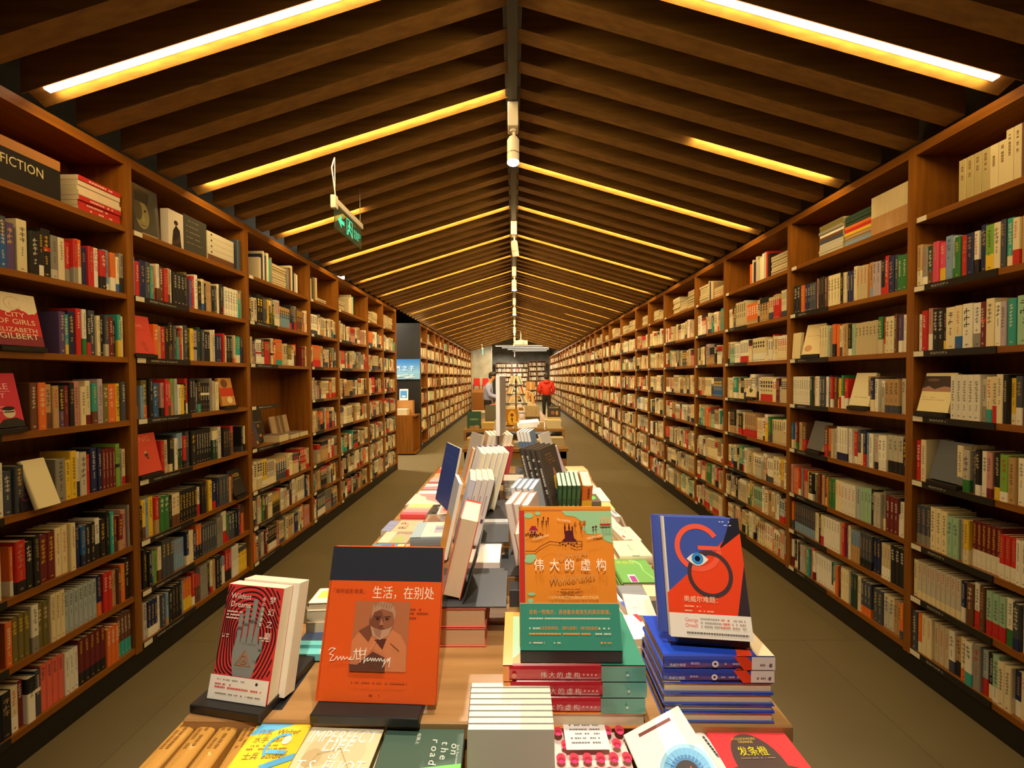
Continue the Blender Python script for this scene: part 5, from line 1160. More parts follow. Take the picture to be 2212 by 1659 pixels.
def sp_g(A, h, t):
    A.poly([(h*.63, t), (h*.72, 0), (h*.80, 0), (h*.79, t*.6), (h*.75, t)], RED_); A.rect(h*.79, 0.0006, h, t-0.0006, S(232, 224, 214))
    A.text('奥威尔难题', h*.05, t*.30, 1, S(226, 226, 236), w=h*.145); A.dashes(h*.24, h*.32, t*.42, t*.18, S(150, 150, 190)); A.arc(h*.46, t*.48, t*.10, t*.24, 0, 2*PI, S(236, 232, 224), 16); A.dashes(h*.52, h*.68, t*.42, t*.14, S(170, 170, 200)); A.dashes(h*.84, h*.92, t*.40, t*.12, S(150, 140, 130)); A.circ(h*.955, t*.45, t*.12, S(120, 110, 110), 10)
quad = [(1391, 1330), (1592, 1330), (1675, 1418), (1431, 1416)]
z_ = 1.131
for i, t in enumerate((0.026, 0.024, 0.022, 0.021, 0.0135, 0.021)):
    def art_gt(A, w, h): A.arc(w*.55, h*.62, w*.16, w*.21, .3, 5.6, RED_, 30); A.poly([(0, h*.34), (w*.5, h*.22), (w*.5, h*.12), (0, h*.20)], RED_); A.rect(0, 0, w, h*.16, S(214, 190, 150)); A.poly([(w*.8, h*.7), (w, h*.8), (w, h*.5), (w*.9, h*.4)], S(40, 38, 46))
    b = laid(quad, 1.131, t, S(40, 74, 190), 'blue and red hardback in the pile under the eye cover, %s from the top' % ordn(i), sp='near' if i < 2 else 'far', art=art_gt, spine=sp_g, spcol=S(52, 66, 150), gloss=True, group='blue and red hardback pile', back=BLU); b.location.z -= 1.131-z_; b.location.x += R.uniform(-.002, .002); z_ -= t+0.0005

# ------------------------------------------------------------------ flat books along both sides of the raised table
def Lq(*p): return [(780+x/7.9, 1000+y/7.9) for x, y in p]
def Rq(*p): return [(1060+x/7.9, 900+y/7.9) for x, y in p]
def Rq2(*p): return [(1300+x/5.93, 1080+y/5.93) for x, y in p]
def blocks(*bl):
    """bl: (x0, y0, x1, y1, colour) in fractions, or ('t', text, x, y, width, colour, rotation) or ('d', x0, x1, y, colour)"""
    def f(A, w, h):
        for q in bl:
            if q[0] == 't': A.text(q[1], w*q[2], h*q[3], 1, q[5], w=w*q[4], rot=q[6] if len(q) > 6 else 0)
            elif q[0] == 'd': A.dashes(w*q[1], w*q[2], h*q[3], h*0.02, q[4])
            elif q[0] == 'c': A.circ(w*q[1], h*q[2], w*q[3], q[4], 18, h*q[5])
            elif q[0] == 'p': A.poly([(w*a, h*b_2) for a, b_2 in q[1]], q[2])
            else: A.rect(w*q[0], h*q[1], w*q[2], h*q[3], q[4])
    return f
def under(b, n, t, cols, label, dx=0.003, first=None):
    """further copies below a laid book"""
    src = b; w_, h_ = b['w_'], b['h_']
    for i in range(n):
        c = book(w_, h_, t, cols[i % len(cols)], '%s, %s below the top copy' % (label, ordn(i)), hard=False)
        c.matrix_world = b.matrix_world.copy(); c.location.z = b.location.z-(i+1)*(t+0.0006); c.location.x += R.uniform(-dx, dx); c.location.y += R.uniform(-dx, dx)
_bk = book
def book(w, h, t, *a, **k):
    r = _bk(w, h, t, *a, **k); r['w_'] = w; r['h_'] = h; r['t_'] = t; return r
SIDE = [  # quad, top z, thickness, colour, label, spine, copies below, art
 (Lq((1355, 70), (1625, 58), (1600, 110), (1330, 112)), 1.045, .02, S(214, 170, 130), 'tan paperback at the far end of the table, left column', 'left', 1, None),
 (Lq((1330, 112), (1620, 108), (1595, 172), (1285, 178)), 1.045, .02, S(236, 222, 206), 'white paperback with a red end block, left column near the far end', 'left', 1, blocks((0, 0, .42, 1, S(232, 80, 58)), ('d', .5, .9, .5, S(220, 120, 100)))),
 (Lq((1285, 178), (1590, 176), (1562, 248), (1215, 252)), 1.045, .02, S(214, 210, 190), 'pale green and tan paperback, left column third from the far end', 'left', 1, blocks((0, 0, .5, 1, S(186, 150, 116)), ('d', .55, .9, .4, S(180, 180, 160)))),
 (Lq((1215, 252), (1560, 248), (1535, 318), (1160, 318)), 1.045, .022, S(226, 150, 144), 'pink striped paperback with a lilac spine, left column', 'near', 1, blocks((0, 0, .2, 1, S(176, 160, 180)), (.6, 0, .7, 1, S(236, 180, 170)))),
 (Lq((1115, 358), (1520, 358), (1480, 455), (1040, 460)), 1.038, .015, S(226, 150, 158), 'pink and white wave-patterned paperback, left column', 'left', 1, blocks((0, .75, .5, 1, S(240, 226, 220)), ('p', [(0, .5), (.4, .62), (1, .5), (1, .58), (.4, .7), (0, .58)], S(240, 214, 214)), ('p', [(0, .25), (.4, .37), (1, .25), (1, .33), (.4, .45), (0, .33)], S(210, 70, 90)), (0, 0, 1, .12, S(206, 70, 84)))),
 (Lq((990, 478), (1480, 470), (1450, 540), (960, 545)), 1.038, .015, S(206, 216, 222), 'pale blue and cream paperback, left column', 'left', 1, blocks((0, 0, .42, 1, S(226, 224, 206)), ('c', .8, .4, .1, S(214, 150, 160), .12))),
 (Lq((1490, 430), (1600, 430), (1500, 590), (1390, 590)), 1.060, .045, S(176, 206, 224), 'light blue and grey book beside the dark blue leaning cover', 'near', 0, blocks((0, 0, .2, 1, S(110, 120, 130)))),
 (Lq((905, 505), (1405, 545), (1395, 700), (785, 742)), 1.046, .018, S(226, 136, 132), 'pink paperback with a flowing cream figure, left column middle', 'left', 1, blocks(('p', [(0, 0), (0, .95), (.1, 1), (.22, .8), (.4, .7), (.5, .45), (.7, .35), (1, .12), (1, 0)], S(240, 208, 178)), ('d', .62, .9, .85, S(190, 90, 100)), ('d', .5, .9, .68, S(190, 90, 100)), (0, .02, .2, .09, S(150, 140, 190)))),
 (Lq((830, 700), (1225, 710), (1115, 880), (672, 880)), 1.058, .022, S(234, 160, 148), 'pink and yellow gradient paperback with red spine on top of its pile', 'near', 1, blocks((0, 0, .22, 1, S(228, 92, 102)), (.22, 0, .5, 1, S(236, 140, 132)), (.75, 0, 1, 1, S(232, 204, 120)), (.6, 0, .75, 1, S(236, 182, 138)))),
 (Lq((1225, 712), (1595, 705), (1565, 870), (1120, 878)), 1.050, .02, S(230, 218, 206), 'black and white paperback with a red patterned panel, inner left column', 'left', 0, blocks((0, 0, .38, 1, S(62, 52, 48)), (.46, .08, .98, .95, S(220, 176, 160)), ('c', .7, .5, .14, S(214, 84, 60), .2), ('c', .9, .75, .06, S(110, 140, 130), .1), ('t', '佛陀', .30, .75, .18, S(220, 214, 200), -PI/2))),
 (Lq((1130, 882), (1565, 880), (1545, 1005), (1100, 1008)), 1.045, .022, S(128, 112, 106), 'grey-brown paperback with white writing, inner left column', 'left', 0, blocks((0, 0, .5, 1, S(158, 124, 102)), ('d', .65, .75, .6, S(220, 216, 208)), ('d', .8, .9, .7, S(220, 216, 208)))),
 (Lq((495, 985), (640, 988), (535, 1160), (330, 1160)), 1.042, .020, S(134, 138, 168), 'lilac blue patterned paperback at the left table edge', 'left', 1, blocks(('d', .1, .9, .7, S(180, 184, 200)), ('d', .1, .9, .5, S(100, 104, 150)), ('d', .1, .9, .3, S(180, 184, 200)))),
 (Lq((665, 975), (1110, 985), (890, 1165), (535, 1165)), 1.040, .022, S(236, 170, 136), 'salmon paperback with large PR lettering on the left side', 'near', 0, blocks(('t', 'PR.', .12, .5, .001, S(0, 0, 0)),)),
 (Lq((972, 1005), (1548, 1010), (1480, 1245), (832, 1285)), 1.085, .040, S(210, 212, 180), 'thick grey-blue hardback with a pale illustrated cover, inner left column', 'near', 0, blocks((0, .72, 1, 1, S(150, 168, 174)), (.25, .06, .75, .42, S(160, 156, 160)), (.45, .12, .6, .4, S(128, 124, 140)), ('d', .3, .7, .5, S(170, 170, 140)))),
 (Lq((435, 1172), (890, 1165), (810, 1372), (288, 1352)), 1.038, .018, S(176, 160, 132), 'beige and green paperback, outer left column', 'left', 0, blocks((0, 0, .38, 1, S(220, 190, 162)), ('c', .65, .3, .2, S(156, 170, 104), .25), (.4, .75, 1, 1, S(150, 132, 110)), ('d', .06, .3, .7, S(190, 160, 130)), ('t', '陌上', .52, .72, .18, S(214, 206, 180)))),
 (Lq((190, 1392), (760, 1385), (690, 1470), (130, 1470)), 1.036, .018, S(80, 150, 190), 'bright blue patterned paperback, outer left column near the orange hardback', 'left', 0, blocks((.3, .2, .6, .9, S(60, 110, 180)), (.62, .5, .7, 1, S(190, 60, 60)), (.8, .3, 1, 1, S(226, 206, 150)))),
 (Lq((760, 1385), (1450, 1368), (1440, 1480), (700, 1490)), 1.045, .025, S(234, 158, 140), 'pink paperback directly behind the large orange hardback', 'left', 0, blocks(('d', .1, .9, .7, S(214, 120, 110)))),
 ([(676, 1273), (820, 1265), (790, 1300), (677, 1300)], 1.105, .022, S(240, 230, 200), 'cream illustrated paperback on top of the pile behind the orange hardback', 'left', 3, blocks((.1, .3, .6, .8, S(214, 196, 90)))),
 ([(676, 1353), (830, 1353), (800, 1394), (634, 1393)], 1.030, .022, S(62, 76, 104), 'navy book with an orange flame and a turquoise spine', 'near', 0, blocks((0, 0, .22, 1, S(110, 200, 200)), ('p', [(.22, .2), (.5, .35), (.9, .2), (1, 0), (.22, 0)], S(214, 90, 50)))),
 ([(634, 1396), (760, 1396), (740, 1412), (632, 1412)], 1.022, .018, S(120, 206, 206), 'turquoise book with a white ring, below the navy one', 'near', 0, blocks(('c', .5, .4, .3, S(236, 236, 220), .1))),
 # right side
 (Rq((1290, 850), (1600, 840), (1650, 925), (1305, 930)), 1.04, .02, S(226, 212, 166), 'cream paperback at the far end of the table, right column', 'right', 1, blocks(('d', .1, .9, .5, S(190, 170, 130)))),
 (Rq((1305, 930), (1660, 922), (1705, 1045), (1340, 1035)), 1.045, .025, S(226, 216, 204), 'white paperback with a red end block, right column near the far end', 'left', 0, blocks((.62, 0, 1, 1, S(206, 80, 62)), ('d', .1, .5, .6, S(190, 180, 170)))),
 (Rq((975, 842), (1250, 838), (1280, 912), (990, 915)), 1.05, .025, S(150, 144, 146), 'grey paperback behind the black books, right column', 'left', 0, None),
 (Rq((840, 835), (960, 838), (985, 920), (860, 920)), 1.055, .03, S(244, 238, 230), 'white paperback beside the lilac leaning books', 'left', 0, None),
 (Rq((880, 918), (1285, 918), (1320, 1040), (905, 1045)), 1.05, .022, S(232, 224, 178), 'pale yellow paperback behind the black books', 'left', 0, blocks(('d', .1, .7, .5, S(190, 180, 120)))),
 (Rq((915, 1048), (1325, 1045), (1362, 1142), (940, 1145)), 1.045, .02, S(150, 222, 222), 'turquoise paperback with white title, right side', 'left', 0, blocks(('d', .05, .5, .5, S(230, 250, 250)))),
 (Rq((1330, 1062), (1690, 1055), (1740, 1130), (1370, 1135)), 1.04, .02, S(214, 186, 174), 'pale pink and brown paperback, right column', 'left', 0, blocks((0, 0, .55, 1, S(158, 128, 98)))),
 (Rq((1370, 1138), (1745, 1132), (1800, 1212), (1410, 1215)), 1.04, .02, S(216, 206, 196), 'pale grey-blue and white paperback, right column', 'left', 0, blocks((0, 0, .58, 1, S(176, 186, 190)), ('d', .65, .95, .4, S(170, 160, 150)))),
 (Rq((1410, 1215), (1870, 1210), (2040, 1445), (1500, 1445)), 1.036, .018, S(226, 222, 208), 'large white paperback with thin branch lines, right column', 'left', 0, blocks(('p', [(0, .7), (.4, .66), (.9, .5), (.9, .51), (.4, .68), (0, .72)], S(110, 106, 96)), ('p', [(.1, .9), (.5, .6), (.51, .61), (.1, .92)], S(130, 126, 116)), ('d', .7, .9, .2, S(120, 116, 106)))),
 (Rq((1440, 1318), (1800, 1315), (1880, 1445), (1490, 1448)), 1.062, .022, S(98, 84, 76), 'dark brown book with a bright green shape, right column', 'near', 0, blocks(('c', .5, .35, .25, S(84, 200, 84), .22), (.05, .75, .3, .95, S(70, 58, 54)))),
 (Rq((1480, 1465), (2040, 1455), (2110, 1590), (1500, 1590)), 1.032, .018, S(176, 184, 120), 'mustard and green paperback behind the orange map cover', 'left', 0, blocks((.3, .4, .5, 1, S(220, 190, 60)))),
 (Rq2((115, 108), (160, 103), (212, 212), (120, 215)), 1.03, .016, S(226, 222, 216), 'small white paperback with grey figures, right table edge', 'left', 0, blocks(('c', .6, .5, .3, S(140, 140, 150), .3))),
 (Rq2((118, 218), (225, 210), (310, 510), (150, 520)), 1.03, .02, S(222, 214, 190), 'cream notebook-like paperback with pencil notes, right side', 'left', 0, blocks(('d', .3, .7, .5, S(110, 100, 90)), ('d', .4, .8, .4, S(110, 100, 90)), ('d', .5, .9, .28, S(110, 100, 90)), ('d', .5, .95, .2, S(110, 100, 90)), ('c', .2, .12, .12, S(206, 90, 80), .05))),
 (Rq2((225, 210), (255, 212), (320, 340), (290, 340)), 1.028, .015, S(140, 120, 96), 'narrow brown paperback at the right table edge', 'left', 0, None),
 (Rq2((285, 345), (370, 342), (495, 515), (370, 518)), 1.034, .018, S(226, 214, 186), 'cream paperback with pencil lines, right table edge', 'left', 0, blocks(('d', .2, .8, .8, S(140, 130, 110)), ('d', .2, .8, .6, S(140, 130, 110)))),
 (Rq2((155, 520), (500, 520), (642, 705), (170, 720)), 1.05, .034, S(226, 212, 176), 'thick cream hardback with a pale green band, right column', 'near', 0, blocks((0, .38, 1, .62, S(190, 202, 176)), ('t', '文学大师', .3, .47, .4, S(110, 110, 90)))),
 (Rq2((175, 755), (595, 750), (725, 1052), (190, 1055)), 1.036, .022, S(104, 160, 78), 'green hardback with yellow characters and a pale ribbon line', 'left', 0, blocks(('t', '木日日', .1, .78, .5, S(200, 186, 60)), ('p', [(.5, .95), (.68, .9), (.78, .75), (.74, .45), (.92, .05), (.88, .02), (.7, .45), (.72, .72), (.64, .84), (.5, .88)], S(140, 190, 110)), (.22, 0, .42, .3, S(230, 214, 220)), (.25, .01, .40, .24, S(150, 60, 130)))),
 (Rq2((195, 1095), (505, 1090), (585, 1225), (255, 1225)), 1.032, .02, S(132, 134, 140), 'grey paperback in front of the green hardback', 'left', 0, blocks(('d', .4, .9, .4, S(80, 80, 90)))),
 (Rq2((510, 1090), (740, 1090), (780, 1240), (590, 1228)), 1.03, .02, S(214, 196, 156), 'beige paperback with faint lines beside the blue and red pile', 'left', 0, blocks(('d', .1, .8, .6, S(180, 160, 120)), ('d', .1, .8, .4, S(180, 160, 120)))),
 (Rq2((270, 1190), (585, 1230), (720, 1480), (325, 1475)), 1.046, .02, S(214, 216, 204), 'pale grey paperback with framed characters, right side', 'left', 0, blocks(('t', '唐拾', .24, .3, .22, S(130, 134, 130)), (.16, .2, .17, .8, S(150, 150, 146)), (.5, .2, .51, .8, S(150, 150, 146)))),
 (Rq2((592, 1290), (760, 1288), (800, 1480), (728, 1490)), 1.04, .02, S(60, 52, 50), 'black paperback tucked behind the blue and red pile', 'left', 0, None),
 (Rq2((195, 1100), (215, 1100), (290, 1450), (225, 1460)), 1.038, .02, S(238, 234, 232), 'white and blue paperback edge beside the orange pile', 'left', 0, blocks((0, 0, 1, .4, S(70, 90, 190)))),
 (Rq2((235, 1470), (500, 1465), (620, 1760), (350, 1800)), 1.05, .02, S(238, 232, 222), 'white paperback with a red corner between the orange and blue piles', 'left', 1, blocks(('p', [(.75, 1), (1, 1), (1, .7), (.9, .62)], S(200, 50, 60)), ('d', .55, .7, .6, S(150, 140, 140)))),
]
for (q, zt, t, col, lb, sp, nb, art) in SIDE:
    if 'PR lettering' in lb: art = lambda A, w, h: (A.text('P', w*.62, h*.52, w*.42, S(90, 36, 40), rot=-PI/2+PI/2-0.0), A.text('R.', w*.22, h*.48, w*.42, S(90, 36, 40)), A.dashes(w*.3, w*.5, h*.3, h*.03, S(246, 200, 180)))
    t = min(t, zt-TZ-0.001) if nb == 0 else t
    hd = 'hardback' in lb; b = laid(q, zt, t, col, lb, sp=sp, hard=hd, art=art, spcol=S(120, 200, 200) if 'turquoise spine' in lb else (S(226, 80, 76) if 'red spine' in lb else (S(120, 134, 140) if 'grey-blue hardback' in lb else None)))
    room = b.location.z-TZ-0.001
    if room > 0.006:
        n = nb or max(1, int(room/0.028)); tt = room/n-0.0007
        if tt > 0.004: under(b, n, tt, [jit(col, .2), S(214, 190, 160), S(196, 110, 90) if 'pink' in lb else S(200, 186, 160)], 'book below the ' + ' '.join(lb.split()[:5]))

# ------------------------------------------------------------------ the raised middle of the table: blocks, black easels, leaning books
CE = [(0.96, 0.13), (1.28, 0.2), (1.62, 0.2), (1.98, 0.2), (2.34, 0.2)]
def riser(x0, x1, y0, y1, h, label):
    root = empty('riser_block', (x0, y0, TZ)); tag(root, label, 'display riser', 'wooden risers in the middle of the table')
    mb = MB(); mb.box((0, 0, 0), (x1-x0, y1-y0, h-0.002), m='tablewood', bev=0.002); mb.build('block', root)
    mb = MB(); mb.box((0, 0, h-0.002), (x1-x0, y1-y0, h), m='black'); mb.build('rubber_pad', root)
for i, (x0, x1, y0, y1, h) in enumerate(((-0.07, 0.045, 1.16, 1.3, 0.06), (-0.05, 0.06, 1.50, 1.62, 0.06), (-0.05, 0.06, 1.86, 1.98, 0.07), (-0.05, 0.06, 2.22, 2.36, 0.07))):
    riser(x0, x1, y0, y1, h, 'small wooden riser block with a black pad, %s along the table middle' % ordn(i))
for i, (x0, x1, y0, y1) in enumerate(((-0.02, 0.10, 1.10, 1.15), (-0.02, 0.09, 1.31, 1.48), (-0.01, 0.10, 1.64, 1.84), (-0.02, 0.10, 2.0, 2.2))):
    mb = MB(); mb.box((x0, y0, TZ+0.0002), (x1, y1, TZ+0.05), m='blackmetal', bev=0.001); tag(mb.build('metal_tray'), 'low black metal tray in the middle channel of the table, %s from the front' % ordn(i), 'tray')
def easel(side, xf, y0, y1, zb, H, ang, label, foot=0.17):
    """black metal easel: foot plate on zb from the outer edge xf to the middle, back plate rising toward the middle"""
    root = empty('book_easel', (xf, y0, zb)); tag(root, label, 'book easel', 'black metal easels along the table middle')
    s = 1 if side < 0 else -1
    mb = MB(); a, b_2 = sorted((0, s*foot)); mb.box((a, 0, 0), (b_2, y1-y0, 0.0035), m='blackmetal'); mb.build('foot_plate', root)
    mb = MB(); a, b_2 = sorted((0, s*0.003)); mb.box((a, 0, 0.0035), (b_2, y1-y0, 0.012), m='blackmetal'); mb.build('lip', root)
    sn, cs = math.sin(ang), math.cos(ang); x0 = s*foot*0.42
    mb = MB(); pts = [(x0+s*(v*sn+q*0.003), yy, 0.0035+v*cs) for yy in (0.01, y1-y0-0.01) for v in (0, H) for q in (0, 1)]
    mb.mesh(pts, [(0, 1, 3, 2), (4, 6, 7, 5), (0, 2, 6, 4), (1, 5, 7, 3), (2, 3, 7, 6), (0, 4, 5, 1)], m='blackmetal'); mb.build('back_plate', root)
def leaners(side, xb, y, zb, H, Wd, t, ang, n, col, label, spine_near=False, hard=True, cover=None, art=None, spine=None, page=None, step=0.0, group=None, spcol=None, yaw=None):
    """books leaning to the table middle, outermost first; xb: outer bottom edge of the first, y: near end"""
    s, c = math.sin(ang), math.cos(ang); m = 1 if side < 0 else -1
    up = Vector((m*s, 0, c)); inw = Vector((m*c, 0, -s))                  # inw: from outer cover to the middle
    p = Vector((xb, y, zb)) 
    for i in range(n):
        lb = label if n == 1 else '%s, %s from the outer side' % (label, ordn(i))
        b = book(Wd, H, t, col if i or not cover else cover, lb, hard=hard, art=art if i == 0 else None, spine=spine, page=page, spcol=spcol, group=group)
        # thickness axis must be x cross y; choose x so the spine is near or far
        base = p+inw*(i*(t+0.0008))+Vector((0, 0, 0)); base.z = zb+t*s+0.0015; base.x = xb+m*(i*(t+0.0008)*1.0/c)
        x = Vector((0, 1, 0)) if spine_near else Vector((0, -1, 0)); z = x.cross(up)
        outward = z.dot(-inw) > 0
        o = base+(Vector((0, 0, 0)) if spine_near else Vector((0, Wd, 0)))+Vector((0, i*step, 0))
        if outward: o = o+inw*t                                         # local z = 0 face is the inner one
        set_axes(b, o, x, up)
        yw = (0.20 if side < 0 else -0.24) if yaw is None else yaw
        if yw: q_ = Vector((xb, y, 0)); b.matrix_world = Matrix.Translation(q_) @ Matrix.Rotation(yw, 4, 'Z') @ Matrix.Translation(-q_) @ b.matrix_world
# near left: thick salmon hardback on its easel, on two thick copies
q = [(944, 1300), (1046, 1302), (1050, 1328), (945, 1328)]
for i in range(2):
    b = book(0.145, 0.115, 0.047, S(206, 90, 70), 'thick salmon hardback lying under the near left easel, %s from the top' % ordn(i), page=S(214, 178, 138)); b.location = (0, 0, 0)
    set_axes(b, (-0.19, 1.08, TZ+0.001+(1-i)*0.0485), (0, -1, 0), (1, 0, 0))
easel(-1, -0.215, 0.935, 1.125, 1.098, 0.13, 0.30, 'nearest black easel on the left, holding the thick salmon hardback', foot=0.19)
leaners(-1, -0.188, 0.955, 1.103, 0.205, 0.145, 0.048, 0.24, 1, S(222, 112, 92), 'thick hardback with salmon edges leaning on the nearest left easel', yaw=0.03, page=S(236, 214, 176))
# white piles under the next easels
def small_pile(x0, y0, z0, w_, d_, n, t, cols, label, rot=0.0):
    for i in range(n):
        b = book(d_, w_, t, cols[i % len(cols)], '%s, %s from the bottom' % (label, ordn(i)), hard=False, page=S(236, 222, 200)); a = rot+R.uniform(-0.02, 0.02)
        set_axes(b, (x0+w_, y0, z0+0.0006+i*(t+0.0006)), (-math.sin(a), math.cos(a), 0), (-math.cos(a), -math.sin(a), 0))
small_pile(-0.20, 1.17, TZ, 0.15, 0.13, 3, 0.032, [S(214, 196, 180), S(226, 212, 196), S(236, 230, 220)], 'pale thick book in the pile behind the near left easel')
easel(-1, -0.215, 1.30, 1.46, 1.10, 0.13, 0.28, 'second black easel on the left, holding the grey and yellow volumes', foot=0.19)
leaners(-1, -0.205, 1.25, 1.105, 0.225, 0.15, 0.019, 0.26, 4, S(214, 208, 200), 'pale grey square-marked volume leaning on the second left easel', spine_near=True, yaw=0.12, hard=False,
        spine=lambda A, h, t: (A.rect(h*.25, t*.2, h*.55, t*.45, S(170, 160, 170)), A.rect(h*.60, t*.3, h*.66, t*.75, S(96, 66, 90))), cover=S(196, 200, 214), group='pale grey volumes leaning on the left')
small_pile(-0.15, 1.52, TZ, 0.13, 0.12, 4, 0.022, [S(180, 190, 200), S(150, 170, 190), S(60, 84, 180), S(210, 214, 220)], 'blue and silver book in the left middle pile')
easel(-1, -0.20, 1.55, 1.78, 1.09, 0.15, 0.24, 'third black easel on the left, holding the tall blue-striped volumes', foot=0.18)
leaners(-1, -0.21, 1.60, 1.095, 0.255, 0.17, 0.023, 0.27, 5, S(226, 222, 222), 'tall white volume on the third left easel', hard=True, spine_near=False, page=S(240, 226, 190), spcol=S(66, 60, 150), group='tall white and blue volumes leaning on the left')
leaners(-1, -0.285, 1.60, 1.10, 0.265, 0.19, 0.010, 0.22, 1, S(34, 62, 136), 'dark blue cover leaning outermost over the left column', hard=False, yaw=0.48, art=blocks(('d', .2, .8, .8, S(60, 86, 160)), ('d', .2, .8, .7, S(60, 86, 160))))
leaners(-1, -0.236, 1.235, 1.07, 0.25, 0.13, 0.012, 0.22, 1, S(176, 186, 204), 'grey-blue and orange cover leaning outside the pale grey volumes', hard=False, yaw=0.26, art=blocks((0, 0, 1, .5, S(226, 160, 60))), page=S(246, 240, 226))
leaners(-1, -0.20, 2.02, 1.10, 0.26, 0.18, 0.021, 0.24, 6, S(196, 164, 128), 'tan volume with brown spine leaning on the fourth left easel', hard=False, page=S(240, 224, 200), group='tan volumes leaning on the left')
leaners(-1, -0.23, 2.02, 1.10, 0.26, 0.16, 0.010, 0.26, 1, S(168, 160, 154), 'plain grey cover leaning outside the tan volumes', hard=False, yaw=0.5)
leaners(-1, -0.275, 2.06, 1.09, 0.19, 0.14, 0.012, 0.26, 1, S(226, 130, 50), 'orange cover leaning outermost on the far left easel', hard=False)
leaners(-1, -0.10, 2.02, 1.10, 0.20, 0.13, 0.018, 0.2, 3, S(170, 60, 54), 'small red and white volume behind the tan ones', hard=False, page=S(246, 236, 226), spine_near=True, group='small red volumes leaning on the left')
easel(-1, -0.20, 2.02, 2.26, 1.095, 0.16, 0.22, 'fourth black easel on the left, holding the tan volumes', foot=0.18)
leaners(-1, -0.16, 2.5, 1.11, 0.26, 0.15, 0.018, 0.2, 3, S(206, 190, 160), 'beige volume leaning on the farthest left easel', hard=False, page=S(244, 232, 206), group='beige volumes leaning at the far left')
# right leaners
leaners(1, 0.075, 1.00, 1.03, 0.225, 0.14, 0.036, 0.20, 1, S(176, 110, 84), 'thick white-topped hardback just behind the orange map cover', yaw=-0.1, page=S(238, 222, 200))
leaners(1, 0.078, 1.20, 1.056, 0.205, 0.14, 0.026, 0.18, 3, S(200, 170, 160), 'white-edged rose hardback leaning to the middle on the right', page=S(242, 234, 222), group='white-edged hardbacks leaning on the right')
leaners(1, 0.105, 1.40, 1.06, 0.195, 0.14, 0.022, 0.2, 4, S(150, 164, 186), 'grey-blue hardback leaning right of the middle', page=S(226, 224, 226), group='grey-blue hardbacks leaning on the right')
def art_black(A, w, h):
    A.poly([(w*.36, h*.30), (w*.44, h*.48), (w*.55, h*.52), (w*.66, h*.46), (w*.72, h*.34), (w*.62, h*.24), (w*.50, h*.18), (w*.44, h*.22)], S(222, 164, 48)); A.poly([(w*.48, h*.48), (w*.50, h*.62), (w*.58, h*.62), (w*.64, h*.50)], S(150, 96, 84)); A.rect(0, 0, w, h*.20, S(48, 38, 32))
    for k in range(4): A.dashes(w*(.2+.06*k), w*(.6+.05*k), h*(.86-.05*k), h*.018, S(140, 100, 50))
leaners(1, 0.165, 1.64, 1.09, 0.26, 0.18, 0.024, 0.28, 4, S(64, 54, 46), 'black book with silver spine letters leaning on the right', spine_near=True, yaw=-0.5, art=art_black, page=S(220, 210, 190),
        spine=lambda A, h, t: A.dashes(h*.12, h*.8, t*.3, t*.36, S(190, 184, 170)), group='black volumes leaning on the right')
easel(1, 0.185, 1.63, 1.83, 1.082, 0.16, 0.26, 'black easel on the right holding the black volumes', foot=0.18)
easel(1, 0.13, 1.19, 1.36, 1.050, 0.14, 0.2, 'near black easel on the right holding the white-edged hardbacks', foot=0.17)
# green row and the orange-yellow box set
for i in range(5):
    b = book(0.11, 0.165, 0.019, S(58, 104, 70), 'dark green hardback standing in the row right of the black volumes, %s from the middle' % ordn(i), page=S(236, 214, 184), spine=lambda A, h, t: (A.circ(h*.62, t*.5, t*.2, S(180, 190, 60), 10), A.rect(h*.1, t*.2, h*.4, t*.8, S(70, 124, 80))), group='dark green hardbacks on the right')
    set_axes(b, (0.185+i*0.0205, 1.72, 1.035), (0.0, 0.94, 0.34), (0.0, -0.34, 0.94)); 
b = book(0.12, 0.165, 0.045, S(226, 120, 40), 'orange and yellow boxed volume beside the dark green row', spine=lambda A, h, t: (A.rect(h*.45, 0.001, h*.98, t-.001, S(236, 200, 50)), A.dashes(h*.08, h*.4, t*.5, t*.2, S(120, 50, 20))), hard=True, spcol=S(226, 120, 40)); set_axes(b, (0.292, 1.72, 1.035), (0.0, 0.94, 0.34), (0.0, -0.34, 0.94))
leaners(1, 0.125, 2.12, 1.14, 0.22, 0.15, 0.018, 0.22, 4, S(96, 120, 150), 'blue and cream small volume leaning far right of the middle', spine_near=True, hard=False, page=S(246, 240, 230), spine=lambda A, h, t: A.rect(0.0, 0.001, h*.25, t-.001, S(240, 236, 228)), group='blue and cream volumes leaning far right')
leaners(1, 0.19, 2.10, 1.13, 0.22, 0.15, 0.012, 0.28, 1, S(186, 178, 170), 'pale grey cover with faint characters leaning on the far right', hard=False, yaw=-0.45, art=blocks((.1, .35, .9, .36, S(150, 142, 136)), ('d', .2, .5, .25, S(130, 120, 116)), ('d', .2, .5, .2, S(130, 120, 116)), ('t', '文库', .6, .1, .3, S(110, 104, 100)), ('t', '说', .65, .7, .14, S(110, 104, 100))))
leaners(1, 0.29, 2.30, 1.03, 0.2, 0.16, 0.012, 0.32, 5, S(186, 170, 200), 'lilac paperback leaning at the far right corner', hard=False, page=S(244, 230, 216), spine_near=True, group='lilac paperbacks leaning far right')
easel(1, 0.17, 2.10, 2.30, 1.125, 0.15, 0.2, 'far black easel on the right holding the blue and cream volumes', foot=0.17)
for i in range(2):
    b = book(0.12, 0.16, 0.016, S(226, 216, 204), 'white paperback lying across the far leaning volumes, %s from the bottom' % ordn(i), hard=False, page=S(246, 240, 232)); set_axes(b, (0.015+0.012*i, 2.30, 1.355+0.0166*i), (math.cos(.25), 0, math.sin(.25)*0.3), (0, 1, 0))
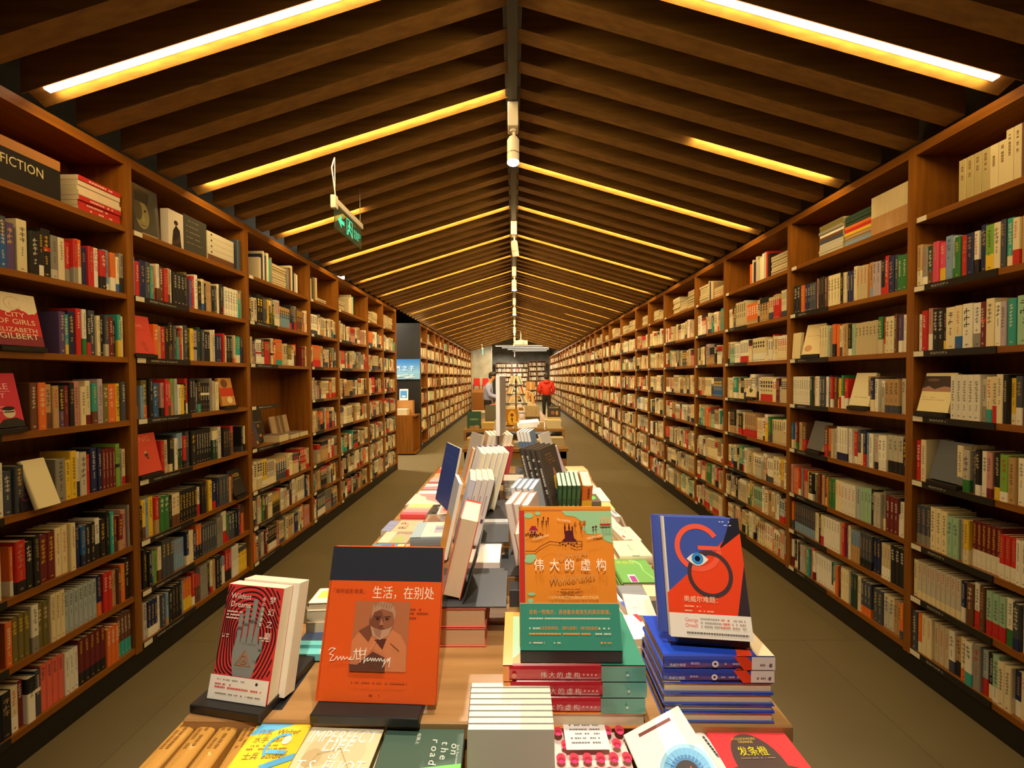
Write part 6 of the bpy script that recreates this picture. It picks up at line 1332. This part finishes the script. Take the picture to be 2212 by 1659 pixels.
small_pile(-0.06, 1.86, TZ+0.07, 0.1, 0.11, 5, 0.018, [S(190, 176, 150), S(170, 158, 140), S(206, 196, 172)], 'small beige book in the pile on the middle riser')
# two-piece sign post on the table
root = empty('sign_post', (-0.085, 1.93, TZ), -0.16); tag(root, 'tall white-edged sign panel on a thin black post in the table middle', 'sign')
mb = MB(); mb.box((-0.010, -0.01, 0.37), (0.010, 0.16, 0.672), m='white', bev=0.002); root_p = mb.build('panel', root)
mb = MB(); mb.box((0.010, -0.002, 0.372), (0.0106, 0.158, 0.67), S(150, 140, 132)); mb.build('grey_face', root)
mb = MB(); mb.tube((0.0, 0.0, 0.0), (0.0, 0.0, 0.37), 0.0045, 8, m='blackmetal'); mb.build('post', root)
mb = MB(); mb.box((-0.05, -0.05, 0.0), (0.05, 0.05, 0.006), m='blackmetal'); mb.build('base', root)

# ------------------------------------------------------------------ second table and those beyond
table('display_table', 'second book table with a lower front shelf of cloth-bound piles', -0.60, 0.60, 4.32, 6.3, 0.86, thick=0.04)
root = empty('table_riser', (-0.655, 4.86, 0.86)); tag(root, 'raised wooden platform on the second book table', 'display riser')
mb = MB(); mb.box((0, 0, 0.11), (1.28, 1.3, 0.14), m='tablewood'); mb.build('platform', root)
for x in (0, 1.25): mb = MB(); mb.box((x, 0, 0), (x+0.03, 1.3, 0.11), m='tablewood'); mb.build('support', root)
def pileat(x0, y0, z0, w_, d_, n, t, col, what):
    for i in range(n):
        b = book(d_, w_, t, jit(col, .06), '%s, %s from the bottom' % (what, ordn(i)), hard=False, group=what)
        set_axes(b, (x0+w_+R.uniform(-.004, .004), y0, z0+0.0006+i*(t+0.0006)), (0, 1, 0), (-1, 0, 0))
P2 = [(-0.56, S(196, 166, 110), 4, 'tan book in the left pile on the second table shelf'), (-0.36, S(206, 178, 120), 3, 'ochre book in the second pile on the second table shelf'),
      (-0.02, S(150, 152, 150), 2, 'grey book in the low middle pile on the second table shelf'), (0.16, S(206, 186, 150), 3, 'cream book in the right middle pile on the second table shelf'), (0.37, S(190, 176, 146), 4, 'beige book in the right end pile on the second table shelf')]
for (x, c, n, s) in P2: pileat(x, 4.40, 0.861, 0.19, 0.14, n, 0.025, c, s)
P3 = [(-0.42, S(200, 170, 104), 3, 'ochre book in the left pile on the raised platform'), (-0.02, S(196, 160, 96), 3, 'gold book in the middle pile on the raised platform'), (0.18, S(190, 168, 130), 3, 'tan book in the third pile on the raised platform'), (0.40, S(216, 206, 176), 4, 'cream book in the right end pile on the raised platform')]
for (x, c, n, s) in P3: pileat(x, 4.90, 1.001, 0.19, 0.14, n, 0.027, c, s)
def upright_cover(px0, px1, py0, py1, Y, col, label, art=None, t=0.02):
    a, b_2 = ony(px0, py1, Y), ony(px1, py0, Y)
    b = book(b_2.x-a.x, b_2.z-a.z, t, col, label, art=art, hard=True); set_axes(b, (a.x, Y+t, a.z), (1, 0, 0), (0, 0.08, 1)); return a
def arty_green(A, w, h): A.circ(w*.35, h*.08, w*.2, S(150, 120, 80), 16, h*.09); A.circ(w*.7, h*.1, w*.2, S(170, 140, 96), 16, h*.1); A.text('海错图笔记', w*.2, h*.5, 1, S(190, 210, 170), w=w*.6)
def arty_gold(A, w, h): A.circ(w*.5, h*.5, w*.34, S(226, 180, 50), 24, h*.42); A.circ(w*.5, h*.66, w*.15, S(120, 60, 20), 16, h*.1); A.poly([(w*.42, h*.5), (w*.58, h*.5), (w*.52, h*.18)], S(70, 36, 16)); A.rect(0, 0, w, h*.08, S(60, 34, 20)); A.dashes(w*.2, w*.8, h*.14, h*.02, S(230, 180, 80))
def arty_dark(A, w, h): A.rect(0, 0, w, h*.3, S(206, 180, 130)); A.text('老人的战争', w*.15, h*.86, 1, S(220, 206, 180), w=w*.7); A.circ(w*.4, h*.58, w*.16, S(150, 100, 84), 14, h*.12); A.circ(w*.72, h*.56, w*.1, S(196, 150, 100), 12, h*.14)
def arty_map(A, w, h):
    A.rect(0, 0, w, h*.42, S(84, 74, 56)); A.rect(0, 0, w, h*.1, S(190, 170, 140))
    for k in range(26): A.circ(w*R.random(), h*R.uniform(.45, .98), w*.03, jit(S(150, 134, 104), .1), 6)
for (a, tops) in (((1009, 1039, 889, 926, 4.98, S(44, 84, 70), 'dark green illustrated cover standing at the left of the second table', arty_green), 0), ((1048, 1078, 875, 921, 5.15, S(104, 100, 86), 'grey cover standing behind the white sign panel', None), 0),
             ((1093, 1119, 884, 922, 5.02, S(176, 120, 30), 'golden cover with a dark figure standing on the second table', arty_gold), 0), ((1135, 1166, 877, 917, 5.1, S(180, 160, 124), 'cream map-patterned box standing on the second table', arty_map), 0),
             ((1183, 1211, 877, 912, 5.0, S(66, 56, 52), 'dark cover with two faces and a cream band standing at the right of the second table', arty_dark), 0)):
    p = upright_cover(*a[:5], a[5], a[6], a[7]); w_ = (a[1]-a[0])*a[4]/831
    if p.z-0.0245*1 > 1.002:
        n = max(1, round((p.z-1.002)/0.028)); tt = (p.z-1.002)/n-0.0007
        pileat(p.x-0.01, a[4]-0.02, 1.001, w_+0.02, 0.14, n, tt, S(70, 64, 60) if 'dark' in a[6] else S(176, 150, 116), 'book under the ' + ' '.join(a[6].split()[:4]) + ' of the second table')
root = empty('paper_cup', (0.43, 5.05, 1.11)); tag(root, 'white bottle-shaped paper stand between covers on the second table', 'paper stand'); mb = MB(); mb.tube((0, 0, 0), (0, 0, 0.13), 0.03, 16, m='white', r1=0.022); mb.box((-0.045, -0.04, -0.012), (0.045, 0.04, 0), m='white'); mb.build('body', root); mb = MB(); mb.box((-0.03, -0.035, -0.105), (0.03, 0.03, -0.0125), m='white'); mb.build('base', root)
# far tables: stock as part of the mass, plus cartons, counter, bench
for (x0, x1, y0, y1, lb) in ((-0.6, 0.62, 7.0, 9.3, 'third book table down the aisle'), (-0.6, 0.62, 10.3, 12.6, 'fourth book table where the man in light blue reads'), (-0.4, 0.9, 16.6, 18.6, 'farthest low table with brown cartons')):
    table('display_table', lb, x0, x1, y0, y1, 0.85)
    for k in range(9):
        x = x0+0.04+(k % 3)*0.38; y = y0+0.06+(k//3)*0.7; mass_stack(x, y, 0.8505, 0.26, 0.19, R.randint(4, 9), ['cr', 'ta', 'bg', 'wh', 'og', 'gy', 'rd'])
def upr(x, y, z, w_, h_, c, m='print'): mbs.box((x, y, z), (x+w_, y+0.02, z+h_), c, m)
# white leaning books of the central rack farther on
rk = empty('book_rack', (0.02, 7.4, 0.85)); tag(rk, 'tall black wire rack of pale leaning books on the third table', 'book rack')
mb = MB(); mb.tube((0, 0, 0), (0, 0, 0.86), 0.012, 8, m='blackmetal'); mb.build('pole', rk); mb = MB(); mb.box((-0.15, -0.15, 0), (0.15, 0.15, 0.01), m='blackmetal'); mb.build('base', rk)
for k in range(4):
    mb = MB(); z = 0.12+k*0.18; mb.box((-0.26+0.04*k, -0.1, z), (0.26-0.04*k, 0.1, z+0.008), m='blackmetal'); mb.build('tray', rk)
    for s in (-1, 1):
        for j in range(4):
            b = book(0.14, 0.165, 0.022, jit(K[R.choice(['wh', 'cr', 'lt', 'bg', 'ro' if s < 0 else 'lb', 'rd' if k == 2 else 'wh'])]), 'pale book leaning on the %s side of the tall wire rack, %s tray up, %s from outside' % ('left' if s < 0 else 'right', ordn(k), ordn(j)), hard=False, page=S(246, 238, 222), group='pale books on the tall wire rack')
            xb = 0.02+s*(0.235-0.04*k-j*0.025); a = 0.3; up = Vector((-s*math.sin(a), 0, math.cos(a))); x = Vector((0, 1, 0)); zz = x.cross(up)
            o = Vector((xb, 7.33, 0.85+z+0.0095+0.022*math.sin(a))); set_axes(b, o-(zz*0.022 if s < 0 else zz*0), x, up)
def carton(x, y, z, w_, d_, h_, label):
    root = empty('carton', (x, y, z)); tag(root, label, 'cardboard box', 'brown cartons on the farthest table'); mb = MB(); mb.box((0, 0, 0), (w_, d_, h_), m='carton', bev=0.004); mb.build('body', root); mb = MB(); mb.box((w_/2-0.03, -0.0006, h_*0.0), (w_/2+0.03, 0, h_), S(206, 176, 120)); mb.box((w_/2-0.03, 0, h_), (w_/2+0.03, d_, h_+0.0006), S(206, 176, 120)); mb.build('tape', root)
carton(0.26, 12.1, 0.851, 0.2, 0.2, 0.34, 'left brown carton on the end of the fourth table'); carton(0.5, 12.15, 0.851, 0.11, 0.25, 0.30, 'narrow brown carton at the right corner of the fourth table'); carton(0.5, 17.0, 1.10, 0.4, 0.4, 0.35, 'brown carton on the farthest table')
root = empty('counter', (-2.0, 18.0, 0)); tag(root, 'brown counter with a cream base at the foot of the concrete wall', 'counter'); mb = MB(); mb.box((0, 0, 0.12), (0.9, 0.5, 0.95), m='shelfwood_y'); mb.build('body', root); mb = MB(); mb.box((0, 0, 0), (0.9, 0.5, 0.12), m='whitemetal'); mb.build('plinth', root); mb = MB(); mb.box((0, 0, 0.95), (0.9, 0.5, 1.1), m='carton'); mb.build('drawer_front', root)
for i in range(2):
    root = empty('chair', (-1.82+i*0.42, 18.25, 1.1)); tag(root, 'red chair standing on the counter, %s one' % ('left' if i == 0 else 'right'), 'chair'); mb = MB(); mb.box((-0.17, -0.17, 0.16), (0.17, 0.17, 0.21), m='redlacquer', bev=0.01); mb.build('seat', root)
    mb = MB(); mb.box((-0.15, 0.12, 0.21), (0.15, 0.15, 0.52), m='redlacquer', bev=0.01); mb.build('backrest', root)
    for (x, y) in ((-.15, -.15), (.12, -.15), (-.15, .12), (.12, .12)): mb = MB(); mb.box((x, y, 0), (x+.03, y+.03, .16), m='redlacquer'); mb.build('leg', root)
# display cabinet stock below the poster
def bluecov(A, w, h): A.rect(w*.1, h*.2, w*.9, h*.85, S(70, 140, 214)); A.circ(w*.5, h*.35, w*.25, S(200, 220, 240), 14, h*.08)
CZ = 0.86
for i in range(9): b = book(0.14, 0.2, 0.024, S(206, 206, 204), 'grey-white book in the tall pile below the blue poster, %s from the bottom' % ordn(i), hard=False, group='tall pile below the blue poster'); set_axes(b, (-2.90, 8.28, CZ+0.001+i*0.0246+0.13), (1, 0, 0), (0, 1, 0)) 
for j in range(2):
    for i in range(5): b = book(0.2, 0.28, 0.025, S(214, 206, 186), 'cream book in the %s low pile on the display cabinet, %s from the bottom' % (('left', 'right')[j], ordn(i)), hard=False, group='low cream piles on the display cabinet'); set_axes(b, (-2.92+j*0.31, 8.47, CZ+0.0005+i*0.0256), (0, -1, 0), (1, 0, 0))
b = book(0.2, 0.28, 0.04, S(230, 234, 240), 'white-edged book with a blue sky cover upright on the tall pile', art=bluecov); set_axes(b, (-2.90, 8.34, CZ+0.352), (1, 0, 0), (0, 0.1, 1))
root = empty('carton', (-2.62, 8.48, CZ)); tag(root, 'brown box behind the low piles on the display cabinet', 'cardboard box'); mb = MB(); mb.box((0, 0, 0), (0.36, 0.15, 0.30), m='carton'); mb.build('body', root)
b = book(0.19, 0.25, 0.03, S(232, 234, 236), 'white-edged book with a pale sky cover on the brown box', art=bluecov); set_axes(b, (-2.56, 8.52, CZ+0.305), (1, 0, 0), (0, 0.1, 1))


# ------------------------------------------------------------------ exit signs
def exit_sign(x, y0, y1, z0, z1, zroof, label, glyphs=True):
    root = empty('exit_sign', (x, y0, z0)); tag(root, label, 'exit sign'); L_, h = y1-y0, z1-z0
    mb = MB(); mb.box((-0.018, 0, h), (0.018, L_, h+0.045), m='whitemetal', bev=0.004); mb.build('housing', root)
    mb = MB(); mb.box((-0.003, 0.005, 0), (0.003, L_-0.005, h), m='glass'); mb.build('glass_plate', root)
    mb = MB(); A = Art(mb, (0.0036, 0, 0), (0, 1, 0), (0, 0, 1), (1, 0, 0), 'exit', 0.0002)
    if glyphs:
        u = h
        A.poly([(L_*.10, u*.5), (L_*.22, u*.78), (L_*.22, u*.58), (L_*.32, u*.58), (L_*.32, u*.42), (L_*.22, u*.42), (L_*.22, u*.22)], None)
        A.rect(L_*.40, u*.15, L_*.415, u*.88, None); A.rect(L_*.40, u*.86, L_*.62, u*.9, None); A.rect(L_*.605, u*.15, L_*.62, u*.88, None)
        A.circ(L_*.50, u*.76, L_*.025, None, 10); A.line([(L_*.51, u*.68), (L_*.49, u*.45), (L_*.45, u*.35), (L_*.44, u*.2)], L_*.03, None); A.line([(L_*.49, u*.45), (L_*.55, u*.36), (L_*.59, u*.22)], L_*.026, None); A.line([(L_*.45, u*.52), (L_*.47, u*.64), (L_*.55, u*.6), (L_*.575, u*.52)], L_*.018, None)
        A.text('安全出口', L_*.66, u*.5, 1, None, w=L_*.28); A.text('EXIT', L_*.68, u*.26, 1, None, w=L_*.2)
    else: A.rect(0, 0, L_, h, None)
    mb.build('pictogram', root)
    for yy in (0.02, L_-0.02): mb = MB(); mb.tube((0, yy, h+0.045), (0, yy, zroof-z0), 0.0025, 6, m='steel'); mb.build('hanging_chain', root)
    mb = MB(); mb.tube((0.004, 0.02, h+0.04), (-0.012, 0.0, h+0.25), 0.004, 6, m='whitemetal'); mb.tube((-0.012, 0.0, h+0.25), (0.0, 0.02, zroof-z0), 0.004, 6, m='whitemetal'); mb.box((-0.02, -0.012, h-0.03), (0.016, 0.03, h+0.06), m='whitemetal', bev=0.003); mb.build('cable', root)
exit_sign(-1.24, 2.67, 3.14, 2.705, 2.87, 3.2, 'hanging glass exit sign with a green arrow and running figure under the left roof slope')
exit_sign(-1.45, 17.2, 17.7, 2.7, 2.95, 3.15, 'small far green exit sign near the end of the slatted roof', False)

# ------------------------------------------------------------------ people
def skin_mesh(name, joints, edges, m, parent, sub=2, root_i=0):
    me = bpy.data.meshes.new(name); me.from_pydata([j[:3] for j in joints], edges, []); o = bpy.data.objects.new(name, me); C.objects.link(o); me.materials.append(M[m])
    md = o.modifiers.new('skin', 'SKIN'); md.use_smooth_shade = True
    for i, j in enumerate(joints): v = me.skin_vertices[0].data[i]; v.radius = (j[3], j[4] if len(j) > 4 else j[3]); v.use_root = (i == root_i)
    s = o.modifiers.new('sub', 'SUBSURF'); s.levels = sub; s.render_levels = sub
    dg = bpy.context.evaluated_depsgraph_get(); me2 = bpy.data.meshes.new_from_object(o.evaluated_get(dg)); bpy.data.objects.remove(o); bpy.data.meshes.remove(me)
    me2.name = name; o = bpy.data.objects.new(name, me2); C.objects.link(o); o.parent = parent
    for p in me2.polygons: p.use_smooth = True
    return o
def blob(mb, c, r, m, n=16, k=10, squash=None):
    vs, fs = [], []
    for j in range(k+1):
        t = PI*j/k
        for i in range(n): a = 2*PI*i/n; vs.append((c[0]+r[0]*math.sin(t)*math.cos(a), c[1]+r[1]*math.sin(t)*math.sin(a), c[2]+r[2]*math.cos(t)))
    for j in range(k):
        for i in range(n): fs.append((j*n+i, (j+1)*n+i, (j+1)*n+(i+1) % n, j*n+(i+1) % n))
    mb.mesh(vs, fs, m=m)
def hand(joints, edges, wrist, d, side):
    """palm and five fingers from the wrist index, pointing along d"""
    d = Vector(d).normalized(); s = Vector((side, 0, 0)); w_ = Vector(joints[wrist][:3]); k = len(joints)
    palm = w_+d*0.07; joints.append((*palm, .024, .034)); edges.append((wrist, k))
    for i, (o_, L_) in enumerate(((-.030, .065), (-.012, .08), (.008, .085), (.026, .075))):
        a = palm+s*o_*0.9+d*0.03; b = a+d*L_*0.5+Vector((0, 0, -.008)); c = b+d*L_*0.5+Vector((0, 0, -.022)); j = len(joints)
        joints += [(*a, .0095), (*b, .0088), (*c, .0075)]; edges += [(k, j), (j, j+1), (j+1, j+2)]
    a = w_+d*0.035-s*0.038; b = a+d*0.035-s*0.012; j = len(joints); joints += [(*a, .011), (*b, .0085)]; edges += [(wrist, j), (j, j+1)]
# man reading, in profile, facing +x
root = empty('person', (-0.80, 11.35, 0), 0.0); tag(root, 'person in a light blue shirt and glasses reading at the fourth table, head bowed', 'person')
J = [(0, 0, .98, .10, .10), (0.0, 0, 1.18, .09, .09), (0.02, 0, 1.38, .09, .12), (.06, 0, 1.50, .055), (.11, 0, 1.58, .05), (0.0, .09, .9, .09), (.02, .10, .50, .062), (-.01, .10, .09, .042), (.14, .10, .035, .035),
     (0.0, -.09, .9, .09), (0.03, -.10, .50, .062), (.0, -.10, .09, .042), (.15, -.10, .035, .035), (.02, .20, 1.40, .06), (.06, .23, 1.14, .042), (.28, .16, 1.08, .028), (.02, -.20, 1.40, .06), (.06, -.23, 1.14, .042), (.28, -.16, 1.08, .028)]
E_ = [(0, 1), (1, 2), (2, 3), (3, 4), (0, 5), (5, 6), (6, 7), (7, 8), (0, 9), (9, 10), (10, 11), (11, 12), (2, 13), (13, 14), (14, 15), (2, 16), (16, 17), (17, 18)]
def handx(J, E_, wi, sy):
    w_ = Vector(J[wi][:3]); k = len(J); d = Vector((1, 0, -0.1)).normalized(); J.append((*(w_+d*.06), .022, .034)); E_.append((wi, k))
    for o_, L_ in ((-.030, .065), (-.011, .08), (.010, .085), (.028, .075)):
        a = w_+d*.085+Vector((0, o_, 0)); b = a+d*L_*.5; c = b+d*L_*.4+Vector((0, 0, -.025)); j = len(J); J.extend([(*a, .009), (*b, .0085), (*c, .0075)]); E_.extend([(k, j), (j, j+1), (j+1, j+2)])
    a = w_+d*.03+Vector((0, -sy*.036, .01)); b = a+d*.035; j = len(J); J.extend([(*a, .010), (*b, .0085)]); E_.extend([(k, j), (j, j+1)])
handx(J, E_, 15, 1); handx(J, E_, 18, -1)
k = len(J); J += [(.15, 0, 1.66, .085, .075), (.17, 0, 1.72, .09, .078)]; E_ += [(4, k), (k, k+1)]
skin_mesh('body', J, E_, 'skin', root)
mb = MB(); blob(mb, (.245, 0, 1.655), (.018, .012, .02), 'skin', 8, 6); blob(mb, (.22, 0, 1.615), (.02, .024, .008), 'redlacquer', 8, 6)
for s in (-1, 1): blob(mb, (.16, s*.083, 1.67), (.02, .009, .03), 'skin', 8, 6)
mb.build('nose_and_ears', root, smooth=True)
mb = MB()
for s in (-1, 1): blob(mb, (.235, s*.03, 1.685), (.008, .014, .008), 'white', 8, 6); blob(mb, (.242, s*.03, 1.684), (.004, .006, .006), 'hair', 8, 6)
mb.build('eyes', root, smooth=True)
mb = MB()
for s in (-1, 1):
    for i in range(12): a, b_2 = 2*PI*i/12, 2*PI*(i+1)/12; mb.tube((.256, s*.035+.024*math.cos(a), 1.68+.018*math.sin(a)), (.256, s*.035+.024*math.cos(b_2), 1.68+.018*math.sin(b_2)), .0022, 5, m='blackmetal')
    mb.tube((.256, s*.059, 1.685), (.15, s*.085, 1.70), .002, 5, m='blackmetal')
mb.build('glasses', root)
mb = MB(); blob(mb, (.14, 0, 1.745), (.115, .096, .085), 'hair', 18, 12); blob(mb, (.085, 0, 1.69), (.06, .085, .08), 'hair', 14, 10); mb.build('hair', root, smooth=True)
SJ = [(0, 0, .90, .17, .19), (0.0, 0, 1.16, .16, .19), (0.02, 0, 1.37, .165, .21), (.06, 0, 1.52, .085, .085), (.02, .20, 1.40, .075), (.06, .24, 1.14, .062), (.26, .165, 1.082, .045), (.02, -.20, 1.40, .075), (.06, -.24, 1.14, .062), (.26, -.165, 1.082, .045)]
skin_mesh('shirt', SJ, [(0, 1), (1, 2), (2, 3), (2, 4), (4, 5), (5, 6), (2, 7), (7, 8), (8, 9)], 'shirt', root)
TJ = [(0, 0, .97, .155, .165), (0, .09, .86, .12), (.02, .10, .50, .08), (-.01, .10, .12, .065), (0, -.09, .86, .12), (.03, -.10, .50, .08), (0, -.10, .12, .065)]
skin_mesh('trousers', TJ+[(0, 0, 1.10, .12, .13)], [(0, 1), (1, 2), (2, 3), (0, 4), (4, 5), (5, 6), (0, 7)], 'trousers', root)
mb = MB()
for s in (-1, 1): mb.box((-.07, s*.10-.045, 0), (.20, s*.10+.045, .075), m='shoe', bev=.02)
mb.build('shoes', root)
b = book(.15, .21, .02, S(230, 226, 214), 'open pale book held by the reading man in light blue'); set_axes(b, (-.46, 11.27, 1.082), (0, 1, 0), (-1, 0, 0))
# person from behind in a red jacket
root = empty('person', (1.27, 15.5, 0), 0.0); tag(root, 'person in a red jacket and black trousers standing with their back turned, hands in pockets', 'person')
J = [(0, 0, .98, .10, .10), (0, 0, 1.2, .10, .09), (0, 0, 1.40, .12, .08), (0, 0, 1.51, .055), (0, 0.01, 1.58, .05), (.09, 0, .9, .09), (.10, 0, .50, .065), (.10, .02, .09, .045), (.11, .13, .035, .035),
     (-.09, 0, .9, .09), (-.10, 0, .50, .065), (-.09, .02, .09, .045), (-.10, .13, .035, .035), (.22, 0, 1.42, .06), (.29, -.02, 1.15, .045), (.22, .08, .95, .03), (-.22, 0, 1.42, .06), (-.29, -.02, 1.15, .045), (-.22, .08, .95, .03), (0, .01, 1.66, .075, .09), (0, .01, 1.72, .08, .09)]
E_ = [(0, 1), (1, 2), (2, 3), (3, 4), (0, 5), (5, 6), (6, 7), (7, 8), (0, 9), (9, 10), (10, 11), (11, 12), (2, 13), (13, 14), (14, 15), (2, 16), (16, 17), (17, 18), (4, 19), (19, 20)]
hand(J, E_, 15, (-.2, .5, -.8), 1); hand(J, E_, 18, (.2, .5, -.8), -1)
skin_mesh('body', J, E_, 'skin', root)
mb = MB(); blob(mb, (0, .105, 1.66), (.014, .02, .022), 'skin', 8, 6)
for s in (-1, 1): blob(mb, (s*.085, .02, 1.665), (.01, .02, .03), 'skin', 8, 6); blob(mb, (s*.03, .093, 1.69), (.012, .006, .006), 'white', 8, 6)
blob(mb, (0, .097, 1.615), (.024, .008, .006), 'redlacquer', 8, 6); mb.build('face_details', root, smooth=True)
mb = MB(); blob(mb, (0, -.012, 1.735), (.105, .115, .10), 'hair', 18, 12); blob(mb, (0, -.045, 1.66), (.098, .085, .10), 'hair', 16, 10); mb.build('hair', root, smooth=True)
SJ = [(0, 0, .84, .20, .15), (0, 0, 1.16, .21, .16), (0, 0, 1.38, .215, .15), (0, -.01, 1.49, .10, .10), (.22, 0, 1.41, .095), (.30, -.02, 1.15, .085), (.24, .07, .96, .07), (-.22, 0, 1.41, .095), (-.30, -.02, 1.15, .085), (-.24, .07, .96, .07)]
jk = skin_mesh('jacket', SJ, [(0, 1), (1, 2), (2, 3), (2, 4), (4, 5), (5, 6), (2, 7), (7, 8), (8, 9)], 'jacket', root)
mb = MB(); blob(mb, (0, -.12, 1.46), (.13, .07, .08), 'jacket', 16, 10); mb.build('hood', root, smooth=True)
TJ = [(0, 0, .92, .165, .13), (.09, 0, .84, .10), (.10, 0, .50, .08), (.10, .02, .12, .06), (-.09, 0, .84, .10), (-.10, 0, .50, .08), (-.09, .02, .12, .06)]
skin_mesh('trousers', TJ+[(0, 0, 1.10, .12, .13)], [(0, 1), (1, 2), (2, 3), (0, 4), (4, 5), (5, 6), (0, 7)], 'trousers', root)
mb = MB()
for s in (-1, 1): mb.box((s*.10-.045, -.06, 0), (s*.10+.045, .2, .075), m='shoe', bev=.02)
mb.build('shoes', root)
for o in bpy.data.objects:
    for k in ('w_', 'h_', 't_'):
        if k in o: del o[k]
# ------------------------------------------------------------------ the 300 books that show largest stay single; the others join the mass
def mass_from(root):
    for ob in [root]+list(root.children_recursive):
        if ob.type != 'MESH': continue
        me = ob.data; mw = ob.matrix_world; cl = [tuple(c.color) for c in me.color_attributes['Col'].data]; ms = [m_.name for m_ in me.materials]
        k = len(mbs.v); mbs.v.extend([tuple(mw @ v.co) for v in me.vertices])
        for p in me.polygons:
            mbs.f.append(tuple(k+i for i in p.vertices)); mbs.c.append(cl[p.loop_start]); mbs.m.append(mbs.mi('gloss' if 'gloss' in ms[p.material_index] else 'print'))
    for ob in list(root.children_recursive)+[root]: bpy.data.objects.remove(ob)
bpy.context.view_layer.update()
from mathutils.bvhtree import BVHTree
import numpy as np
hits = {}; VV, FF, OO = [], [], []; nv = 0
books = [o for o in bpy.data.objects if o.parent is None and o.get('category') == 'book']
def _add(co, polys, who):
    global nv
    VV.append(co); FF.extend([tuple(i+nv for i in p) for p in polys]); OO.extend([who]*len(polys)); nv += len(co)
for o in bpy.data.objects:
    if o.type != 'MESH': continue
    r = o
    while r.parent: r = r.parent
    if r.get('kind') == 'structure' and r.name.startswith('ceiling'): continue
    co = np.empty(len(o.data.vertices)*3); o.data.vertices.foreach_get('co', co); mw = np.array(o.matrix_world); co = co.reshape(-1, 3) @ mw[:3, :3].T + mw[:3, 3]
    _add(co, [tuple(p.vertices) for p in o.data.polygons], r.name if r.get('category') == 'book' else None)
_add(np.array(mbs.v), mbs.f, None)
bvh = BVHTree.FromPolygons(np.concatenate(VV).tolist(), FF)
for py in range(2, 1659, 4):
    for px in range(2, 2212, 4):
        if py < 250 and 300 < px < 1950: continue
        h_ = bvh.ray_cast(EYE, ray(px, py).normalized(), 30)
        if h_[2] is not None and OO[h_[2]]: hits[OO[h_[2]]] = hits.get(OO[h_[2]], 0)+1
del bvh, VV, FF
books.sort(key=lambda o: -hits.get(o.name, 0))
for o in books[300:]: mass_from(o)
# no label twice, none over sixteen words
import re
seen = {}
for o in [o for o in bpy.data.objects if o.parent is None and o.get('label')]:
    lb = o['label'].replace(' on the front bench', ' on the bench') if len(re.findall(r"[A-Za-z0-9][A-Za-z0-9'-]*", o['label'])) > 16 else o['label']
    wds = lambda q: len(re.findall(r"[A-Za-z0-9][A-Za-z0-9'-]*", q))
    for cut in ('thick ', 'thin ', 'light ', 'pale ', 'dusty ', 'small ', ' from the bottom of the', 'shelved ', 'plain '):
        if wds(lb) > 16: lb = lb.replace(cut, ' in the' if cut.startswith(' from') else '', 1)
    o['label'] = lb; seen.setdefault(lb, []).append(o)
    if wds(lb) > 16: print('LONG', wds(lb), lb)
for lb, os_ in seen.items():
    if len(os_) > 1: print('SAME', len(os_), lb)
tag(mbs.build('shelved_books'), 'remaining books packed on the shelves farther down both walls and the far tables', 'books', kind='stuff')
